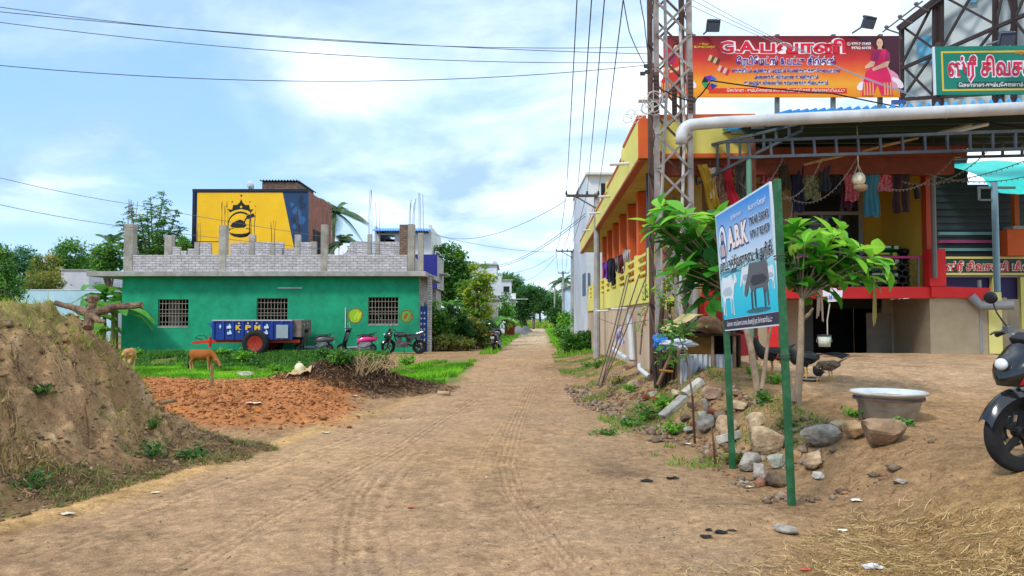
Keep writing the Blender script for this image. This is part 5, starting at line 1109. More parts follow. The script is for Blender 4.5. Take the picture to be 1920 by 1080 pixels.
E3 = upole(78, 1056, 508, 607, (1047, 1067, 512), 'thinner third utility pole farther down the lane', .13)
E4 = upole(100, 1040, 528, 600, (1031, 1049, 531), 'faraway fourth utility pole among the palms', .13)
def cable(pts, lab, r=.008, c='#5e6872', n=18, d=0.2, cat='cable', grp='overhead wires'):
    b = MB(); full = []
    for a, e in zip(pts, pts[1:]): full += sag(Vector(a), Vector(e), d, n)[(1 if full else 0):]
    b.tube(full, r, 5); return tag(b.build('overhead_wire', F(c, .5), origin=pts[0]), lab, cat, grp)
tops = [(1090, -160), (1120, -160), (1150, -200), (1200, -260)]
nm4 = ('leftmost', 'second from the left', 'third from the left', 'rightmost')
for i in range(4):
    far_ = P(tops[i][0], tops[i][1], 7.5-.3*i); cable([far_, E1[i]], 'overhead wire running from the balcony pole toward the viewer, %s of four' % nm4[i], .009, d=.12)
    cable([E1[i], E2[i]], 'wire between the first and second lane poles, %s of four' % nm4[i], .011, d=.45)
    cable([E2[i], E3[i]], 'wire between the second and third lane poles, %s of four' % nm4[i], .013, d=.5)
for i, (a, c, d_, lab) in enumerate((((-60, 5), (1216, 88), .25, 'uppermost grey cable crossing the sky to the lattice tower'), ((-60, 16), (1216, 101), .12, 'second cable crossing the sky just below the uppermost one'), ((-60, 34), (1214, 117), .22, 'third cable from the top crossing the sky to the lattice tower'), ((-60, 117), (1214, 122), .30, 'darker lowest cable crossing the sky nearly level to the tower'))):
    cable([P(*a, 11.5), P(*c, 13.3)], lab, .0065, '#525c68' if i < 3 else '#23282e', d=d_)
cable([P(-60, 318, 30), P(240, 382, 34.5), P(760, 465, 40)], 'thin upper wire at left passing in front of the yellow painted house', .012, d=.1); cable([P(-60, 370, 30), P(235, 425, 34.5), P(760, 480, 40)], 'thin lower wire at left reaching the corner column', .012, d=.1)
cable([P(800, 432, 48), P(1062, 376, 25.5)], 'slack wire from the white house roof to the pole by the balcony', .011, d=.9); cable([P(817, 441, 48), P(1043, 473, 52)], 'wire from the white house to the second pole', .012, d=.25)
cable([P(880, 490, 60), P(1098, 400, 26)], 'twin service cable with spacers over the lane, upper strand', .012, d=1.0); cable([P(880, 492.5, 60), P(1098, 405, 26)], 'twin service cable with spacers over the lane, lower strand', .012, d=1.0)
cable([P(930, 512, 62), P(1043, 476, 52)], 'wire from the far white house to the second pole', .012, d=.5); cable([P(958, 522, 75), P(1045, 478, 52)], 'slack wire over the dark trees to the second pole', .012, d=.9); cable([P(1075, 475, 52), P(1103, 540, 40)], 'wire falling right from the second pole toward the balcony', .011, d=.2)
for i in range(3): cable([Vector((x1_, 13.4, 7.6-.12*i)), P(1500+12*i, 92+6*i, 14.5), P(1700+10*i, 172+5*i, 13.6)], 'pale cable slanting across the red billboard, %s of three' % ('uppermost', 'middle', 'lowest')[i], .005, '#9da0a6', d=.05)
cable([Vector((x0_+.1, 13.2, 5.7)), P(1300, 190, 13.3), P(1306, 185, 13.3), P(1333, 151, 13.0), P(1560, 175, 13.2), P(1920, 240, 13.0)], 'black cable looping from the tower in front of the red billboard', .013, '#16181a', d=.03, n=8)
cable([P(1216, 132, 13.3), P(1180, 60, 11), P(1160, -60, 9.5)], 'wire rising steeply left of the lattice tower', .008, d=.05); cable([P(1218, 120, 13.3), P(1208, 40, 11), P(1190, -70, 9.5)], 'wire rising close beside the lattice tower', .008, d=.05)
# ============================================================ TREES AND PLANTS
def leafcloud(pts, size, rng, asp=.42, up=.6, tone=None, jit=.35, outward=None):
    """one folded rhombic leaf per point"""
    n = len(pts); d = rng.normal(size=(n, 3)); d[:, 2] = d[:, 2]*.6-.15
    if outward is not None: d = d*.8+outward*.9
    d /= np.linalg.norm(d, axis=1)[:, None]+1e-9
    nm = rng.normal(size=(n, 3))*.8; nm[:, 2] += up*1.6; s = np.cross(d, nm); s /= np.linalg.norm(s, axis=1)[:, None]+1e-9
    k = np.cross(s, d); L = size*(1+jit*rng.normal(size=n)).clip(.45, 1.8)[:, None]
    a = pts-d*L*.5; b_ = pts+s*L*asp*.5+k*L*.08; c = pts+d*L*.5-k*L*.06; e = pts-s*L*asp*.5+k*L*.08
    V = np.stack([a, b_, c, e], 1).reshape(-1, 3); F_ = np.arange(n*4).reshape(n, 4)
    t = (tone if tone is not None else rng.uniform(0, 1, n)); return V, F_, np.repeat(t, 4)
def clumps(blobs, K, per, sig, rng, shell=.55):
    P_, T_, O_ = [], [], []
    tot = sum(b[3]*b[4]*b[5] for b in blobs)**1
    for (x, y, z, rx, ry, rz) in blobs:
        kk = max(3, int(K*(rx*ry*rz)/tot+.5)) if len(blobs) > 1 else K
        d = rng.normal(size=(kk, 3)); d /= np.linalg.norm(d, axis=1)[:, None]; r = (shell+(1.05-shell)*rng.uniform(0, 1, kk)**.7)[:, None]
        c = np.array([x, y, z])+d*r*np.array([rx, ry, rz])
        ct = rng.uniform(.12, .88, kk)
        p = c[:, None, :]+rng.normal(size=(kk, per, 3))*sig*np.array([1, 1, .7])
        P_.append(p.reshape(-1, 3)); T_.append((ct[:, None]+.22*rng.normal(size=(kk, per))).ravel()); O_.append(np.repeat(d, per, 0))
    return np.concatenate(P_), np.concatenate(T_).clip(0, 1), np.concatenate(O_)
m_bark = M('grey_brown_bark', '#7a6654', '#51443a', scale=7, rough=.95, bump=.5, stain=.3)
m_barkp = M('pale_bark', '#a08c76', '#7b6955', scale=9, rough=.95, bump=.4, stain=.3)
LV = dict(dark=MLEAF('leaf_dark', '#1c4020', '#35642c', '#5a8a3c'), mid=MLEAF('leaf_mid', '#2a5a22', '#4a8030', '#79a848'), bright=MLEAF('leaf_bright', '#3b7d1e', '#5fa02e', '#9bcb4a'),
          yel=MLEAF('leaf_yellowish', '#47782a', '#86a838', '#b9bc3a'), olive=MLEAF('leaf_olive', '#42592c', '#667f3a', '#a08c3a'), blue=MLEAF('leaf_bluish', '#24503a', '#3f7350', '#6d9a6a'), rust=MLEAF('leaf_rusty', '#3a6230', '#6f8a3c', '#c0a040'))
def tree(name, label, cat, base, blobs, K, per, sig, size, mat, seed, trunk=.14, group=None, asp=.42, up=.6, shell=.5, bark=None, lean=(0, 0)):
    """blobs are relative to the base"""
    rng = np.random.RandomState(seed); base = Vector(base); t = thing(name, label, cat, base, group); bl = np.array(base)
    pts, tn, ow = clumps(blobs, K, per, sig, rng, shell); V, F_, T_ = leafcloud(pts+bl, size, rng, asp, up, tn, outward=ow)
    npmesh('crown', V, F_, mat, t, tone=T_)
    b = MB(); zc = sum(q[2] for q in blobs)/len(blobs); zlow = min(q[2]-q[5] for q in blobs); fork = max(.15, min(zlow+.2*(zc-zlow), zc*.6))
    f = base+Vector((lean[0]*.5, lean[1]*.5, fork)); b.tube([base-Vector((0, 0, .2)), base.lerp(f, .5)+Vector((trunk*.4, 0, 0)), f], [trunk*1.25, trunk, trunk*.8], 9)
    for q in blobs:
        for k in range(3):
            e = base+Vector((q[0]+rng.uniform(-.6, .6)*q[3], q[1]+rng.uniform(-.6, .6)*q[4], q[2]+rng.uniform(-.2, .7)*q[5])); m_ = f.lerp(e, .5)+Vector((rng.uniform(-.1, .1), 0, .1))*q[3]
            b.tube([f-Vector((0, 0, trunk)), m_, e], [trunk*.6, trunk*.38, trunk*.12], 6)
    b.build('trunk', bark or m_bark, t); return t
def tr(name, label, Y, px, pb, parts, K, per, sig, size, mat, seed, trunk=.14, cat='tree', z=0, **kw):
    """parts: crown blobs in photo pixels (cx, cy, rx, ry) at distance Y"""
    k = Y/FOC; base = Vector((fx(px, Y), Y, z)); bl = [((c[0]-px)*k, (c[4] if len(c) > 4 else 0), CAMH+(597-c[1])*k-z, c[2]*k, c[2]*k*.9, c[3]*k) for c in parts]
    return tree(name, label, cat, base, bl, K, per, sig*k, size*k, mat, seed, trunk, **kw)
gl_ = 'trees beyond the compound wall'
tr('broadleaf_tree', 'dark tree at the left frame edge above the earth mound', 38, 2, 590, [(-6, 500, 26, 40), (8, 545, 26, 36)], 90, 40, 7, 7, LV['mid'], 11, group=gl_)
tr('broadleaf_tree', 'bluish green tree second from the left edge beyond the pale blue wall', 80, 50, 575, [(40, 488, 28, 30), (55, 515, 26, 26), (20, 505, 18, 28)], 120, 40, 6, 5, LV['blue'], 12, group=gl_)
tr('broadleaf_tree', 'rounded dark green tree right of the yellowing tree beyond the compound wall', 76, 135, 575, [(130, 480, 30, 28), (112, 502, 24, 26), (152, 498, 20, 24)], 130, 40, 6, 5, LV['mid'], 13, group=gl_)
tr('flowering_tree', 'tree with yellowing crown patches between two green trees at the left', 72, 90, 575, [(76, 488, 18, 13), (100, 486, 14, 10), (84, 515, 28, 22)], 80, 34, 5, 4.5, LV['rust'], 14, group=gl_)
tr('broadleaf_tree', 'small light green tree in front of the dark trees beside the pale outbuilding', 58, 85, 585, [(85, 528, 32, 17), (60, 534, 18, 14)], 70, 34, 5, 5, LV['olive'], 15, group=gl_)
tr('broadleaf_tree', 'yellowish tree behind the pale outbuilding roof', 84, 165, 575, [(160, 500, 22, 12), (178, 490, 14, 18), (150, 508, 12, 8)], 60, 34, 5, 5, LV['rust'], 16, group=gl_)
# feathery tree behind the green house
def feathery(name, label, Y, px, base_py, tips, seed, n=190):
    rng = np.random.RandomState(seed); k = Y/FOC; base = Vector((fx(px, Y), Y, 0)); t = thing(name, label, 'tree', base); V, F_, T_ = [], [], []; b = MB()
    b.tube([base, base+Vector((.1, 0, 2.2)), P(px, 500, Y)], [.16, .13, .1], 8)
    for (tx, ty, dy) in tips:
        s_ = P(px+rng.uniform(-12, 12), 520, Y); e = P(tx, ty, Y+dy); m_ = s_.lerp(e, .5)+Vector(((e.x-s_.x)*.12, 0, .25)); br = [s_, m_, e]
        b.tube(br, [.07, .045, .012], 5)
        for j in range(n//6):
            f = rng.uniform(.15, 1)**.8; q = (s_.lerp(m_, f*2) if f < .5 else m_.lerp(e, f*2-1)); a = rng.uniform(0, 6.28); ln = rng.uniform(.35, .95)*(1.1-.35*f)
            d = Vector((math.cos(a), math.sin(a), rng.uniform(.0, .7))).normalized(); nq = 12
            for i in range(nq):
                g_ = i/nq; c = q+d*ln*g_+Vector((0, 0, -.55*ln*g_*g_))
                for sd_ in (-1, 1):
                    V.append(c+Vector((rng.normal()*.035, rng.normal()*.035, -.02))+d.cross(Vector((0, 0, 1)))*sd_*.06); T_.append(np.clip(.5+.25*rng.normal(), 0, 1))
    V = np.array([tuple(v) for v in V]); A, B_, C_ = leafcloud(V, .135, rng, .30, .5, np.array(T_)); npmesh('crown', A, B_, LV['mid'], t, tone=C_); b.build('trunk', m_bark, t)
feathery('feathery_tree', 'tall feathery tree with drooping sprays behind the left end of the green house', 47, 284, 520, [(243, 378, 0), (228, 415, .5), (222, 450, 0), (262, 400, -.6), (282, 368, .4), (276, 392, -.8), (308, 356, .3), (312, 388, -.4), (332, 392, .2), (340, 425, .6), (346, 452, 0), (296, 430, -1), (264, 440, 1), (318, 440, 1), (238, 470, .8), (330, 470, -.6), (290, 460, .8), (306, 410, .8), (250, 425, -.5), (270, 470, 0), (312, 475, .5)], 21, 300)
tr('broadleaf_tree', 'small green tree at the left corner of the green house roof slab', 50, 205, 600, [(202, 478, 22, 22), (210, 500, 20, 14), (190, 492, 16, 14)], 60, 40, 6, 7, LV['mid'], 22)
tr('broadleaf_tree', 'small leafy tree just left of the yellow painted house', 54, 345, 600, [(345, 462, 14, 16), (335, 470, 14, 12)], 40, 40, 5, 6, LV['bright'], 23)
m_frond = MLEAF('palm_leaf', '#2c5236', '#4a7448', '#86a066', rough=.4)
def palm(name, label, base, hgt, nf, fl, seed, lean=(0, 0), droop=1.0, mat=None, stiff=0, wl=.16, r=.15):
    rng = np.random.RandomState(seed); base = Vector(base); t = thing(name, label, 'palm', base); top = base+Vector((lean[0], lean[1], hgt)); b = MB()
    b.tube([base-Vector((0, 0, .2)), base.lerp(top, .5)+Vector((lean[0]*-.15, 0, 0)), top], [r*1.2, r, r*.85], 9); b.build('trunk', m_barkp, t)
    for i in range(nf):
        a = 2*math.pi*(i*.382)+rng.uniform(-.2, .2); el = rng.uniform(-.25, 1.25); d = Vector((math.cos(a), math.sin(a), 0)); V = []; Fq_ = []; T_ = []; ns = 16; L_n = fl*rng.uniform(.8, 1.1); pts = []
        for j in range(ns+1):
            f = j/ns; h_ = math.sin(el)*f-droop*f*f*(.75-.2*math.sin(el)); pts.append(top+d*L_n*f*(math.cos(el)*.85+.15)+Vector((0, 0, L_n*h_)))
        for j in range(1, ns+1):
            c = pts[j]; tg = (pts[j]-pts[j-1]).normalized(); sd_ = tg.cross(Vector((0, 0, 1))); sd_ = sd_.normalized() if sd_.length > .01 else Vector((1, 0, 0)); f = j/ns; ll = L_n*wl*(.35+1.3*math.sin(math.pi*min(1, f*.9+.08)))*1.1
            for s in (-1, 1):
                for q in (0, .5):
                    c2 = c-(pts[j]-pts[j-1])*q; tip = c2+sd_*s*ll*.75+tg*ll*.6+Vector((0, 0, (-.45+stiff)*ll)); w_ = tg*L_n*.018; i0 = len(V); V += [c2-w_, c2+w_, tip+w_*.3, tip-w_*.3]; Fq_.append([i0, i0+1, i0+2, i0+3]); T_ += [np.clip(.45+.25*rng.normal(), 0, 1)]*4
        bb = MB(); fr = npmesh('frond', [tuple(v) for v in V], Fq_, mat or m_frond, t, tone=T_)
        bb.tube(pts, [.025*(1-j/(ns+1))+.008 for j in range(ns+1)], 4); bb.build('midrib', m_barkp, fr)
    return t
palm('coconut_palm', 'distant coconut palm left of the green house corner column', (fx(206, 72), 72, 0), fz(455, 72), 13, 2.0, 31, droop=.8)
palm('coconut_palm', 'shaggy palm rising behind the brick side of the yellow painted house', (fx(618, 57), 57, 0), fz(398, 57), 18, 2.7, 32, droop=.95, lean=(.3, 0))
palm('coconut_palm', 'low drooping palm right of the brick side wall behind the parapet', (fx(638, 50), 50, 0), fz(455, 50), 12, 1.9, 33, droop=1.0)
palm('coconut_palm', 'slender palm beside the second utility pole far down the lane', (fx(1056, 92), 92, 0), fz(528, 92), 14, 2.3, 34, droop=1.1)
palm('coconut_palm', 'low palm right of the second utility pole before the pale blue shed', (fx(1068, 86), 86, 0), fz(545, 86), 10, 2.0, 35, droop=1.1)
# lane side trees on the left
tr('broadleaf_tree', 'large dense green tree right of the navy blue house', 54, 845, 610, [(845, 492, 28, 34), (862, 505, 22, 34), (832, 530, 26, 36), (865, 545, 24, 36), (808, 468, 9, 9)], 190, 46, 6, 7, LV['mid'], 41, .2)
tr('flowering_tree', 'loose yellow green tree with yellow flowers beside the lane', 43, 898, 637, [(898, 515, 20, 22), (882, 545, 20, 24), (912, 535, 18, 26), (900, 575, 26, 24), (885, 590, 18, 18), (918, 590, 12, 20)], 110, 26, 5, 7.5, LV['yel'], 42, .1)
gb_ = 'bushes along the left side of the lane'
for i, (Y, px, pb, pa, mt, lab, K) in enumerate(((37.5, 812, 655, [(812, 600, 20, 32), (830, 612, 20, 30), (800, 628, 14, 24)], 'mid', 'tall leafy bush touching the blue gate', 110), (38.5, 850, 655, [(850, 605, 22, 36), (868, 622, 18, 28)], 'dark', 'dark leafy bush in the middle of the lane side hedge', 100),
        (39.5, 885, 652, [(885, 620, 20, 28), (900, 630, 16, 22)], 'olive', 'olive bush under the yellow flowered tree', 80), (40.5, 915, 650, [(912, 622, 14, 24), (924, 630, 10, 18)], 'dark', 'scrubby dark bush behind the parked end-on motorcycle', 60), (36.6, 838, 658, [(838, 640, 26, 13), (868, 645, 20, 10)], 'olive', 'low scrub along the foot of the lane side hedge', 60))):
    tr('bush', lab, Y, px, pb, pa, K, 34, 5, 6, LV[mt], 50+i, .05, 'bush', group=gb_)
tr('bamboo_bush', 'light green feathery bush before the farther white house', 66, 947, 615, [(945, 575, 12, 30), (955, 590, 10, 20), (938, 595, 8, 20)], 60, 34, 4, 4.5, LV['bright'], 58, .07, 'bush')
gd = 'trees closing the far end of the lane'
for i, (Y, px, pa, mt, lab, K) in enumerate(((92, 985, [(985, 572, 22, 30), (998, 562, 18, 24), (972, 590, 14, 20)], 'dark', 'big dark tree at the far end of the lane, left of the field', 150), (120, 1012, [(1010, 565, 20, 22), (1030, 572, 18, 20)], 'dark', 'far dark tree behind the bright field', 100), (125, 960, [(955, 535, 22, 22), (940, 548, 14, 20), (975, 545, 12, 16)], 'mid', 'tall far tree rising behind the farther white house', 110),
        (130, 1040, [(1038, 565, 16, 22), (1050, 580, 14, 16)], 'mid', 'far tree beside the thin third pole', 80), (82, 1042, [(1040, 590, 10, 14), (1050, 598, 12, 12)], 'dark', 'small dark tree at the right edge of the far field', 70), (110, 1000, [(990, 548, 16, 12), (1012, 550, 14, 10)], 'blue', 'pale bluish far tree crowns above the big dark tree', 70))):
    tr('broadleaf_tree', lab, Y, px, 600, pa, K, 40, 4.5, 4.5, LV[mt], 60+i, .2, group=gd)
for i, (Y, px, pa, mt, lab, K, zz_) in enumerate(((62, 1062, [(1060, 600, 10, 14), (1070, 606, 10, 10)], 'bright', 'light green bush around the second utility pole', 50, 0), (48, 1088, [(1088, 600, 14, 16), (1098, 610, 10, 12)], 'bright', 'bright green bush below the shade net', 60, 0), (33, 1085, [(1080, 640, 22, 15), (1100, 636, 16, 16), (1062, 646, 12, 10)], 'mid', 'dark leafy roadside bush left of the first utility pole', 100, .1), (56, 1052, [(1050, 620, 10, 8), (1060, 622, 12, 8)], 'mid', 'low bush at the right edge of the lane', 40, 0))):
    tr('bush', lab, Y, px, 640, pa, K, 36, 4.5, 5.5, LV[mt], 70+i, .04, 'bush', z=zz_, group='bushes along the right side of the lane')
# the far-off wood that closes the horizon
rng = np.random.RandomState(7); cc, tt = [], []
for i in range(520):
    a = rng.uniform(-80, 80); x = a*2.6; y = 165+rng.uniform(-14, 30); h_ = rng.uniform(4, 8.5)
    if abs(x-.0374*y) < 6: continue
    m_ = rng.uniform(.1, .9); p = rng.normal(size=(46, 3))*np.array([2.4, 1.8, h_*.26])+np.array([x, y, h_*.55]); p[:, 2] = np.abs(p[:, 2]); cc.append(p); tt.append(np.clip(m_+.2*rng.normal(size=46), 0, 1))
V, F_, T_ = leafcloud(np.concatenate(cc), .9, rng, .7, .6, np.concatenate(tt)); tag(npmesh('far_wood', V, F_, LV['mid'], tone=T_), 'far-off belt of trees closing the horizon', 'wood', kind='stuff')
# ---- banana plants
m_ban = MLEAF('banana_leaf', '#2f6a2a', '#4f9338', '#86b84e', rough=.4, trans=.3)
def banana(label, base, hgt, n, fl, seed):
    rng = np.random.RandomState(seed); base = Vector(base); t = thing('banana_plant', label, 'banana plant', base); top = base+Vector((0, 0, hgt)); b = MB(); b.tube([base-Vector((0, 0, .1)), top], [.12, .07], 8); b.build('stem', M('banana_stem', '#7d8a4a', '#5d5a34'), t)
    for i in range(n):
        a = i*2.4+rng.uniform(-.4, .4); el = rng.uniform(.25, 1.2); d = Vector((math.cos(a), math.sin(a), 0)); sd_ = Vector((-d.y, d.x, 0)); L_n = fl*rng.uniform(.8, 1.15); V, T_, Fq_ = [], [], []; ns = 12; tn = rng.uniform(.1, .9)
        for j in range(ns+1):
            f = j/ns; c = top+d*L_n*f*math.cos(el*(1-.5*f))+Vector((0, 0, L_n*(math.sin(el)*f-.75*f*f))); w_ = .22*fl*math.sin(math.pi*min(.97, f*.86+.12))**.7*(.25 if f < .12 else 1)
            for s in (-1, 0, 1): V.append(c+sd_*s*w_*(1+.08*rng.normal())+Vector((0, 0, .06*abs(s)*w_*4-.03*rng.normal()*abs(s)))); T_.append(np.clip(tn+.1*rng.normal(), 0, 1))
        for j in range(ns):
            for s in (0, 1):
                if rng.uniform() < .07: continue
                Fq_.append([j*3+s, j*3+s+1, j*3+s+4, j*3+s+3])
        npmesh('leaf', [tuple(v) for v in V], Fq_, m_ban, t, tone=T_)
gban = 'banana plants'
banana('broad leaved banana plant against the left corner of the green house', (fx(212, 34.2), 34.2, -.1), 1.9, 9, 1.9, 81); banana('taller banana plant behind the corner of the green house', (fx(196, 37), 37, 0), 2.7, 9, 1.9, 82); banana('ragged banana plant just right of the compound wall end', (fx(170, 36), 36, 0), 1.4, 8, 1.6, 83)
banana('dark banana plant crowded behind the left end of the green wall', (fx(218, 38.5), 38.5, 0), 2.3, 9, 2.0, 87); banana('low banana sucker in front of the pale blue compound wall', (fx(188, 35), 35, -.1), .9, 7, 1.4, 88)
banana('banana plant with an upright pale leaf right of the navy blue house', (fx(838, 44), 44, 0), 2.2, 6, 1.5, 84); banana('banana plant drooping over the lane beside the grey shed', (fx(935, 50), 50, 0), 1.3, 6, 1.6, 85); banana('banana plant below the green shade net', (fx(1093, 46), 46, 0), 1.1, 7, 1.3, 86)
# ---- broad leaved young trees by the sign
m_bad = MLEAF('almond_leaf', '#1d5519', '#43962a', '#9ad24a', rough=.55, trans=.35, spec=.25)
def bigleaf(V, Fq, T, c, d, up, L_n, w_, tn, curl):
    d = d.normalized(); s = d.cross(up); s = s.normalized() if s.length > .01 else Vector((1, 0, 0)); k = s.cross(d); i0 = len(V); ws = (.08, .5, .82, 1.0, .92, .55, .06); n = len(ws)
    for j, q in enumerate(ws):
        f = j/(n-1); m_ = c+d*L_n*f+k*(-curl*L_n*f*f)
        for sg in (-1, 0, 1): V.append(m_+s*sg*w_*q*.5+k*abs(sg)*w_*q*.14); T.append(tn)
    for j in range(n-1):
        for sg in (0, 1): Fq.append([i0+j*3+sg, i0+j*3+sg+1, i0+j*3+sg+4, i0+j*3+sg+3])
def almond(label, base, tips, seed, fork, stems=()):
    rng = np.random.RandomState(seed); base = Vector(base); t = thing('almond_tree', label, 'tree', base, 'broad leaved young trees by the sign'); b = MB(); fork = Vector(fork); b.tube([base-Vector((0, 0, .15)), base.lerp(fork, .5)+Vector((.02, 0, 0)), fork], [.05, .042, .034], 9)
    for s in stems: b.tube([Vector(q) for q in s], [.03, .022, .014][:len(s)], 7)
    V, Fq_, T_ = [], [], []
    for tp, nl, tn, L_n in tips:
        tp = Vector(tp); b.tube([fork, fork.lerp(tp, .55)+Vector((0, 0, .05)), tp], [.014, .009, .005], 6)
        ax = ((tp-fork).normalized()+Vector((0, 0, .7))).normalized()
        for i in range(nl):
            a = i*2.4+rng.uniform(-.3, .3); el = rng.uniform(-.25, 1.0)*(1 if i < nl-2 else 1.3); o1 = ax.orthogonal().normalized(); o2 = ax.cross(o1); d = (o1*math.cos(a)+o2*math.sin(a))*math.cos(el)+ax*math.sin(el)
            bigleaf(V, Fq_, T_, tp+d*.02-ax*.05*rng.uniform(0, 1.5), d, ax+Vector((0, 0, .4)), L_n*rng.uniform(.5, 1.15), L_n*rng.uniform(.42, .6), float(np.clip(tn+.2*rng.normal(), 0, 1)), rng.uniform(.05, .45))
    npmesh('crown', [tuple(v) for v in V], Fq_, m_bad, t, tone=T_, smooth=True); b.build('trunk', m_barkp, t)
rr = random.Random(17)
def T10(px, py, Y, nl, tn, L_n=.33): return (P(px, py, Y), nl, tn, L_n)
h1 = hit(1426, 745)
tl = [T10(1238, 385, 9.9, 9, .95), T10(1222, 415, 10.1, 7, .8), T10(1285, 400, 9.6, 8, .8), T10(1325, 415, 9.9, 8, .7), T10(1262, 425, 10.2, 9, .45), T10(1300, 445, 10, 9, .3), T10(1330, 455, 10.3, 9, .25), T10(1265, 455, 10.4, 8, .2), T10(1310, 485, 10, 9, .2), T10(1335, 500, 9.8, 9, .2), T10(1285, 500, 9.9, 7, .5), T10(1262, 505, 9.7, 6, .55), T10(1310, 530, 10.1, 9, .15), T10(1338, 540, 10.2, 9, .12), T10(1325, 520, 10.5, 8, .1), T10(1345, 470, 10.5, 9, .15), T10(1290, 470, 10.7, 9, .12), T10(1300, 425, 10.4, 9, .35), T10(1275, 440, 10.6, 9, .25), T10(1320, 465, 10.6, 9, .15), T10(1300, 510, 10.5, 9, .12), T10(1325, 560, 10, 8, .15), T10(1250, 405, 10.1, 8, .6), T10(1345, 405, 10, 8, .6), T10(1270, 480, 10.1, 8, .2), T10(1310, 440, 10.8, 9, .15), T10(1285, 455, 10.9, 9, .1), T10(1250, 440, 10.3, 8, .4), T10(1335, 480, 10.8, 9, .1), T10(1305, 490, 10.8, 9, .1), T10(1240, 425, 10.0, 7, .6), T10(1295, 540, 10.2, 7, .15), T10(1350, 520, 10.6, 8, .1), T10(1350, 430, 10.2, 8, .4)]  # low tones paint the shaded crown interior, high tones its bright top
almond('darker almond tree with large leaves left of the blue sign', h1, tl, 91, P(1385, 560, 10.2), [(h1+Vector((.02, 0, .1)), P(1440, 640, 10.1), P(1452, 585, 10.1))])
h2 = hit(1493, 762)
t2 = [T10(1565, 440, 9.4, 8, 1.0), T10(1578, 425, 9.5, 5, .95, .22), T10(1480, 440, 9.6, 8, .6), T10(1510, 455, 9.3, 8, .75), T10(1545, 470, 9.3, 9, .75), T10(1600, 470, 9.2, 8, .75), T10(1640, 480, 9.3, 8, .9), T10(1655, 495, 9.2, 6, .9), T10(1500, 500, 9.5, 9, .35), T10(1540, 510, 9.4, 9, .5), T10(1590, 505, 9.5, 8, .55), T10(1480, 525, 9.6, 8, .2), T10(1515, 540, 9.5, 9, .2), T10(1560, 535, 9.4, 7, .4), T10(1470, 470, 9.8, 9, .3), T10(1525, 480, 9.8, 9, .3), T10(1570, 490, 9.7, 8, .3), T10(1620, 510, 9.5, 6, .5), T10(1490, 420, 9.6, 6, .7), T10(1500, 525, 9.8, 9, .15), T10(1535, 525, 9.8, 9, .2), T10(1575, 520, 9.8, 8, .25), T10(1475, 500, 9.9, 9, .2), T10(1550, 495, 9.6, 9, .4), T10(1610, 490, 9.6, 8, .5), T10(1510, 550, 9.7, 7, .15), T10(1530, 450, 9.6, 7, .8), T10(1545, 560, 9.5, 4, .5, .2)]  # tones drop toward inner and lower tips, painting shade into the crown
almond('brighter almond tree with large leaves right of the blue sign', h2, t2, 92, P(1503, 560, 9.5), [(h2+Vector((-.03, 0, .05)), P(1476, 690, 9.45), P(1468, 640, 9.5)), (P(1503, 600, 9.5), P(1518, 588, 9.45), P(1524, 578, 9.4))])
# ---- small plants
def shoot(name, label, base, hgt, spread, nst, nl, size, mat, seed, cat='plant', group=None, asp=.42):
    """a herb or low bush: thin stems carrying leaves"""
    rng = np.random.RandomState(seed); base = Vector(base); t = thing(name, label, cat, base, group); b = MB(); pts = []
    for i in range(nst):
        a = rng.uniform(0, 6.28); r_ = spread*rng.uniform(.1, 1)**.6; e = base+Vector((r_*math.cos(a), r_*math.sin(a), hgt*rng.uniform(.55, 1.05)*(1-.3*r_/spread))); m_ = base.lerp(e, .5)+Vector((0, 0, hgt*.12)); b.tube([base-Vector((0, 0, .03)), m_, e], [.006+hgt*.006, .004+hgt*.004, .002+hgt*.001], 4)
        for j in range(nl):
            f = rng.uniform(.2, 1.02); q = base.lerp(m_, f*2) if f < .5 else m_.lerp(e, f*2-1); pts.append(tuple(q+Vector((rng.normal(), rng.normal(), rng.normal()*.6))*size*.7))
    pts = np.array(pts); V, F_, T_ = leafcloud(pts, size, rng, asp, .7, rng.uniform(0, 1, len(pts))); npmesh('leaves', V, F_, mat, t, tone=T_); b.build('stems', F('#6a7a3a'), t); return t
gw = 'weeds in front of the green house'
for i, (px, py, w_, h_, mt, lab) in enumerate(((255, 668, 30, 20, 'bright', 'pale weed against the left end of the green house wall'), (452, 682, 34, 42, 'bright', 'tall weed bush in front of the trailer wheel'), (478, 690, 20, 24, 'dark', 'dark low weed right below the trailer wheel'), (418, 668, 22, 20, 'bright', 'thin weed beside the trailer drawbar'), (607, 672, 30, 30, 'mid', 'weed bush in front of the grey scooter'), (640, 682, 34, 34, 'mid', 'weed bush between the two scooters'), (680, 680, 34, 34, 'bright', 'tallest weed bush in front of the pink scooter'), (715, 684, 26, 26, 'mid', 'weed bush right of the pink scooter'), (762, 688, 30, 30, 'bright', 'weed bush in front of the parked black motorcycle'), (520, 695, 22, 12, 'bright', 'small bright weed at the edge of the sunken field'), (567, 690, 18, 12, 'mid', 'low weed just behind the white can'))):
    p = hit(px, py, 12); k = p.y/FOC; shoot('weed_bush', lab, p, h_*k*.78, w_*k*.55, 20, 22, .12, LV[mt], 100+i, 'weed', gw)
gm = 'small plants on the mound foot'
for i, (px, py, s, lab) in enumerate(((290, 858, .26, 'largest dark green plant at the foot of the earth mound'), (282, 805, .19, 'dark green plant halfway up the mound foot'), (358, 862, .18, 'low dark plant nearest the road at the mound foot'), (60, 915, .2, 'low green plant at the left foot of the earth mound'), (70, 740, .12, 'tiny green tuft on the steep face of the mound'))):
    p = hit(px, py); shoot('mound_plant', lab, p, s*.8, s*.9, 9, 10, .06, LV['dark'], 120+i, 'plant', gm, .5)
gs_ = 'weeds along the right bank'
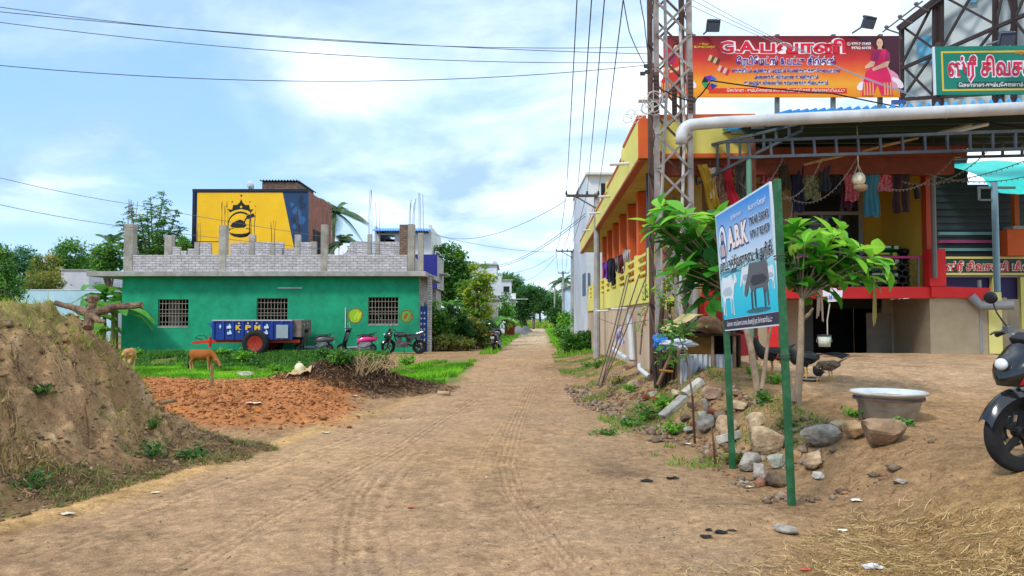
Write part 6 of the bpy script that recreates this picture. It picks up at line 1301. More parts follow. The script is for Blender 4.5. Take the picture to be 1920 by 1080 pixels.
for i, (px, py, h_, w_, mt, lab) in enumerate(((1240, 772, .34, .4, 'bright', 'bright weed behind the long concrete slab'), (1212, 790, .3, .4, 'mid', 'weed at the left foot of the stone rubble'), (1262, 815, .2, .3, 'bright', 'small weed between the lower rubble stones'), (1180, 800, .12, .45, 'mid', 'low spreading weed left of the rubble'), (1120, 690, .28, .5, 'mid', 'weed at the foot of the first utility pole'), (1160, 720, .2, .5, 'olive', 'low weed below the leaning rods'), (1185, 735, .16, .35, 'bright', 'small weed beside the flat pink stone'), (1455, 720, .16, .3, 'bright', 'grass tuft right of the dark almond tree trunk'), (1432, 755, .14, .2, 'mid', 'small weed at the foot of the dark almond tree'), (1600, 778, .06, .3, 'bright', 'flat green weed behind the rocks by the tub'), (1690, 800, .08, .16, 'mid', 'small weed below the right side of the tub'), (1375, 870, .12, .2, 'olive', 'dry weed around the foot of the left sign post'), (1475, 800, .08, .2, 'olive', 'tiny weed behind the big tan boulder'), (1140, 815, .07, .5, 'mid', 'flat weed patch at the right road edge'), (1100, 690, .2, .4, 'mid', 'weed at the road edge left of the leaning rods'))):
    p = hit(px, py); shoot('bank_weed', lab, p, h_, w_*.6, 14, 10, .05+h_*.1, LV[mt], 140+i, 'weed', gs_)
p = hit(1413, 712); shoot('shrub_seedling', 'upright leafy seedling left of the dark almond tree trunk', p, .34, .08, 7, 14, .06, LV['bright'], 161)
def sapling(label, base, pts, leaves, size, seed, mat):
    rng = np.random.RandomState(seed); t = thing('sapling', label, 'sapling', base); b = MB(); pts = [Vector(base)-Vector((0, 0, .05))]+[Vector(q) for q in pts]; b.tube(pts, [.016*(1-.75*i/len(pts)) for i in range(len(pts))], 6); P_ = []
    for (c, s, n) in leaves:
        c = Vector(c); near = min(pts, key=lambda q: (q-c).length); b.tube([near, near.lerp(c, .5)+Vector((0, 0, .03)), c], [.007, .005, .003], 4)
        for i in range(n): P_.append(tuple(c+Vector((rng.normal()*s, rng.normal()*s, rng.normal()*s*.6))))
    V, F_, T_ = leafcloud(np.array(P_), size, rng, .45, .8); npmesh('leaves', V, F_, mat, t, tone=T_); b.build('stem', F('#6b5546'), t)
sapling('thin leafy sapling in front of the corrugated sheet', hit(1303, 830), [P(1298, 740, 8.9), P(1285, 660, 9), P(1270, 625, 9.1)], [(P(1262, 622, 9.1), .11, 55), (P(1280, 618, 9), .1, 40), (P(1258, 665, 9.1), .1, 40), (P(1250, 672, 9.1), .08, 25), (P(1292, 670, 8.9), .04, 8)], .085, 171, LV['mid'])
sapling('short bare sapling stick left of the left sign post', hit(1342, 872), [P(1338, 830, 8.0), P(1334, 800, 8.0)], [(P(1343, 862, 8.0), .05, 10)], .05, 172, LV['olive'])
def fern(label, base, pts, sprays, seed):
    rng = np.random.RandomState(seed); t = thing('feather_sapling', label, 'sapling', base); b = MB(); b.tube([base]+pts, [.016, .013, .01, .006][:len(pts)+1], 6); P_ = []
    for (c, e) in sprays:
        b.tube([c, c.lerp(e, .5)+Vector((0, 0, .03)), e], .004, 4); d = (e-c); s_ = Vector((-d.z, 0, d.x)).normalized()
        for j in range(13):
            q = c.lerp(e, j/12)
            for sg in (-1, 1): P_.append(tuple(q+s_*sg*.035+Vector((rng.normal()*.01, rng.normal()*.02, rng.normal()*.01))))
    V, F_, T_ = leafcloud(np.array(P_), .06, rng, .4, .3); npmesh('leaves', V, F_, LV['bright'], t, tone=T_); b.build('stem', F('#7a5a4a'), t)
q_ = lambda x, y: P(x, y, 12.2)
fern('feathery leaved sapling in front of the lower part of the lattice tower', q_(1200, 665), [q_(1205, 610), q_(1215, 575), q_(1225, 540)], [(q_(1215, 575), q_(1198, 592)), (q_(1210, 560), q_(1208, 535)), (q_(1222, 545), q_(1255, 528)), (q_(1225, 540), q_(1252, 565)), (q_(1240, 560), q_(1280, 570)), (q_(1245, 545), q_(1275, 545)), (q_(1235, 555), q_(1262, 590)), (q_(1255, 540), q_(1257, 515)), (q_(1206, 600), q_(1196, 622)), (q_(1240, 550), q_(1240, 575))], 175)
# ---- grass
def blades(name, label, X, Y_, hgt, wd, mat, seed, lean=.5, kind='stuff', tone=None, nfac=None):
    rng = np.random.RandomState(seed); n = len(X); Z = terr(X, Y_)-.01; a = rng.uniform(0, 6.28, n); h_ = hgt*rng.uniform(.5, 1.3, n); w_ = wd*rng.uniform(.6, 1.3, n); lx_, ly_ = np.cos(a), np.sin(a); b_ = rng.uniform(0, 6.28, n); k = lean*rng.uniform(.2, 1.2, n)*h_
    p0 = np.stack([X-lx_*w_, Y_-ly_*w_, Z], 1); p1 = np.stack([X+lx_*w_, Y_+ly_*w_, Z], 1); m0 = np.stack([X-lx_*w_*.7+np.cos(b_)*k*.35, Y_-ly_*w_*.7+np.sin(b_)*k*.35, Z+h_*.6], 1); m1 = np.stack([X+lx_*w_*.7+np.cos(b_)*k*.35, Y_+ly_*w_*.7+np.sin(b_)*k*.35, Z+h_*.6], 1); tp = np.stack([X+np.cos(b_)*k, Y_+np.sin(b_)*k, Z+h_], 1)
    V = np.stack([p0, p1, m1, m0, tp, tp], 1).reshape(-1, 3); i = np.arange(n)[:, None]*6; F_ = np.concatenate([i+np.array([[0, 1, 2, 3]]), i+np.array([[3, 2, 4, 5]])]); T_ = np.repeat(np.clip((tone if tone is not None else .5)+.25*rng.normal(size=n), 0, 1), 6)
    return tag(npmesh(name, V, F_, mat, tone=T_), label, 'grass', kind=kind)
m_grass = MLEAF('field_grass', '#3f7c14', '#68ab1e', '#98cf38', trans=.4); m_dry = MLEAF('dry_grass', '#5f7a2a', '#9aa23c', '#c0ab5e', trans=.3)
rng = np.random.RandomState(3); X = rng.uniform(-20, -.9, 150000); Y_ = rng.uniform(17.6, 31.4, 150000)
keep = (X < roadL(Y_)-.15+.5*fbm(X*1.5, Y_*1.5, 3, 4)) & (soil_m(X, Y_) < .25) & (heap_m(X, Y_) < .18) & ~((Y_ > 28) & (X > -7)) & (fbm(X*1.0, Y_*1.0, 4, 6) > -.11+ (Y_ > 24)*(X > -4)*.15)
X, Y_ = X[keep], Y_[keep]; blades('field_grass', 'bright green grass of the sunken field before the green house', X, Y_, .13, .016, m_grass, 5, tone=np.clip(.48+1.9*fbm(X*.8, Y_*.8, 3, 8), 0, 1))
X = rng.uniform(-20, -5.5, 26000); Y_ = rng.uniform(30.4, 33.4, 26000); keep = fbm(X*1.6, Y_*1.6, 3, 16) > -.1; blades('bank_grass', 'rough dark growth on the bank below the green house', X[keep], Y_[keep], .2, .03, LV['mid'], 6, lean=.9)
X = rng.uniform(-14, -2.8, 160000); Y_ = rng.uniform(4.5, 15, 160000); dm = mound_d(X, Y_); nz = fbm(X*1.6, Y_*1.6, 4, 18)
k1 = (dm > 1.5) & (nz > -.12); blades('mound_top_grass', 'green and yellowing grass growing on top of the earth mound', X[k1][:30000], Y_[k1][:30000], .10, .004, MLEAF('mound_grass', '#4a7a22', '#8aa636', '#bdb258', trans=.3), 7, lean=.8)
k2 = (dm > .02) & (dm < .8) & (nz+.3*fbm(X*6, Y_*6, 3, 19) > -.03); blades('mound_foot_weeds', 'low dusty weeds and straw litter over the mound foot', X[k2], Y_[k2], .065, .006, MLEAF('dusty_weed', '#4b5a2a', '#6f7a3c', '#a08a5a', trans=.2), 8, lean=1.6)
k3 = (dm > .6) & (dm < 1.7) & (nz > .05); blades('mound_face_growth', 'sparse tufts and hanging roots on the steep mound face', X[k3][:5200], Y_[k3][:5200], .09, .003, m_dry, 9, lean=1.8)
X = rng.uniform(1.0, 4.2, 60000); Y_ = rng.uniform(8, 36, 60000); rel = X-roadR(Y_); nz = fbm(X*1.2, Y_*.8, 4, 28); keep = (rel > -.1) & (rel < 1.8) & (nz+.25*fbm(X*5, Y_*4, 3, 29) > .05) & (Y_ < 36); blades('verge_grass', 'patchy low grass on the right verge of the dirt road', X[keep], Y_[keep], .06, .008, MLEAF('verge_blade', '#47701f', '#72983a', '#9d9a4c', trans=.3), 10, lean=1.0)
X = rng.uniform(-6, 12, 70000); Y_ = rng.uniform(30, 120, 70000); c = .0374*Y_-.55; keep = (np.abs(X-c) > 1.35+.5*fbm(X, Y_*.5, 3, 38)) & (np.abs(X-c) < 3.2) & ((X > c) | (Y_ > 46) | ((Y_ > 33) & (X > c-2.2))) & (fbm(X*.7, Y_*.5, 3, 39) > -.12); blades('lane_side_grass', 'green grass along both sides of the far lane', X[keep], Y_[keep], .16, .03, m_grass, 12, lean=.8)
X = rng.uniform(-12, 5, 30000)+3; Y_ = rng.uniform(118, 150, 30000); blades('far_field', 'bright crop field at the far end of the lane', X, Y_, .9, .12, MLEAF('crop_leaf', '#6f9a2e', '#98b848', '#b8cc66'), 13)
b = MB(); rnd = random.Random(31)
for i in range(46):
    q = hit(rnd.uniform(20, 270), rnd.uniform(610, 790)); pts = [q+Vector((.02, -.02, .02))]; d = Vector((rnd.uniform(-.5, .5), -.15, -1)).normalized()
    for k in range(rnd.randint(3, 7)): d = (d+Vector((rnd.uniform(-.6, .6), rnd.uniform(-.2, .2), rnd.uniform(-.3, .3)))).normalized(); p = pts[-1]+d*rnd.uniform(.03, .07); p.z = max(p.z, zg(p.x, p.y)+.004); pts.append(p)
    b.tube(pts, [rnd.uniform(.003, .007)*(1-.7*j/len(pts)) for j in range(len(pts))], 4)
tag(b.build('hanging_roots', M('pale_root', '#b39a78', '#7d6548', scale=20, rough=.95)), 'pale dry roots hanging from the face of the earth mound', 'roots', kind='stuff')
# ============================================================ VEHICLES
m_tyre = M('tyre_rubber', '#26262a', '#1a1a1d', scale=14, rough=.85, bump=.2, stain=.2); m_chrome = M('chrome', '#c9ccd0', '#a9adb2', scale=8, rough=.22, metal=.9, bump=0)
m_blk = M('black_gloss_paint', '#121214', '#0c0c0e', scale=5, rough=.18, bump=0, spec=.6, coat=.5); m_blkm = M('black_plastic', '#1d1d20', '#141416', scale=8, rough=.55, bump=.05); m_eng = M('engine_alloy', '#7d8084', '#4c4e52', scale=12, rough=.45, metal=.6, bump=.15); m_seat = M('seat_vinyl', '#202023', '#161618', scale=10, rough=.5, bump=.12)
RX = Matrix.Rotation(R(90), 4, 'X')
def wheel(par, c, r, tw, spokes, rimc, name='wheel', dirt=None):
    T = Matrix.Translation(c) @ RX; rr_ = r-tw*.95
    b = MB(); b.lathe([(rr_, -tw*.38), (r-tw*.35, -tw*.5), (r-tw*.08, -tw*.38), (r, -tw*.12), (r, tw*.12), (r-tw*.08, tw*.38), (r-tw*.35, tw*.5), (rr_, tw*.38), (rr_, -tw*.38)], T, 40); wo = b.build(name, dirt or m_tyre, par, smooth=True)
    b = MB(); b.lathe([(rr_+.004, -tw*.4), (rr_-.035, -tw*.34), (rr_-.035, tw*.34), (rr_+.004, tw*.4)], T, 36); b.lathe([(.001, -tw*.55), (.045, -tw*.55), (.055, 0), (.045, tw*.55), (.001, tw*.55)], T, 16)
    for k in range(spokes):
        a = 2*math.pi*k/spokes+.3; d = Vector((math.cos(a), 0, math.sin(a))); e = Vector((math.cos(a+.18), 0, math.sin(a+.18))); b.bar(Vector(c)+d*.04, Vector(c)+e*(rr_-.02), .03, .045, up=(0, 1, 0))
    b.build('rim', rimc, wo); b = MB(); b.lathe([(.07, tw*.6), (.12, tw*.6), (.12, tw*.63), (.07, tw*.63), (.07, tw*.6)], T, 24); b.build('brake_disc', m_chrome, wo); return wo
def motorcycle(label, accent, steer=0.0):
    t = thing('motorcycle', label, 'motorcycle'); PV = Vector((.5, 0, .8)); ST = Matrix.Translation(Vector((.13, 0, 0))) @ Matrix.Translation(PV) @ Matrix.Rotation(steer, 4, 'Z') @ Matrix.Translation(-PV); S = lambda *p: ST @ Vector(p)
    fw = wheel(t, (0, 0, 0), .3, .085, 5, m_blkm); 
    for o in [fw]+kids(fw): pass
    fw.location = S(.53, 0, .3); fw.rotation_euler.z = steer; wheel(t, (-.64, 0, .3), .3, .10, 5, m_blkm)
    b = MB(); [b.tube([S(.53, y, .3), S(.46, y, .56)], .030, 10) for y in (-.085, .085)]; [b.tube([S(.46, y, .56), S(.37, y, .92)], .021, 10) for y in (-.085, .085)]; b.cbox(S(.38, 0, .88), (.08, .2, .04)); b.build('fork', m_eng, t, smooth=False)
    b = MB(); ns = 16
    def fen(u, v):
        a = R(20+145*u); r_ = .345-.012*abs(v-.5)*2; y = (v-.5)*.15; s_ = .9+.1*math.sin(u*math.pi); return S(.53+r_*math.cos(a), y*s_, .3+r_*math.sin(a)-.05*abs(v-.5)**2*4)
    b.grid(fen, ns, 6); b.bar(S(.53, .085, .34), S(.51, .08, .62), .02); b.bar(S(.53, -.085, .34), S(.51, -.08, .62), .02); b.build('front_fender', m_blk, t, smooth=True)
    b = MB()
    def cowl(u, v):
        a = math.pi*(u-.5)*1.15; z = .66+.36*v; w_ = (.055+.135*math.sin(math.pi*(.15+.75*v)))*(1 if v < .75 else 1-(v-.75)*1.6); x = .55+.17*math.cos(a)*(1.0-.55*max(0, v-.55)*2)*(.55+.45*math.sin(math.pi*min(1, v+.25))); return S(x-.12*v, w_*math.sin(a), z)
    b.grid(cowl, 16, 12); hd = b.build('headlight_cowl', m_blk, t, smooth=True)
    b = MB(); b.ell(S(.685, 0, .82), (.04, .05, .045), nu=18, nv=12); b.build('headlight', M('lamp_glass', '#e8edf2', '#c3ccd6', rough=.1, bump=0, spec=.8), hd, smooth=True)
    b = MB(); [b.grid(lambda u, v: S(.03, 0, 0)-S(0, 0, 0)+ (cowl(u0+.2*u, .06+(.22+.2*u)*v)-S(.03, 0, 0)+S(0, 0, 0)) + (cowl(u0+.2*u, .2)-S(.5, 0, .78)).normalized()*.008, 6, 4) for u0 in (.04, .76)]; b.build('cowl_decal', accent, hd)
    b = MB(); [b.ell(S(.5, sg*.2, .80), (.03, .045, .025), nu=10, nv=6) for sg in (1, -1)]; b.build('indicator', F('#c8752a', .3), t, smooth=True)
    b = MB(); b.tube([S(.33, -.38, 1.0), S(.36, -.27, 1.05), S(.44, -.1, 1.0), S(.45, 0, .97), S(.44, .1, 1.0), S(.36, .27, 1.05), S(.33, .38, 1.0)], .012, 8); hb = b.build('handlebar', m_chrome, t, smooth=True)
    for sg in (1, -1):
        b = MB(); b.tube([S(.33, sg*.40, .995), S(.355, sg*.27, 1.045)], .02, 10); b.build('grip', m_blkm, hb); b = MB(); b.tube([S(.40, sg*.25, 1.04), S(.42, sg*.32, 1.03), S(.38, sg*.41, 1.0)], .008, 6); b.cbox(S(.38, sg*.24, 1.05), (.05, .06, .05)); b.build('lever', m_eng, hb)
        b = MB(); b.tube([S(.38, sg*.24, 1.06), S(.42, sg*.30, 1.18), S(.40, sg*.36, 1.27)], .007, 6); mr_ = b.build('mirror_stalk', m_blkm, t); b = MB(); b.ell(S(.40, sg*.38, 1.30), (.022, .075, .05), nu=14, nv=8); b.build('mirror', m_blkm, mr_, smooth=True); b = MB(); b.ell(S(.387, sg*.38, 1.30), (.014, .066, .042), nu=14, nv=8); b.build('mirror_glass', M('mirror_silver', '#e4eaf0', '#d2dae2', rough=.06, metal=.6, bump=0), mr_, smooth=True)
    b = MB(); b.cbox(S(.47, 0, 1.0), (.1, .2, .06), rot=(0, .5, 0)); b.build('instruments', m_blkm, t, bevel=.01)
    b = MB()
    def tank(u, v):
        a = 2*math.pi*u; f = -1+2*v; x = .13+.30*f; rr_ = math.sqrt(max(0, 1-f*f))**.55; w_ = .155*(1+.18*f); return (x, w_*rr_*math.sin(a), .80+(.125+.02*f)*rr_*math.cos(a)*(1 if math.cos(a) > 0 else .75))
    b.grid(tank, 20, 14); tk = b.build('fuel_tank', m_blk, t, smooth=True); b = MB(); [b.add([(.30, sg*.172, .74), (.02, sg*.155, .76), (-.02, sg*.15, .80), (.28, sg*.165, .83)], [(0, 1, 2, 3)] if sg < 0 else [(3, 2, 1, 0)]) for sg in (1, -1)]; b.build('tank_decal', accent, tk)
    b = MB(); b.grid(lambda u, v: (-.12-.58*v, (.115-.02*v)*math.cos(math.pi*(1-u)), .775+.045*math.sin(math.pi*u)+.07*v*v+.015*math.sin(v*6)), 10, 12); b.add([(-.12, -.11, .76), (-.7, -.09, .80), (-.7, .09, .80), (-.12, .11, .76)], [(0, 1, 2, 3)]); b.build('seat', m_seat, t, smooth=True)
    b = MB(); [b.add([(-.1, sg*.125, .74), (-.42, sg*.12, .80), (-.78, sg*.06, .86), (-.70, sg*.09, .74), (-.34, sg*.13, .58), (-.12, sg*.13, .52)], [(0, 1, 2, 3, 4, 5)] if sg < 0 else [(5, 4, 3, 2, 1, 0)]) for sg in (1, -1)]; b.cbox((-.72, 0, .80), (.14, .13, .08), rot=(0, .35, 0)); b.build('side_panel', m_blk, t)
    b = MB(); b.cbox((.08, 0, .40), (.46, .24, .24)); b.cbox((.20, 0, .6), (.2, .2, .24), rot=(0, -.2, 0)); b.cbox((-.2, 0, .58), (.26, .16, .26)); [b.cbox((.20, 0, .52+.035*i), (.2, .2, .012), rot=(0, -.2, 0)) for i in range(6)]; b.lathe([(.001, -.14), (.09, -.13), (.1, 0), (.09, .13), (.001, .14)], Matrix.Translation((.06, 0, .40)) @ RX, 16); b.build('engine', m_eng, t, bevel=.012)
    b = MB(); b.tube([(.28, -.1, .52), (.32, -.13, .36), (.1, -.14, .27), (-.25, -.16, .30)], .022, 8); b.tube([(-.25, -.16, .30), (-.75, -.17, .40)], [.03, .05], 12); b.build('exhaust', m_chrome, t, smooth=True)
    b = MB(); b.bar((-.64, .1, .3), (-.05, .08, .4), .03, .05); b.bar((-.64, -.1, .3), (-.05, -.08, .4), .03, .05); b.tube([(.42, 0, .82), (.3, 0, .45), (.02, 0, .3)], .025, 8); b.tube([(.4, 0, .8), (-.1, 0, .7), (-.6, 0, .74)], .022, 8); [b.tube([(-.6, sg*.11, .32), (-.48, sg*.12, .70)], .026, 8) for sg in (1, -1)]; b.build('frame', m_blkm, t)
    b = MB(); b.grid(lambda u, v: (-.64+.345*math.cos(R(60+110*u)), (v-.5)*.13, .3+.345*math.sin(R(60+110*u))), 10, 3); b.build('rear_fender', m_blkm, t, smooth=True)
    b = MB(); b.cbox((-.81, 0, .78), (.05, .12, .06)); b.build('tail_light', F('#a81a1e', .25), t, bevel=.01); b = MB(); b.cbox((-.86, 0, .62), (.012, .17, .11), rot=(0, -.3, 0)); b.build('number_plate', F('#d8d8d2'), t)
    b = MB(); b.tube([(-.5, .12, .84), (-.78, .1, .93), (-.82, 0, .93), (-.78, -.1, .93), (-.5, -.12, .84)], .012, 6); b.build('grab_rail', m_chrome, t); b = MB(); b.bar((0, .1, .28), (-.05, .24, .01), .02); b.build('side_stand', m_blkm, t); return t
mb1 = motorcycle('black motorcycle with red decals cut off by the right edge of the photo', F('#c8242a', .3), R(5))
wc = hit(1914, 882); hd_ = R(180+6); dirv = Vector((math.cos(hd_), math.sin(hd_), 0)); q = wc-dirv*.66; rw = q-dirv*.64; zr = zg(rw.x, rw.y); place(mb1, (q.x, q.y, (wc.z+zr)/2-.01), hd_, 1.0, rx=R(-3), ry=math.atan2(zr-wc.z, 1.3))
mb2 = motorcycle('black motorcycle parked at the right end of the green wall', F('#3a3c42', .3), R(20)); q = hit(760, 661, 20); place(mb2, (fx(758, 33.6), 33.6, zg(fx(758, 33.6), 33.6)), R(184), 1.08, rx=R(-6))
mb3 = motorcycle('motorcycle parked end-on beside the lane bushes', F('#4a4c52', .3), 0); place(mb3, (fx(932, 37.5), 37.5, 0), R(80), 1.05, rx=R(-5))
def scooter(label, body, apron, low):
    t = thing('scooter', label, 'scooter'); wheel(t, (.6, 0, .22), .22, .085, 5, m_eng); wheel(t, (-.58, 0, .22), .22, .085, 5, m_eng)
    b = MB(); b.grid(lambda u, v: (.44-.17*v+.19*math.cos(math.pi*(u-.5)), (.08+.14*math.sin(math.pi*(.15+.7*v)))*math.sin(math.pi*(u-.5)), .34+.56*v), 12, 10); b.grid(lambda u, v: (.43-.17*v, (.08+.13*math.sin(math.pi*(.15+.7*v)))*math.sin(math.pi*(.5-u)), .34+.56*v), 12, 6); b.build('front_apron', apron, t, smooth=True)
    b = MB(); b.grid(lambda u, v: (.6+.27*math.cos(R(25+130*u)), (v-.5)*.14, .22+.27*math.sin(R(25+130*u))), 12, 4); b.build('front_fender', apron, t, smooth=True)
    b = MB(); b.tube([(.6, 0, .22), (.5, 0, .5), (.36, 0, .92)], .03, 8); b.build('steering_column', m_blkm, t)
    b = MB(); b.ell((.35, 0, .98), (.12, .17, .085), nu=14, nv=8); hd = b.build('handle_cowl', m_blkm, t, smooth=True); b = MB(); b.ell((.445, 0, .985), (.04, .09, .045), nu=12, nv=6); b.build('headlight', F('#d8dde2', .15), hd, smooth=True)
    b = MB(); b.tube([(.24, -.34, 1.02), (.32, -.16, 1.01), (.32, .16, 1.01), (.24, .34, 1.02)], .017, 8); b.build('handlebar', m_blkm, t)
    for sg in (1, -1): b = MB(); b.tube([(.30, sg*.2, 1.02), (.33, sg*.28, 1.2)], .007, 5); b.ell((.33, sg*.30, 1.24), (.02, .075, .05), nu=12, nv=6); b.build('mirror', M('scooter_mirror', '#d8dde2', '#60646a', rough=.1), t, smooth=True)
    b = MB(); b.cbox((.17, 0, .29), (.46, .3, .07)); b.cbox((.0, 0, .25), (.5, .2, .1)); b.build('floorboard', low, t, bevel=.02)
    b = MB()
    def bod(u, v):
        a = 2*math.pi*u; x = -.02-.76*v; s_ = math.sin(math.pi*min(1, .22+.7*v))**.6; return (x, .17*s_*math.sin(a), .50+.10*v+.05*math.sin(v*3)+(.20-.05*v)*s_*math.cos(a))
    b.grid(bod, 18, 12); b.build('body', body, t, smooth=True)
    b = MB(); b.grid(lambda u, v: (.0-.68*v, .135*math.cos(math.pi*(1-u)), .72+.06*math.sin(math.pi*u)+.07*v*v+.03*math.sin(v*5)), 10, 12); b.build('seat', m_seat, t, smooth=True)
    b = MB(); [b.add([(-.05, sg*.165, .36), (-.3, sg*.18, .30), (-.62, sg*.15, .42), (-.55, sg*.17, .52), (-.15, sg*.175, .50)], [(0, 1, 2, 3, 4)] if sg < 0 else [(4, 3, 2, 1, 0)]) for sg in (1, -1)]; b.cbox((-.32, 0, .3), (.4, .24, .16)); b.build('lower_panel', low, t)
    b = MB(); b.cbox((-.80, 0, .68), (.05, .2, .09)); b.build('tail_light', F('#a81c20', .3), t, bevel=.01); b = MB(); b.cbox((-.83, 0, .48), (.01, .17, .1), rot=(0, -.2, 0)); b.build('number_plate', F('#d6d6ce'), t); b = MB(); b.tube([(-.45, .12, .80), (-.8, .1, .90), (-.8, -.1, .90), (-.45, -.12, .80)], .012, 6); b.build('grab_rail', m_blkm, t)
    b = MB(); b.tube([(-.3, -.15, .25), (-.72, -.17, .32)], [.03, .05], 10); b.build('exhaust', m_eng, t); return t
s1 = scooter('grey scooter parked beside the blue trailer', M('scooter_maroon', '#5f5a60', '#4a464c', rough=.35), M('scooter_grey', '#6a7078', '#565b62', rough=.35, bump=0), M('scooter_grey2', '#7f858c', '#666b72', rough=.4, bump=0))
place(s1, (fx(590, 33.6), 33.6, zg(fx(590, 33.6), 33.6)), R(182), 1.08, rx=R(-5))
s2 = scooter('black scooter with a pink tail parked in the middle of the green wall', M('scooter_pink', '#d8307c', '#c4246a', rough=.3, bump=0, coat=.4), m_blk, M('scooter_silver', '#9a9ea4', '#7f8389', rough=.4, bump=0)); place(s2, (fx(670, 33.4), 33.4, zg(fx(670, 33.4), 33.4)), R(186), 1.1, rx=R(-5))
# ---- tractor trailer
Yt = 32.7; kt = Yt/FOC; tl_ = thing('tractor_trailer', 'blue painted tractor trailer with red drawbar parked at the green wall', 'trailer', (fx(475, Yt), Yt+.9, 0)); q = lambda p: fx(p, Yt); z_ = lambda p: fz(p, Yt)
m_tblue = M('trailer_blue', '#1b3f9c', '#16347f', scale=4, rough=.5, bump=.08, stain=.25); m_tred = M('trailer_red', '#d8401f', '#b53017', scale=5, rough=.6, bump=.1, stain=.25)
xa, xb, za, zb = q(401), q(547), z_(637), z_(602); b = MB(); b.box(xa, xb, Yt, Yt+.06, za, zb); b.box(xa, xb, Yt+1.74, Yt+1.8, za, zb); b.box(xa, xa+.06, Yt+.06, Yt+1.74, za, zb); b.box(xa+.06, xb, Yt+.06, Yt+1.74, za, za+.06)
for i in range(9): x = xa+(xb-xa)*i/8; b.box(x-.05, x+.05, Yt-.05, Yt-.002, za, zb)
b.build('body', m_tblue, tl_); b = MB(); b.box(xa-.05, xb+.03, Yt-.06, Yt+.1, zb+.002, zb+.06); b.box(xa-.05, xb+.03, Yt+1.7, Yt+1.86, zb+.002, zb+.06); b.build('top_rail', F('#b8b0c0'), tl_)
b = MB(); b.box(q(545), q(564), Yt+.1, Yt+1.7, z_(632), z_(600)); b.build('tailgate', M('tailgate_grey', '#8f7f7c', '#6b5450', scale=3, stain=.3), tl_); b = MB(); b.box(q(519), q(541), Yt-.058, Yt-.052, z_(634), z_(609)); b.build('side_hatch', F('#9aa6b0'), tl_)
b = MB(); b.box(q(398), q(560), Yt+.15, Yt+.27, za-.13, za-.004); b.box(q(398), q(560), Yt+1.53, Yt+1.65, za-.13, za-.004); b.bar((q(400), Yt+.2, za-.07), (q(354), Yt+.85, za-.15), .12, .14); b.bar((q(400), Yt+1.6, za-.07), (q(354), Yt+.95, za-.15), .12, .14); b.bar((q(360), Yt+.9, za-.15), (q(345), Yt+.9, za-.16), .1); b.box(q(388), q(392), Yt+.2, Yt+.3, za-.35, za+.12); b.build('drawbar', m_tred, tl_)
b = MB(); b.tube([(q(366), Yt+.8, za-.05), (q(352), Yt+.8, za+.08), (q(358), Yt+.8, za+.17), (q(370), Yt+.8, za+.17), (q(375), Yt+.8, za+.02)], .02, 6); b.build('hose', m_blkm, tl_); b = MB(); b.bar((xa, Yt+.3, zb-.1), (q(385), Yt+.3, zb-.12), .06); b.bar((q(388), Yt+.3, zb-.12), (xa, Yt+.3, zb-.6), .05); b.bar((xa, Yt+1.5, zb-.1), (q(385), Yt+1.5, zb-.12), .06); b.bar((q(385), Yt+.3, zb-.12), (q(385), Yt+1.5, zb-.12), .06); b.build('front_rack', F('#2f62b4'), tl_)
for yy in (Yt-.20, Yt+1.98):
    T = Matrix.Translation((q(483), yy, z_(643))) @ RX; b = MB(); b.lathe([(.33, -.12), (.42, -.16), (.53, -.14), (.575, -.05), (.575, .05), (.53, .14), (.42, .16), (.33, .12)], T, 36); wo = b.build('wheel', m_tyre, tl_, smooth=True)
    b = MB(); b.lathe([(.335, -.13), (.30, -.12), (.27, .03), (.1, .06), (.09, -.04), (.001, -.05)], T, 28); b.lathe([(.34, .12), (.28, .1), (.001, .06)], T, 28); b.build('rim', M('rim_red', '#b8341f', '#8f2617', scale=6, rough=.7, stain=.3), wo, smooth=True)
b = MB(); b.tube([(q(483), Yt-.2, z_(643)), (q(483), Yt+2, z_(643))], .06, 10); b.build('axle', m_tred, tl_)
St = plane((0, Yt-.052, 0), (1, 0, 0)); b = MB()
for s, p in (('K', 443), ('P', 461), ('M', 478)): text(b, St, s, q(p), z_(618), .19, 11*kt, .05, .004)
b.build('lettering', F('#e8b83a'), tl_)
for px in (431, 432, 500, 501):
    b = MB()
    py = 612 if px % 2 else 623; x, z = q(px-.5), z_(py); b.plate([(x-.1, z-.1), (x+.1, z-.08), (x+.09, z+.0), (x+.02, z+.13), (x-.02, z+.02), (x-.1, z+.02)], St, .002, .004); b.build('painted_bird', F('#c9dcf2'), tl_)
b = MB(); b.plate([(q(414)-.05, z_(612)), (q(414), z_(617)), (q(414)+.05, z_(612)), (q(414), z_(608))], St, .002, .004); b.build('painted_leaf', F('#c9dcf2'), tl_)
for px, py in ((449, 622), (466, 622), (466, 606), (449, 606), (482, 606)): MB().plate(disc(q(px), z_(py), .04, 12), St, .002, .004).build('painted_flower', F('#d8c84a'), tl_)
b = MB(); b.box(xa+.06, q(546), Yt+.14, Yt+1.7, za+.06, zb-.15); b.build('load_bed', m_dark, tl_)
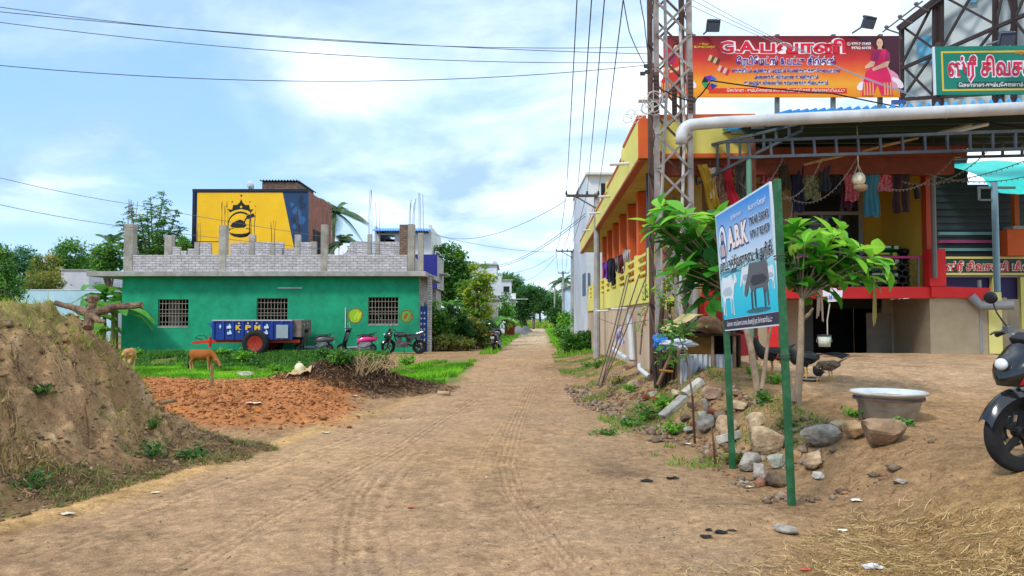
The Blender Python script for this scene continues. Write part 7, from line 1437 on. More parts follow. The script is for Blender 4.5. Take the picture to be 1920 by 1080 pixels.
# ============================================================ ANIMALS
def voxel(o, vx, it=5):
    r_ = o.modifiers.new('remesh', 'REMESH'); r_.mode = 'VOXEL'; r_.voxel_size = vx; r_.use_smooth_shade = True; s_ = o.modifiers.new('smooth', 'SMOOTH'); s_.iterations = it; s_.factor = .5
def calf(label, grazing, mat, mat2):
    t = thing('calf', label, 'calf'); b = MB(); E_ = b.tube
    E_([(-.42, 0, .60), (-.34, 0, .61), (-.15, 0, .575), (.08, 0, .565), (.27, 0, .60), (.38, 0, .62)], [.08, .15, .185, .195, .165, .085], 16)
    b.ell((-.33, 0, .64), (.12, .12, .12)); b.ell((.27, 0, .62), (.13, .12, .15)); b.ell((-.02, 0, .52), (.25, .145, .12))
    nk = [(.32, 0, .64), (.46, 0, .52), (.58, 0, .34)] if grazing else [(.32, 0, .66), (.46, 0, .78), (.56, 0, .84)]; E_(nk, [.11, .085, .07], 12)
    hp = Vector(nk[-1]); hd = (Vector((.10, 0, -.17)) if grazing else Vector((.19, 0, -.06))); E_([hp-hd*.15, hp+hd*.45, hp+hd], [.075, .062, .042], 12)
    for y in (-.085, .085):
        E_([(.28, y, .55), (.29, y, .36), (.275, y, .31), (.28, y, .14), (.29, y, .0)], [.065, .045, .036, .026, .032], 10)
        E_([(-.34, y, .60), (-.27, y, .43), (-.39, y, .29), (-.36, y, .14), (-.35, y, .0)], [.095, .07, .036, .027, .032], 10)
    o = b.build('body', mat, t, smooth=True); voxel(o, .016)
    b = MB(); E_ = b.tube; E_([(-.44, 0, .66), (-.50, .01, .5), (-.49, .01, .25)], [.022, .014, .011], 8); b.ell((-.49, .01, .17), (.03, .03, .10)); b.build('tail', mat2, t, smooth=True)
    for sg in (-1, 1):
        b = MB(); p = hp+Vector((-.01, sg*.05, .05)); b.ell(p+Vector((-.03, sg*.07, -.005)), (.032, .085, .018), rot=(0, 0, sg*.3), nu=10, nv=6); b.build('ear', mat, t, smooth=True); b = MB(); b.ell(hp+hd*.35+Vector((.012, sg*.055, .012)), (.014, .012, .014), nu=8, nv=6); b.build('eye', m_blk, t)
    b = MB(); b.ell(hp+hd*1.08, (.04, .042, .03), rot=(0, 1.0 if grazing else .3, 0), nu=10, nv=6); b.build('muzzle', F('#4a3a34'), t, smooth=True); return t
m_calf = MGRAD('calf_coat', [(0, '#c9a684'), (.35, '#b87f4a'), (.6, '#a8602a'), (1, '#8f4c20')], 2, 0, .8, rough=.85, noise=.35); m_calf2 = MGRAD('pale_calf_coat', [(0, '#d8c4aa'), (.5, '#cf9f6c'), (1, '#b87c48')], 2, 0, .8, rough=.85, noise=.35)
c1 = calf('brown calf grazing with its head down on the green field', True, m_calf, F('#2a1c16')); p = hit(378, 696, 15); place(c1, p, R(-6), p.y/FOC*62/1.15)
c2 = calf('pale calf seen from behind at the edge of the earth mound', True, m_calf2, F('#8a6848')); p = hit(242, 696, 15); place(c2, p, R(105), p.y/FOC*62/1.1)
def fowl(name, label, s, colr, neck, tail, comb, rz, p, leg='#c99a4a'):
    t = thing(name, label, 'chicken'); b = MB(); b.tube([(-.20, 0, .30), (-.10, 0, .29), (.02, 0, .27), (.12, 0, .28), (.18, 0, .31)], [.035, .085, .10, .085, .05], 14); b.tube([(.12, 0, .29)]+neck, [.075, .05, .035, .03][:len(neck)+1], 12); hv = Vector(neck[-1]); b.ell(hv, (.042, .03, .034))
    for y in (-.05, .05): b.tube([(0, y, .26), (-.01, y, .17)], [.05, .022], 10)
    o = b.build('body', colr, t, smooth=True); voxel(o, .009, 4)
    for y in (-.05, .05):
        b = MB(); b.tube([(-.01, y, .18), (-.02, y, .09), (.0, y, .012)], [.013, .010, .010], 7); [b.tube([(.0, y, .012), (.06*math.cos(a), y+.05*math.sin(a), .006)], [.008, .004], 5) for a in (-.6, 0, .6, 3.14)]; b.build('leg', F(leg), t)
    b = MB(); rnd = random.Random(int(s*100))
    for i in range(tail[0]): a = (i/(tail[0]-1)-.5); b.grid(lambda u, v: (-.15-tail[1]*v, a*.10*(1+v)+(u-.5)*.03, .31+tail[2]*v-tail[3]*v*v+a*.06*v+.012*math.sin(u*3.1)*1), 2, 8)
    b.build('tail', colr, t, smooth=True); d = (hv-Vector(neck[-2] if len(neck) > 1 else (.12, 0, .29))).normalized(); fw = (Vector((.8, 0, -.1)) if d.z > 0 else d)
    fw.normalize(); b = MB(); b.tube([hv+fw*.03, hv+fw*.075], [.013, .002], 6); b.build('beak', F('#c9a45a'), t)
    if comb:
        b = MB(); up = Vector((0, 0, 1)) if d.z > 0 else Vector((.7, 0, .5)); [b.ell(hv+up*.035+fw*(.025-.025*i), (.014, .006, .022), nu=8, nv=5) for i in range(3)]; b.ell(hv+fw*.035-up*.035, (.012, .006, .022), nu=8, nv=5); b.build('comb', F('#c4202a'), t, smooth=True)
    b = MB(); [b.tube([(.06, sg*.085, .30), (-.06, sg*.10, .28), (-.18, sg*.07, .29)], [.03, .05, .012], 8, sq=.4) for sg in (-1, 1)]; b.build('wing', colr, t, smooth=True); place(t, p, rz, s); return t
m_cock = M('cock_feathers', '#15191b', '#1c2a28', scale=20, rough=.4, bump=.4, lo=.45, hi=.6); m_hen = M('hen_feathers', '#1d1c1c', '#2a2624', scale=24, rough=.55, bump=.4); m_pul = M('pullet_feathers', '#8a7560', '#4a3d32', scale=40, rough=.7, bump=.4, lo=.42, hi=.58)
p = hit(1508, 712); fowl('rooster', 'black rooster with a long drooping tail bending its neck behind the sign post', 1.12, m_cock, [(.21, 0, .40), (.29, 0, .38), (.33, 0, .28)], (7, .42, .12, .14), True, R(183), p)
p = hit(1446, 700); fowl('hen', 'black hen with a red comb standing left of the right sign post', 1.1, m_hen, [(.19, 0, .40), (.20, 0, .47)], (5, .16, .12, .05), True, R(170), p)
p = hit(1535, 718); fowl('young_chicken', 'small dark chick seen from behind beside the feeding plate', .55, m_hen, [(.18, 0, .36), (.19, 0, .40)], (4, .06, .08, .0), False, R(100), p)
p = hit(1556, 713); fowl('young_chicken', 'speckled brown pullet pecking right of the dark chick', .78, m_pul, [(.20, 0, .31), (.26, 0, .22), (.27, 0, .15)], (5, .20, .14, .04), False, R(184), p)
p = hit(1520, 713); b = MB(); b.lathe([(.001, .006), (.12, .006), (.16, .03), (.165, .03), (.125, 0), (.001, 0)], Matrix.Translation(p+Vector((0, 0, .004))), 24); tag(b.build('feeding_plate', m_chrome, origin=p, smooth=True), 'shiny round feeding plate on the ground by the rooster', 'plate')
# ============================================================ ROCKS, COOP, CLUTTER
ROCKM = dict(tan=M('tan_stone', '#c4ab8a', '#957b5e', scale=7, lo=.4, hi=.62, rough=.95, bump=.6, stain=.35), grey=M('grey_stone', '#aaa196', '#7d7469', scale=7, lo=.4, hi=.62, rough=.92, bump=.6, stain=.3), pink=M('pinkish_stone', '#b0957f', '#8b705e', scale=7, lo=.4, hi=.62, rough=.92, bump=.5), brown=M('brown_stone', '#a58a6e', '#735c47', scale=4, rough=.95, bump=.6, stain=.3),
             orange=M('orange_stone', '#bd9a72', '#96744f', scale=7, lo=.4, hi=.62, rough=.95, bump=.6), conc=M('slab_concrete', '#a5a39a', '#85837a', scale=7, lo=.4, hi=.62, rough=.95, bump=.4, stain=.3), red=M('broken_brick', '#8f4a3c', '#733529', scale=6, rough=.95, bump=.5), pale=M('pale_stone', '#c9c3b8', '#a59f95', scale=7, lo=.4, hi=.62, rough=.9, bump=.4), green=M('greenish_stone', '#9d9d8d', '#78796c', scale=7, lo=.4, hi=.62, rough=.95, bump=.5), dark=M('dark_stone', '#76644f', '#54463a', scale=7, lo=.4, hi=.62, rough=.95, bump=.6))
def rockmesh(rx, ry, rz, seed, facets=9, rough=.04):
    rng = np.random.RandomState(seed); n = rng.normal(size=(facets, 3)); n /= np.linalg.norm(n, axis=1)[:, None]; dd = rng.uniform(.55, .95, facets); n = np.vstack([n, [[0, 0, 1], [0, 0, -1]]]); dd = np.append(dd, [.85, .7]); b = MB(); b.ell((0, 0, 0), (1, 1, 1), nu=26, nv=18)
    V = np.array(b.v); pr = V @ n.T; rr_ = np.where(pr > .05, dd/np.maximum(pr, .05), 9).min(1); rr_ = np.minimum(rr_, 1.12); a = V*rr_[:, None]; ns_ = fbm(a[:, 0]*3+a[:, 2]*2.1+seed, a[:, 1]*3-a[:, 2]*1.7, 5, seed, .6); a = a*(1+rough*3*ns_[:, None]); b.v = [tuple(p) for p in a*np.array([rx, ry, rz])]; return b
def rock(px, pb, wpx, hpx, mt, lab, seed, rz=0, tilt=0, depth=.8, facets=11, name='rock', cat='rock', grp='rocks of the rubble bank'):
    p = hit(px, pb); k = p.y/FOC; rx, rz_ = wpx*k/2*1.08, hpx*k/2*1.12; o = rockmesh(rx, rx*depth, rz_, seed, facets).build(name, ROCKM[mt], smooth=False); place(o, (p.x, p.y+rx*depth*.4, p.z+rz_*.72), rz, 1, 0, tilt); return tag(o, lab, cat, grp)
RK = [(1195, 727, 34, 17, 'pink', 'flat pinkish stone near the wall foot, left of the rubble'), (1270, 748, 26, 20, 'tan', 'rounded tan rock under the left end of the corrugated sheet'), (1340, 748, 40, 26, 'pink', 'mottled boulder touching the left green sign post'), (1380, 744, 26, 16, 'brown', 'flat brown stone right of the left sign post'), (1304, 770, 26, 22, 'brown', 'brown stone behind the upright grey shard'),
    (1318, 787, 24, 18, 'green', 'greenish stone in the middle of the rubble'), (1328, 808, 44, 32, 'grey', 'large grey stone left of the left sign post'), (1370, 815, 42, 40, 'tan', 'tall tan rock just right of the left sign post'), (1418, 802, 50, 26, 'tan', 'flat topped tan rock above the big boulder'), (1440, 852, 66, 58, 'tan', 'biggest tan boulder between the two sign posts'), (1408, 884, 42, 38, 'grey', 'rounded grey stone at the foot of the big tan boulder'),
    (1424, 900, 36, 32, 'grey', 'smaller grey stone nearest the road below the boulder'), (1457, 878, 40, 30, 'green', 'greenish slab-like stone leaning under the big boulder'), (1458, 912, 44, 30, 'dark', 'dark earthy lump left of the right post foot'), (1545, 840, 68, 46, 'grey', 'angular grey rock right of the right sign post'), (1574, 812, 28, 26, 'tan', 'small tan rock between the angular grey rock and the orange rock'), (1608, 824, 46, 40, 'orange', 'orange tan rock just left of the tub'),
    (1664, 838, 80, 58, 'brown', 'large pointed brown rock in front of the tub'), (1529, 877, 48, 34, 'tan', 'rough tan lump below the angular grey rock'), (1493, 868, 20, 26, 'orange', 'small yellowish stone right behind the right post'), (1706, 797, 20, 14, 'dark', 'small dark stone behind the right side of the tub'), (1480, 1000, 50, 16, 'grey', 'flat grey stone half buried in the straw'), (1690, 908, 30, 10, 'grey', 'small flat stone at the upper edge of the straw'), (1535, 898, 24, 14, 'pale', 'pale pebble-like stone below the rough tan lump'),
    (1285, 792, 22, 16, 'dark', 'dark stone under the long concrete slab'), (1350, 790, 26, 22, 'brown', 'brown stone wedged behind the left sign post'), (1390, 770, 34, 20, 'tan', 'low tan stone above the flat topped rock'), (1225, 745, 22, 14, 'grey', 'grey stone beside the broken bricks'), (1258, 812, 22, 10, 'brown', 'low brown stone at the rubble foot'), (1297, 812, 24, 14, 'green', 'small grey-green stone at the rubble foot'), (1478, 835, 22, 18, 'brown', 'small brown stone right of the big tan boulder')]
for i, (a, c, d, e, m, l) in enumerate(RK): rock(a, c, d, e, m, l, 200+i, rz=(i*1.3) % 6.28, tilt=((i*37) % 11-5)*.04, depth=.75 if d > 30 else .9)
def slab(px0, py0, px1, py1, th, wd, mt, lab, name='concrete_slab', cat='slab', up=.02):
    a, c = hit(px0, py0), hit(px1, py1); a.z += th*.5; c.z += th*.5+up; b = MB(); b.bar(a, c, wd, th); o = b.build(name, ROCKM[mt], origin=a, bevel=.012); return tag(o, lab, cat, 'slabs among the rubble')
slab(1242, 788, 1284, 750, .09, .20, 'conc', 'long grey concrete slab lying slantwise in the rubble', up=.0); slab(1284, 745, 1316, 722, .10, .24, 'pale', 'pale concrete slab sloping under the corrugated sheet'); slab(1352, 832, 1382, 826, .10, .22, 'pale', 'small whitish slab at the foot of the left sign post')
p = hit(1325, 775); o = rockmesh(.06, .03, .15, 301, 9).build('rock', ROCKM['grey']); place(o, p+Vector((0, 0, .08)), .5, 1, 0, -.4); tag(o, 'thin grey shard standing upright in the rubble', 'rock', 'rocks of the rubble bank')
for i, (a, c, s) in enumerate(((1216, 748, .1), (1228, 752, .09), (1222, 738, .08), (1240, 748, .07), (1300, 800, .08), (1338, 778, .08))):
    p = hit(a, c); o = MB().cbox((0, 0, 0), (s*2, s*1.1, s*.8)).build('broken_brick', ROCKM['red'], bevel=.012); place(o, p+Vector((0, 0, s*.4)), i*1.1, 1, .15*(i % 3-1), .2*(i % 2)); tag(o, ('broken red brick at the left end of the rubble', 'broken red brick in front of the other brick pieces', 'broken red brick topmost of the brick pieces', 'broken red brick rightmost of the left brick pieces', 'broken red brick at the middle of the rubble foot', 'broken red brick behind the left sign post')[i], 'brick', 'broken bricks')
# tub on its stand
p = hit(1658, 793); p = Vector((fx(1663, 8.5), 8.5, zg(fx(1663, 8.5), 8.5))); t = thing('water_tub', 'big grey metal feeding tub on a low stand among the rocks', 'tub', p); T = Matrix.Translation((p.x, p.y, fz(737, 8.5)-.37)); m_tub = M('tub_metal', '#cfc6b8', '#a89e90', scale=6, rough=.65, bump=.15, stain=.3)
b = MB(); b.lathe([(.001, .07), (.25, .07), (.275, .085), (.36, .345), (.405, .365), (.412, .385), (.40, .392)], T, 40); b.build('tub', m_tub, t, smooth=True); b = MB(); b.lathe([(.40, .392), (.385, .385), (.355, .34), (.27, .10), (.001, .095)], T, 40); b.build('enamel_lining', M('white_enamel', '#cfd8dc', '#b3bec4', scale=5, rough=.4, bump=.03, stain=.3), t, smooth=True); b = MB(); b.lathe([(.001, .20), (.32, .20)], T, 32); b.build('water', MGLASS('tub_water', (.25, .32, .34), .05), t)
b = MB()
for a in (R(190), R(70)): e = Vector((p.x+.37*math.cos(a), p.y+.37*math.sin(a), 0)); b.bar((e.x, e.y, zg(e.x, e.y)-.05), (e.x, e.y, fz(737, 8.5)-.03), .035, .012)
b.lathe([(.345, .30), (.375, .30), (.375, .33), (.345, .33), (.345, .30)], T, 32); b.build('stand', m_steel, t)
# branched log by the rocks, stump on the mound
m_log = M('dead_wood', '#a3876b', '#7a604a', scale=9, rough=.95, bump=.6, stain=.3)
p = hit(1500, 806); b = MB(); b.tube([P(1500, 783, 9), P(1506, 800, 8.8), P(1520, 806, 8.7)], [.045, .05, .05], 9); b.tube([P(1510, 806, 8.8), P(1540, 795, 8.9), P(1566, 788, 9.0)], [.05, .055, .05], 9); tag(b.build('log', m_log, smooth=True, origin=p), 'forked dead branch lying behind the angular grey rock', 'log')
t = thing('tree_stump', 'dead branched tree stump lying on top of the earth mound', 'stump', P(170, 585, 8.0)); b = MB(); rnd = random.Random(2)
def knob(pts, rs):
    q = [pts[0]]; r2 = [rs[0]]
    for a, c, r0, r1 in zip(pts, pts[1:], rs, rs[1:]):
        for f in (.33, .66, 1): q.append(a.lerp(c, f)+Vector((rnd.uniform(-1, 1), rnd.uniform(-1, 1), rnd.uniform(-1, 1)))*.007); r2.append((r0+(r1-r0)*f)*rnd.uniform(.86, 1.14))
    b.tube(q, r2, 11)
knob([P(105, 568, 8.2), P(140, 578, 8.05), P(170, 590, 8.0), P(195, 582, 7.9), P(215, 575, 7.85), P(265, 572, 7.8)], [.03, .038, .055, .046, .036, .028]); knob([P(168, 592, 8.0), P(172, 575, 8.0), P(176, 556, 8.0)], [.055, .042, .05]); knob([P(174, 560, 8), P(184, 556, 7.98)], [.035, .028]); knob([P(170, 562, 8), P(163, 560, 8)], [.03, .02]); knob([P(172, 590, 8), P(185, 600, 7.8), P(196, 604, 7.75)], [.05, .03, .016]); knob([P(172, 590, 8), P(165, 615, 7.9)], [.05, .06]); b.build('trunk', M('stump_wood', '#a3866c', '#4f3c30', scale=16, rough=.95, bump=1.0, bscale=40, stain=.4), t)
b = MB(); [b.tube([P(262, 572, 7.8)+Vector((0, rnd.uniform(-.02, .02), rnd.uniform(-.02, .02))), P(264+rnd.uniform(0, 5), 570+rnd.uniform(-2, 5), 7.8)], [.008, .001], 4) for i in range(9)]; b.build('splinters', F('#c9a882'), t)
p = hit(313, 752); tag(MB().tube([P(298, 756, 9.6), P(330, 750, 9.8)], .025, 8).build('stick', m_log, origin=p), 'thick stick lying where the mound meets the red soil', 'stick')
p = hit(397, 722, 9); tag(MB().cbox((p.x, p.y, p.z+.15), (.05, .04, .5), rot=(.03, .05, .2)).build('wooden_peg', m_log, origin=p, bevel=.006), 'short wooden peg driven upright into the red soil', 'peg')
rock(456, 706, 28, 10, 'pale', 'white stone on the far edge of the red soil', 331, grp=None)
# things on the manure heap
p = P(561, 712, 15.6); t = thing('white_can', 'cream plastic can standing on torn sacking by the manure heap', 'can', p); b = MB(); b.lathe([(.001, 0), (.085, 0), (.10, .03), (.10, .2), (.09, .25), (.05, .29), (.001, .30)], Matrix.Translation(p+Vector((0, 0, .05))), 18); b.build('can_body', M('cream_plastic', '#e6e0bc', '#cfc79c', rough=.4, bump=.02), t, smooth=True); b = MB(); b.lathe([(.03, .29), (.03, .33), (.001, .33)], Matrix.Translation(p+Vector((0, 0, .05))), 12); b.build('cap', F('#c9c2a0'), t)
b = MB(); b.grid(lambda u, v: (p.x-.22+.5*u, p.y-.28+.42*v, zg(p.x-.22+.5*u, p.y-.28+.42*v)+.05+.06*math.sin(u*9+v*4)*math.sin(v*7+1)+.05), 16, 12); tag(b.build('torn_sack', M('pale_sacking', '#cdb489', '#a3875c', scale=10, bump=.4), smooth=True, origin=p), 'torn pale sack crumpled in front of the cream can', 'sack')
p = P(605, 690, 17.2); b = MB(); T = Matrix.Translation(p) @ Euler((R(90), 0, R(72))).to_matrix().to_4x4(); b.lathe([(.12, -.25), (.13, -.25), (.13, .25), (.12, .25), (.12, -.25)], T, 24); tag(b.build('rusty_pipe', M('rust', '#6d3f2c', '#4a2a20', scale=8, rough=.9, bump=.4), origin=p, smooth=True), 'short rusty wide pipe lying behind the manure heap', 'pipe')
p = hit(833, 741, 8); tag(MB().tube([p+Vector((-.13, .02, .04)), p+Vector((.12, -.05, .04))], .045, 10).build('log', M('pale_log', '#c4a888', '#8f7458', scale=8, bump=.4), origin=p), 'short cut log at the left edge of the road', 'log')
b = MB(); rnd = random.Random(12)
for i in range(60): q = hit(690+rnd.uniform(-25, 40), 700+rnd.uniform(-16, 8), 10); a = rnd.uniform(0, 3.1); l = rnd.uniform(.3, .8); b.tube([q, q+Vector((math.cos(a)*l*.5, .1, rnd.uniform(.15, .4))), q+Vector((math.cos(a)*l, .2, rnd.uniform(.0, .25)))], .01, 4)
tag(b.build('brushwood', F('#a08a64', .9), origin=q), 'tangled dry brushwood behind the manure heap', 'brushwood', kind='stuff')
# ---- chicken coop of scrap
t = thing('chicken_coop', 'scrap chicken coop with a corrugated front sheet under the yellow roof sheet', 'coop', (3.1, 12.3, .6)); Yc = 12.0
b = MB(); b.grid(lambda u, v: (fx(1269, Yc)+(fx(1377, Yc)-fx(1269, Yc))*u, Yc+.02*math.sin(u*2*math.pi*11)+.1*u, (fz(728, Yc)+(fz(692, Yc)-fz(728, Yc))*u)*(1-v)+(fz(664, Yc)+(fz(665, Yc)-fz(664, Yc))*u)*v-.03*(1-v)), 132, 2); b.build('front_sheet', M('galvanised_sheet', '#c6ccd6', '#a9afba', scale=4, rough=.5, metal=.0, bump=.05, stain=.25), t, smooth=True)
b = MB(); b.grid(lambda u, v: (fx(1256, 12)+(fx(1325, 12)-fx(1256, 12))*u, 11.9+1.0*v, fz(622, 12)+.26*min(1, u*1.5)+.03*v+.012*math.sin(u*9)), 12, 4); b.build('roof_sheet', M('yellow_sheet', '#cdbd84', '#b09f64', scale=4, stain=.2), t)
b = MB(); b.grid(lambda u, v: (fx(1322, 12)+(fx(1400, 12)-fx(1322, 12))*u, 11.9+1.0*v, fz(598, 12)-.26*u**1.6+.03*v), 12, 4); b.build('roof_sheet', M('brown_sheet', '#6f5540', '#54402f', scale=4, stain=.2), t)
b = MB(); x0_, x1_ = fx(1272, 12.4), fx(1378, 12.4); b.box(x0_, x1_, 12.9, 12.95, .6, fz(622, 12.5)); b.box(x0_, x0_+.04, 12.1, 12.9, .5, fz(628, 12.2)); b.box(x1_-.04, x1_, 12.1, 12.9, .6, fz(628, 12.2)); b.build('coop_walls', M('old_planks', '#4a3a2e', '#2f261f', scale=6, bump=.4), t)
b = MB()
for i in range(20): x = fx(1282+2.6*i, 12.05); b.bar((x, 12.05, fz(664, 12.05)), (x, 12.05, fz(629, 12.05)), .006)
for i in range(14): z = fz(664-2.6*i, 12.05); b.bar((fx(1282, 12.05), 12.05, z), (fx(1333, 12.05), 12.05, z), .006)
b.build('wire_mesh', F('#7a5a28'), t); b = MB(); b.grid(lambda u, v: (fx(1282, 12.2)+(fx(1333, 12.2)-fx(1282, 12.2))*u, 12.2+.04*math.sin(u*6), fz(664, 12.2)+.3*v*(1-.1*u)), 8, 6); b.build('orange_net', M('orange_net', '#b5842e', '#94681f', scale=10, bump=.3), t)
for a in (1272, 1335, 1376): b = MB(); b.bar((fx(a, 12.02), 12.02, zg(fx(a, 12), 12)-.1), (fx(a, 12.02), 12.02, fz(622, 12)), .045); b.build('post', m_log, t)
b = MB(); b.bar((fx(1268, 11.98), 11.98, fz(626, 12)), (fx(1382, 11.98), 11.98, fz(628, 12)), .05, .04); b.build('front_beam', F('#3a2e26'), t)
b = MB()
def sk(u, v):
    a = 2*math.pi*u; ph = -math.pi/2+math.pi*v; c = P(1330, 608, 11.9); r_ = 1+.18*math.sin(3*a+2*ph)+.1*math.sin(5*ph+a); return (c.x+.27*math.cos(a)*math.cos(ph)*r_, c.y+.2*math.sin(a)*math.cos(ph)*r_, c.z+.125*math.sin(ph)*r_-.14*(math.cos(a)*math.cos(ph))**2*(math.cos(a) > 0))
b.grid(sk, 32, 16); tag(b.build('burlap_sack', M('burlap', '#8d6f52', '#6d5440', scale=30, rough=.95, bump=.6, stain=.35), smooth=True, origin=P(1330, 608, 11.9)), 'brown burlap sack thrown over the ridge of the chicken coop', 'sack')
def crumple(name, lab, px, py, wpx, hpx, Y, mat, seed, cat='plastic sheet'):
    c = P(px, py, Y); k = Y/FOC; rx, rz_ = wpx*k/2, hpx*k/2; b = MB()
    def fn(u, v):
        a = 2*math.pi*u; ph = -math.pi/2+math.pi*v; x, y, z = math.cos(a)*math.cos(ph), math.sin(a)*math.cos(ph), math.sin(ph); r_ = 1+1.5*float(fbm(np.array([x*2.6+seed+z]), np.array([z*2.6+y*2]), 4, seed, .6)[0]); return (c.x+rx*x*r_, c.y+rx*.55*y*r_, c.z+rz_*z*r_)
    b.grid(fn, 40, 24); return tag(b.build(name, mat, origin=c), lab, cat)
crumple('blue_tarpaulin', 'crumpled bright blue tarpaulin at the left end of the coop', 1237, 641, 26, 28, 11.8, M('blue_tarp', '#3f8fe0', '#2f74c4', rough=.4, bump=.2), 3); crumple('plastic_sheet', 'crumpled white plastic sheet beside the blue tarpaulin', 1272, 645, 56, 18, 11.75, M('white_plastic', '#d5dfe6', '#aebfc9', rough=.3, bump=.2), 5)
gw_ = 'scrap wood leaning around the tower foot'
for i, (a, c, d, e, Y, r_, cc, lab) in enumerate(((1243, 560, 1236, 722, 12.9, .05, '#4a3a30', 'darkest rough plank upright at the left end of the coop'), (1250, 580, 1247, 725, 12.8, .045, '#6f5a48', 'brown post left of the yellowish stick'), (1262, 575, 1256, 700, 12.9, .04, '#9a8562', 'yellowish stick standing behind the plastic sheet'), (1228, 640, 1231, 728, 12.7, .04, '#3f342c', 'dark broken post below the blue tarpaulin'), (1258, 665, 1233, 722, 12.5, .03, '#8d7259', 'slanting stick below the blue tarpaulin'), (1268, 520, 1268, 640, 13.2, .05, '#8d8782', 'weathered grey post behind the yellow roof sheet'), (1272, 540, 1281, 620, 12.9, .03, '#b3ada5', 'pale leaning stick over the yellow roof sheet'), (1278, 560, 1293, 610, 13.1, .03, '#6b5a4c', 'brown stick leaning right above the yellow sheet'), (1300, 500, 1302, 600, 13.3, .055, '#a39d96', 'thick grey wood post left of the red step wall'), (1236, 694, 1262, 697, 12.3, .022, '#b5823a', 'short yellow brown crosspiece at the coop end'))):
    p0, p1 = P(a, c, Y), P(d, e, Y); m_ = p0.lerp(p1, .5)+Vector((.02*(i % 3-1), 0, 0)); tag(MB().tube([p0, m_, p1], [r_*.8, r_, r_], 7).build('scrap_wood', M('scrap_wood_%d' % i, cc, rough=.95, scale=10, bump=.5, stain=.3), origin=p1), lab, 'wood', gw_)
b = MB(); [b.bar(P(1240+7*i, 672+(i % 2)*4, 12.6), P(1238+7*i, 722, 12.6), .05, .03) for i in range(6)]; b.box(fx(1236, 12.7), fx(1284, 12.7), 12.68, 12.72, .4, fz(660, 12.7)); tag(b.build('plank_fence', M('dark_planks', '#5a463a', '#3a2d25', scale=8, bump=.5), origin=P(1258, 722, 12.6)), 'dark broken plank fence left of the corrugated sheet', 'fence')
# ---- leaning rods, pipes and washing on the lane side
gr_ = 'iron rods leaning on the balcony'
for i, (a, c, d, e, Y0_, Y1_, lab) in enumerate(((1176, 516, 1121, 722, 16.9, 15.2, 'leftmost rusty rod leaning on the balcony'), (1181, 514, 1126, 726, 16.6, 15.0, 'second rusty rod from the left leaning on the balcony'), (1199, 514, 1128, 722, 15.9, 15.1, 'third rusty rod from the left leaning on the balcony'), (1215, 510, 1132, 718, 15.4, 15.1, 'rightmost rusty rod leaning on the balcony near its corner'))):
    tag(MB().tube([P(a, c, Y0_), P((a+d)/2+2, (c+e)/2, (Y0_+Y1_)/2), P(d, e, Y1_)], .014, 6).build('iron_rod', m_steel, origin=P(d, e, Y1_)), lab, 'rod', gr_)
tag(MB().tube([P(1178, 588, 17.6), P(1181, 600, 17.6), P(1186, 676, 17.3)], .075, 12).build('plastic_pipe', m_pvc, origin=P(1186, 676, 17.3)), 'thick white plastic pipe standing against the beige wall', 'pipe'); tag(MB().tube([P(1150, 655, 18.5), P(1176, 673, 17.2)], .06, 10).build('plastic_pipe', m_pvc, origin=P(1176, 673, 17.2)), 'white plastic pipe lying at the foot of the beige wall', 'pipe'); tag(MB().tube([P(1199, 684, 14.6), P(1200, 692, 14.5), P(1217, 706, 14.2)], .045, 10).build('plastic_pipe', m_pvc, origin=P(1217, 706, 14.2)), 'short bent white pipe at the wall corner near the coop', 'pipe')
gl2 = 'washing hung on the balcony'
for i, (a, c, d, e, Y, cc, k, lab) in enumerate(((1133, 1143, 492, 519, 24.6, '#6a3aa8', 'plain', 'purple washing at the far end of the balcony line'), (1142, 1152, 484, 526, 23, '#2b2d48', 'kurta', 'dark blue washing second from the far end'), (1150, 1158, 486, 532, 22, '#1d1e26', 'plain', 'long black washing in the middle of the balcony'), (1157, 1164, 480, 508, 20.9, '#7f7a80', 'plain', 'grey washing right of the black one'), (1163, 1171, 477, 510, 20.2, '#6a3444', 'kurta', 'maroon washing near the tower end of the balcony'), (1172, 1179, 468, 506, 19.2, '#b9b4b6', 'plain', 'pale washing nearest the lattice tower'))):
    garment('hanging_washing', a, c, d, e, k, M('washing_%d' % i, cc, rough=.9), lab, Y=Y, seed=30+i); bpy.data.objects[-1]
for o in [o for o in bpy.data.objects if o.name.startswith('hanging_washing')]: o['group'] = gl2; o['category'] = 'washing'
garment('hanging_cloth', 1155, 1168, 612, 645, 'flare', M('lavender_cloth', '#c9c4e0', '#aaa5c6', rough=.9), 'pale lavender cloth hanging on a wire below the balcony', Y=17.4, seed=44); [o.__setitem__('group', 'cloth below the balcony') for o in bpy.data.objects if o.name == 'hanging_cloth']
b = MB(); b.tube([P(1120, 596, 18.5), P(1160, 611, 17.4), P(1216, 600, 15.2)], .006, 4); tag(b.build('washing_wire', m_steel, origin=P(1160, 611, 17.4)), 'slack wire carrying the lavender cloth below the balcony', 'wire')
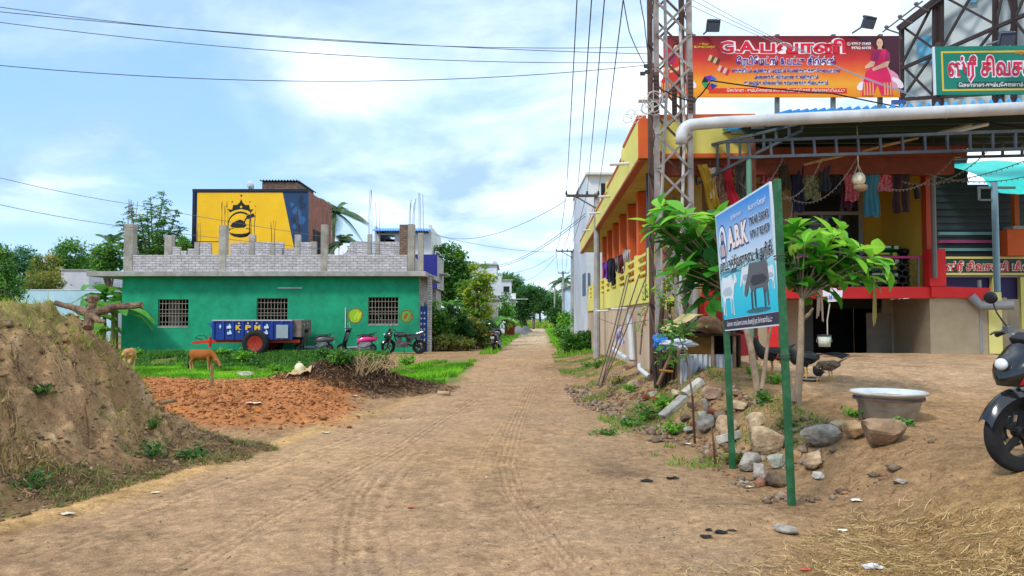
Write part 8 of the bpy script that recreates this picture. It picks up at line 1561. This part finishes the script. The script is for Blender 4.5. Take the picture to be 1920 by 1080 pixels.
# ---- litter
gl3 = 'litter on the ground'
for i, (px, py, s, cc, lab) in enumerate(((1606, 940, .055, '#efece4', 'white plastic lid lying on the straw'), (1578, 996, .035, '#ece8dc', 'scrap of white paper in the straw'), (1405, 914, .035, '#d8c8a2', 'pale yellow paper scrap left of the right post'), (1635, 1066, .07, '#cfd4dc', 'crumpled grey and white paper at the bottom edge'), (1510, 1070, .04, '#c83a34', 'red and white wrapper near the bottom edge'), (912, 896, .022, '#e8dcc4', 'small white pebble-like scrap on the road'), (770, 953, .028, '#b8402e', 'small red scrap on the road'), (824, 716, .08, '#b8cfe8', 'pale blue plastic scrap on the grass by the road'), (805, 708, .07, '#dfe4e4', 'white scrap on the grass left of the blue one'), (663, 743, .07, '#e0d8c8', 'white scrap at the foot of the manure heap'), (475, 757, .09, '#d8c8b0', 'pale scrap lying on the red soil'), (125, 965, .05, '#c9c2b4', 'pale scrap at the left roadside below the mound'), (290, 925, .035, '#d8d0c4', 'pale scrap at the roadside under the mound foot'), (610, 812, .05, '#d8cbb4', 'thin white chip on the road edge'), (1355, 1000, .05, '#17171a', 'black plastic rag lying on the yard in front'), (1328, 995, .035, '#1a1a1c', 'smaller black rag left of the large one'), (1372, 996, .03, '#1c1c1e', 'small black rag right of the large one'), (1325, 1008, .05, '#1b1b1e', 'black rag nearest the bottom edge'), (1215, 903, .06, '#221c18', 'dark rag on the dirt below the rubble'), (1260, 898, .06, '#1d1916', 'dark rag right of the other on the dirt'), (1290, 833, .05, '#d8dbd8', 'white plastic strip at the rubble foot'), (1285, 800, .09, '#c3cfc2', 'pale green plastic bag in the rubble'))):
    p = hit(px, py); rng_ = np.random.RandomState(400+i); b = MB(); rr_ = rng_.uniform(.6, 1.2, 9)
    b.grid(lambda u, v: (p.x+s*1.2*v*math.cos(6.283*u)*rr_[int(u*8) % 8], p.y+s*v*math.sin(6.283*u)*rr_[int(u*8) % 8]*.8, p.z+.006+s*.35*abs(math.sin(u*11+v*3+i))*v*(1-.4*v)), 16, 3); tag(b.build('litter_scrap', F(cc, .6), origin=p), lab, 'litter', gl3)
# ---- straw, twigs, pebbles and clods: too many to count
def ribbons(name, label, X, Y_, ln, wd, mat, seed, lift=.03, cat='straw', tone=None, Zoff=0.0):
    rng = np.random.RandomState(seed); n = len(X); a = rng.uniform(0, 6.28, n); L_n = ln*rng.uniform(.4, 1.4, n); cv = rng.normal(size=n)*.5; w_ = wd*rng.uniform(.6, 1.5, n); V = []
    z0 = terr(X, Y_); hz_ = lift*rng.uniform(0, 1, n)**2; tl_2 = rng.normal(size=n)*.10
    for j in range(5):
        f = j/4-.5; aa = a+cv*f*1.6; cx_ = X+np.cos(aa)*L_n*f; cy_ = Y_+np.sin(aa)*L_n*f; z = terr(cx_, cy_)+.004+hz_+np.abs(tl_2)*L_n*(f+.5)*.8+Zoff
        V.append(np.stack([cx_-np.sin(aa)*w_, cy_+np.cos(aa)*w_, z], 1)); V.append(np.stack([cx_+np.sin(aa)*w_, cy_-np.cos(aa)*w_, z+w_*.5], 1))
    V = np.stack(V, 1).reshape(-1, 3); i = np.arange(n)[:, None]*10; F_ = np.concatenate([i+np.array([[2*j, 2*j+1, 2*j+3, 2*j+2]]) for j in range(4)]); T_ = np.repeat(rng.uniform(0, 1, n), 10)
    return tag(npmesh(name, V, F_, mat, tone=T_), label, cat, kind='stuff')
rng = np.random.RandomState(77); X = rng.uniform(.6, 5.2, 90000); Y_ = rng.uniform(2.6, 6.6, 90000); Z = terr(X, Y_); py_ = 597-(Z-1.6)*FOC/Y_; px_ = 960+X*FOC/Y_
edge = np.interp(px_, [1180, 1300, 1480, 1560, 1700, 1950, 2400], [1072, 1048, 1005, 945, 925, 918, 912]); den = np.clip((py_-edge)/90, 0, 1)*(.35+1.6*np.clip(fbm(X*1.4, Y_*1.4, 4, 78)+.25, 0, 1)); keep = rng.uniform(size=len(X)) < den*.75
m_straw = MLEAF('straw', '#624b2f', '#a5854f', '#dcc58e', rough=.7, trans=.15, spec=.2)
ribbons('straw', 'trampled yellow straw covering the yard in the right foreground', X[keep][:21000], Y_[keep][:21000], .10, .0016, m_straw, 79, .022)
m_twig = MLEAF('twigs', '#3a2a1c', '#6f543a', '#a98a62', rough=.9, trans=0.0)
X = rng.uniform(-3, 6, 5200); Y_ = 3.2+8.5*rng.uniform(size=5200)**1.3; keep = (X > bankX(Y_)-1.4+.6*rng.normal(size=5200)) | (rng.uniform(size=5200) < .10); ribbons('twig_litter', 'dry twigs, stalks and leaf bits scattered over the dirt', X[keep], Y_[keep], .075, .002, m_twig, 80, .008, 'litter')
X = rng.normal(size=9000)*1.0-3.2; Y_ = rng.normal(size=9000)*.95+16.2; keep = heap_m(X, Y_) > .06; ribbons('manure_straw', 'dark rotting straw over the manure heap', X[keep], Y_[keep], .13, .006, MLEAF('rotting_straw', '#24160e', '#3d291a', '#8a6a4a', rough=.95, trans=0), 81, .06, 'straw')
X = rng.uniform(-7.5, -2.9, 20000); Y_ = rng.uniform(5, 12, 20000); keep = (mound_d(X, Y_) > .05) & (mound_d(X, Y_) < 1.6) & (fbm(X*1.5, Y_*1.5, 3, 82) > .0); ribbons('mound_straw', 'dry roots and stalks strewn over the mound face', X[keep][:5200], Y_[keep][:5200], .13, .0025, m_twig, 83, .03, 'straw')
def lumps(name, label, X, Y_, s, mat, seed, cols, cat='stones'):
    rng = np.random.RandomState(seed); n = len(X); o8 = np.array([(1, 0, 0), (0, 1, 0), (-1, 0, 0), (0, -1, 0), (0, 0, 1), (0, 0, -1), ], float); f8 = np.array([(0, 1, 4), (1, 2, 4), (2, 3, 4), (3, 0, 4), (1, 0, 5), (2, 1, 5), (3, 2, 5), (0, 3, 5)]); sz = s*rng.lognormal(0, .5, n).clip(.3, 3.2); a = rng.uniform(0, 6.28, n)
    V = o8[None]*(1+.35*rng.normal(size=(n, 6, 1))).clip(.5, 1.6); V = V*np.array([1, .8, .6]); ca, sa = np.cos(a)[:, None], np.sin(a)[:, None]; V = np.stack([V[..., 0]*ca-V[..., 1]*sa, V[..., 0]*sa+V[..., 1]*ca, V[..., 2]], -1)*sz[:, None, None]; Z = terr(X, Y_)+sz*.2; V += np.stack([X, Y_, Z], 1)[:, None, :]; F_ = (f8[None]+np.arange(n)[:, None, None]*6).reshape(-1, 3); cl_ = np.array(cols)[rng.randint(0, len(cols), n)]*rng.uniform(.75, 1.2, (n, 1))
    return tag(npmesh(name, V.reshape(-1, 3), F_, mat, cols=np.repeat(cl_, 6, 0)), label, cat, kind='stuff')
X = rng.uniform(-5, 6, 9000); Y_ = 3.2+17*rng.uniform(size=9000)**1.8; lumps('pebbles', 'small pebbles and dirt crumbs over road and yard', X, Y_, .005, mg, 84, [(.42, .32, .23), (.32, .24, .16), (.52, .42, .32), (.24, .17, .12)])
X = rng.uniform(1.2, 4.6, 6000); Y_ = rng.uniform(6.5, 18, 6000); t_ = (X-bankX(Y_))/bankW(Y_); keep = (t_ > -.25) & (t_ < .9) & (fbm(X*1.6, Y_*1.3, 3, 85) > -.05); lumps('bank_rubble', 'small rubble and clods over the right bank', X[keep][:2200], Y_[keep][:2200], .028, mg, 86, [(.27, .20, .14), (.36, .29, .22), (.20, .14, .10), (.32, .16, .10)])
X = rng.uniform(-9, -2.3, 16000); Y_ = rng.uniform(10.2, 17.5, 16000); so_ = soil_m(X, Y_); keep = rng.uniform(size=16000) < so_*(1.15-.5*(Y_ > 14.5)); lumps('soil_clods', 'crumbly red clods over the heap of red soil', X[keep], Y_[keep], .017, mg, 87, [(.46, .18, .06), (.54, .22, .08), (.36, .125, .045), (.58, .28, .12), (.28, .09, .035)])
X = rng.uniform(-7, -2.6, 1200); Y_ = rng.uniform(10.0, 12.6, 1200); keep = soil_m(X, Y_) > .12; lumps('soil_chunks', 'larger red chunks along the front foot of the red soil heap', X[keep][:420], Y_[keep][:420], .021, mg, 89, [(.42, .17, .07), (.50, .23, .11), (.30, .11, .05)])
X = rng.uniform(-7.5, -2.8, 16000); Y_ = rng.uniform(5, 13, 16000); keep = (mound_d(X, Y_) > .05) & (mound_d(X, Y_) < 1.9); lumps('mound_clods', 'earth clods over the face of the mound', X[keep][:4200], Y_[keep][:4200], .016, mg, 88, [(.28, .19, .11), (.34, .24, .15), (.19, .13, .08)])
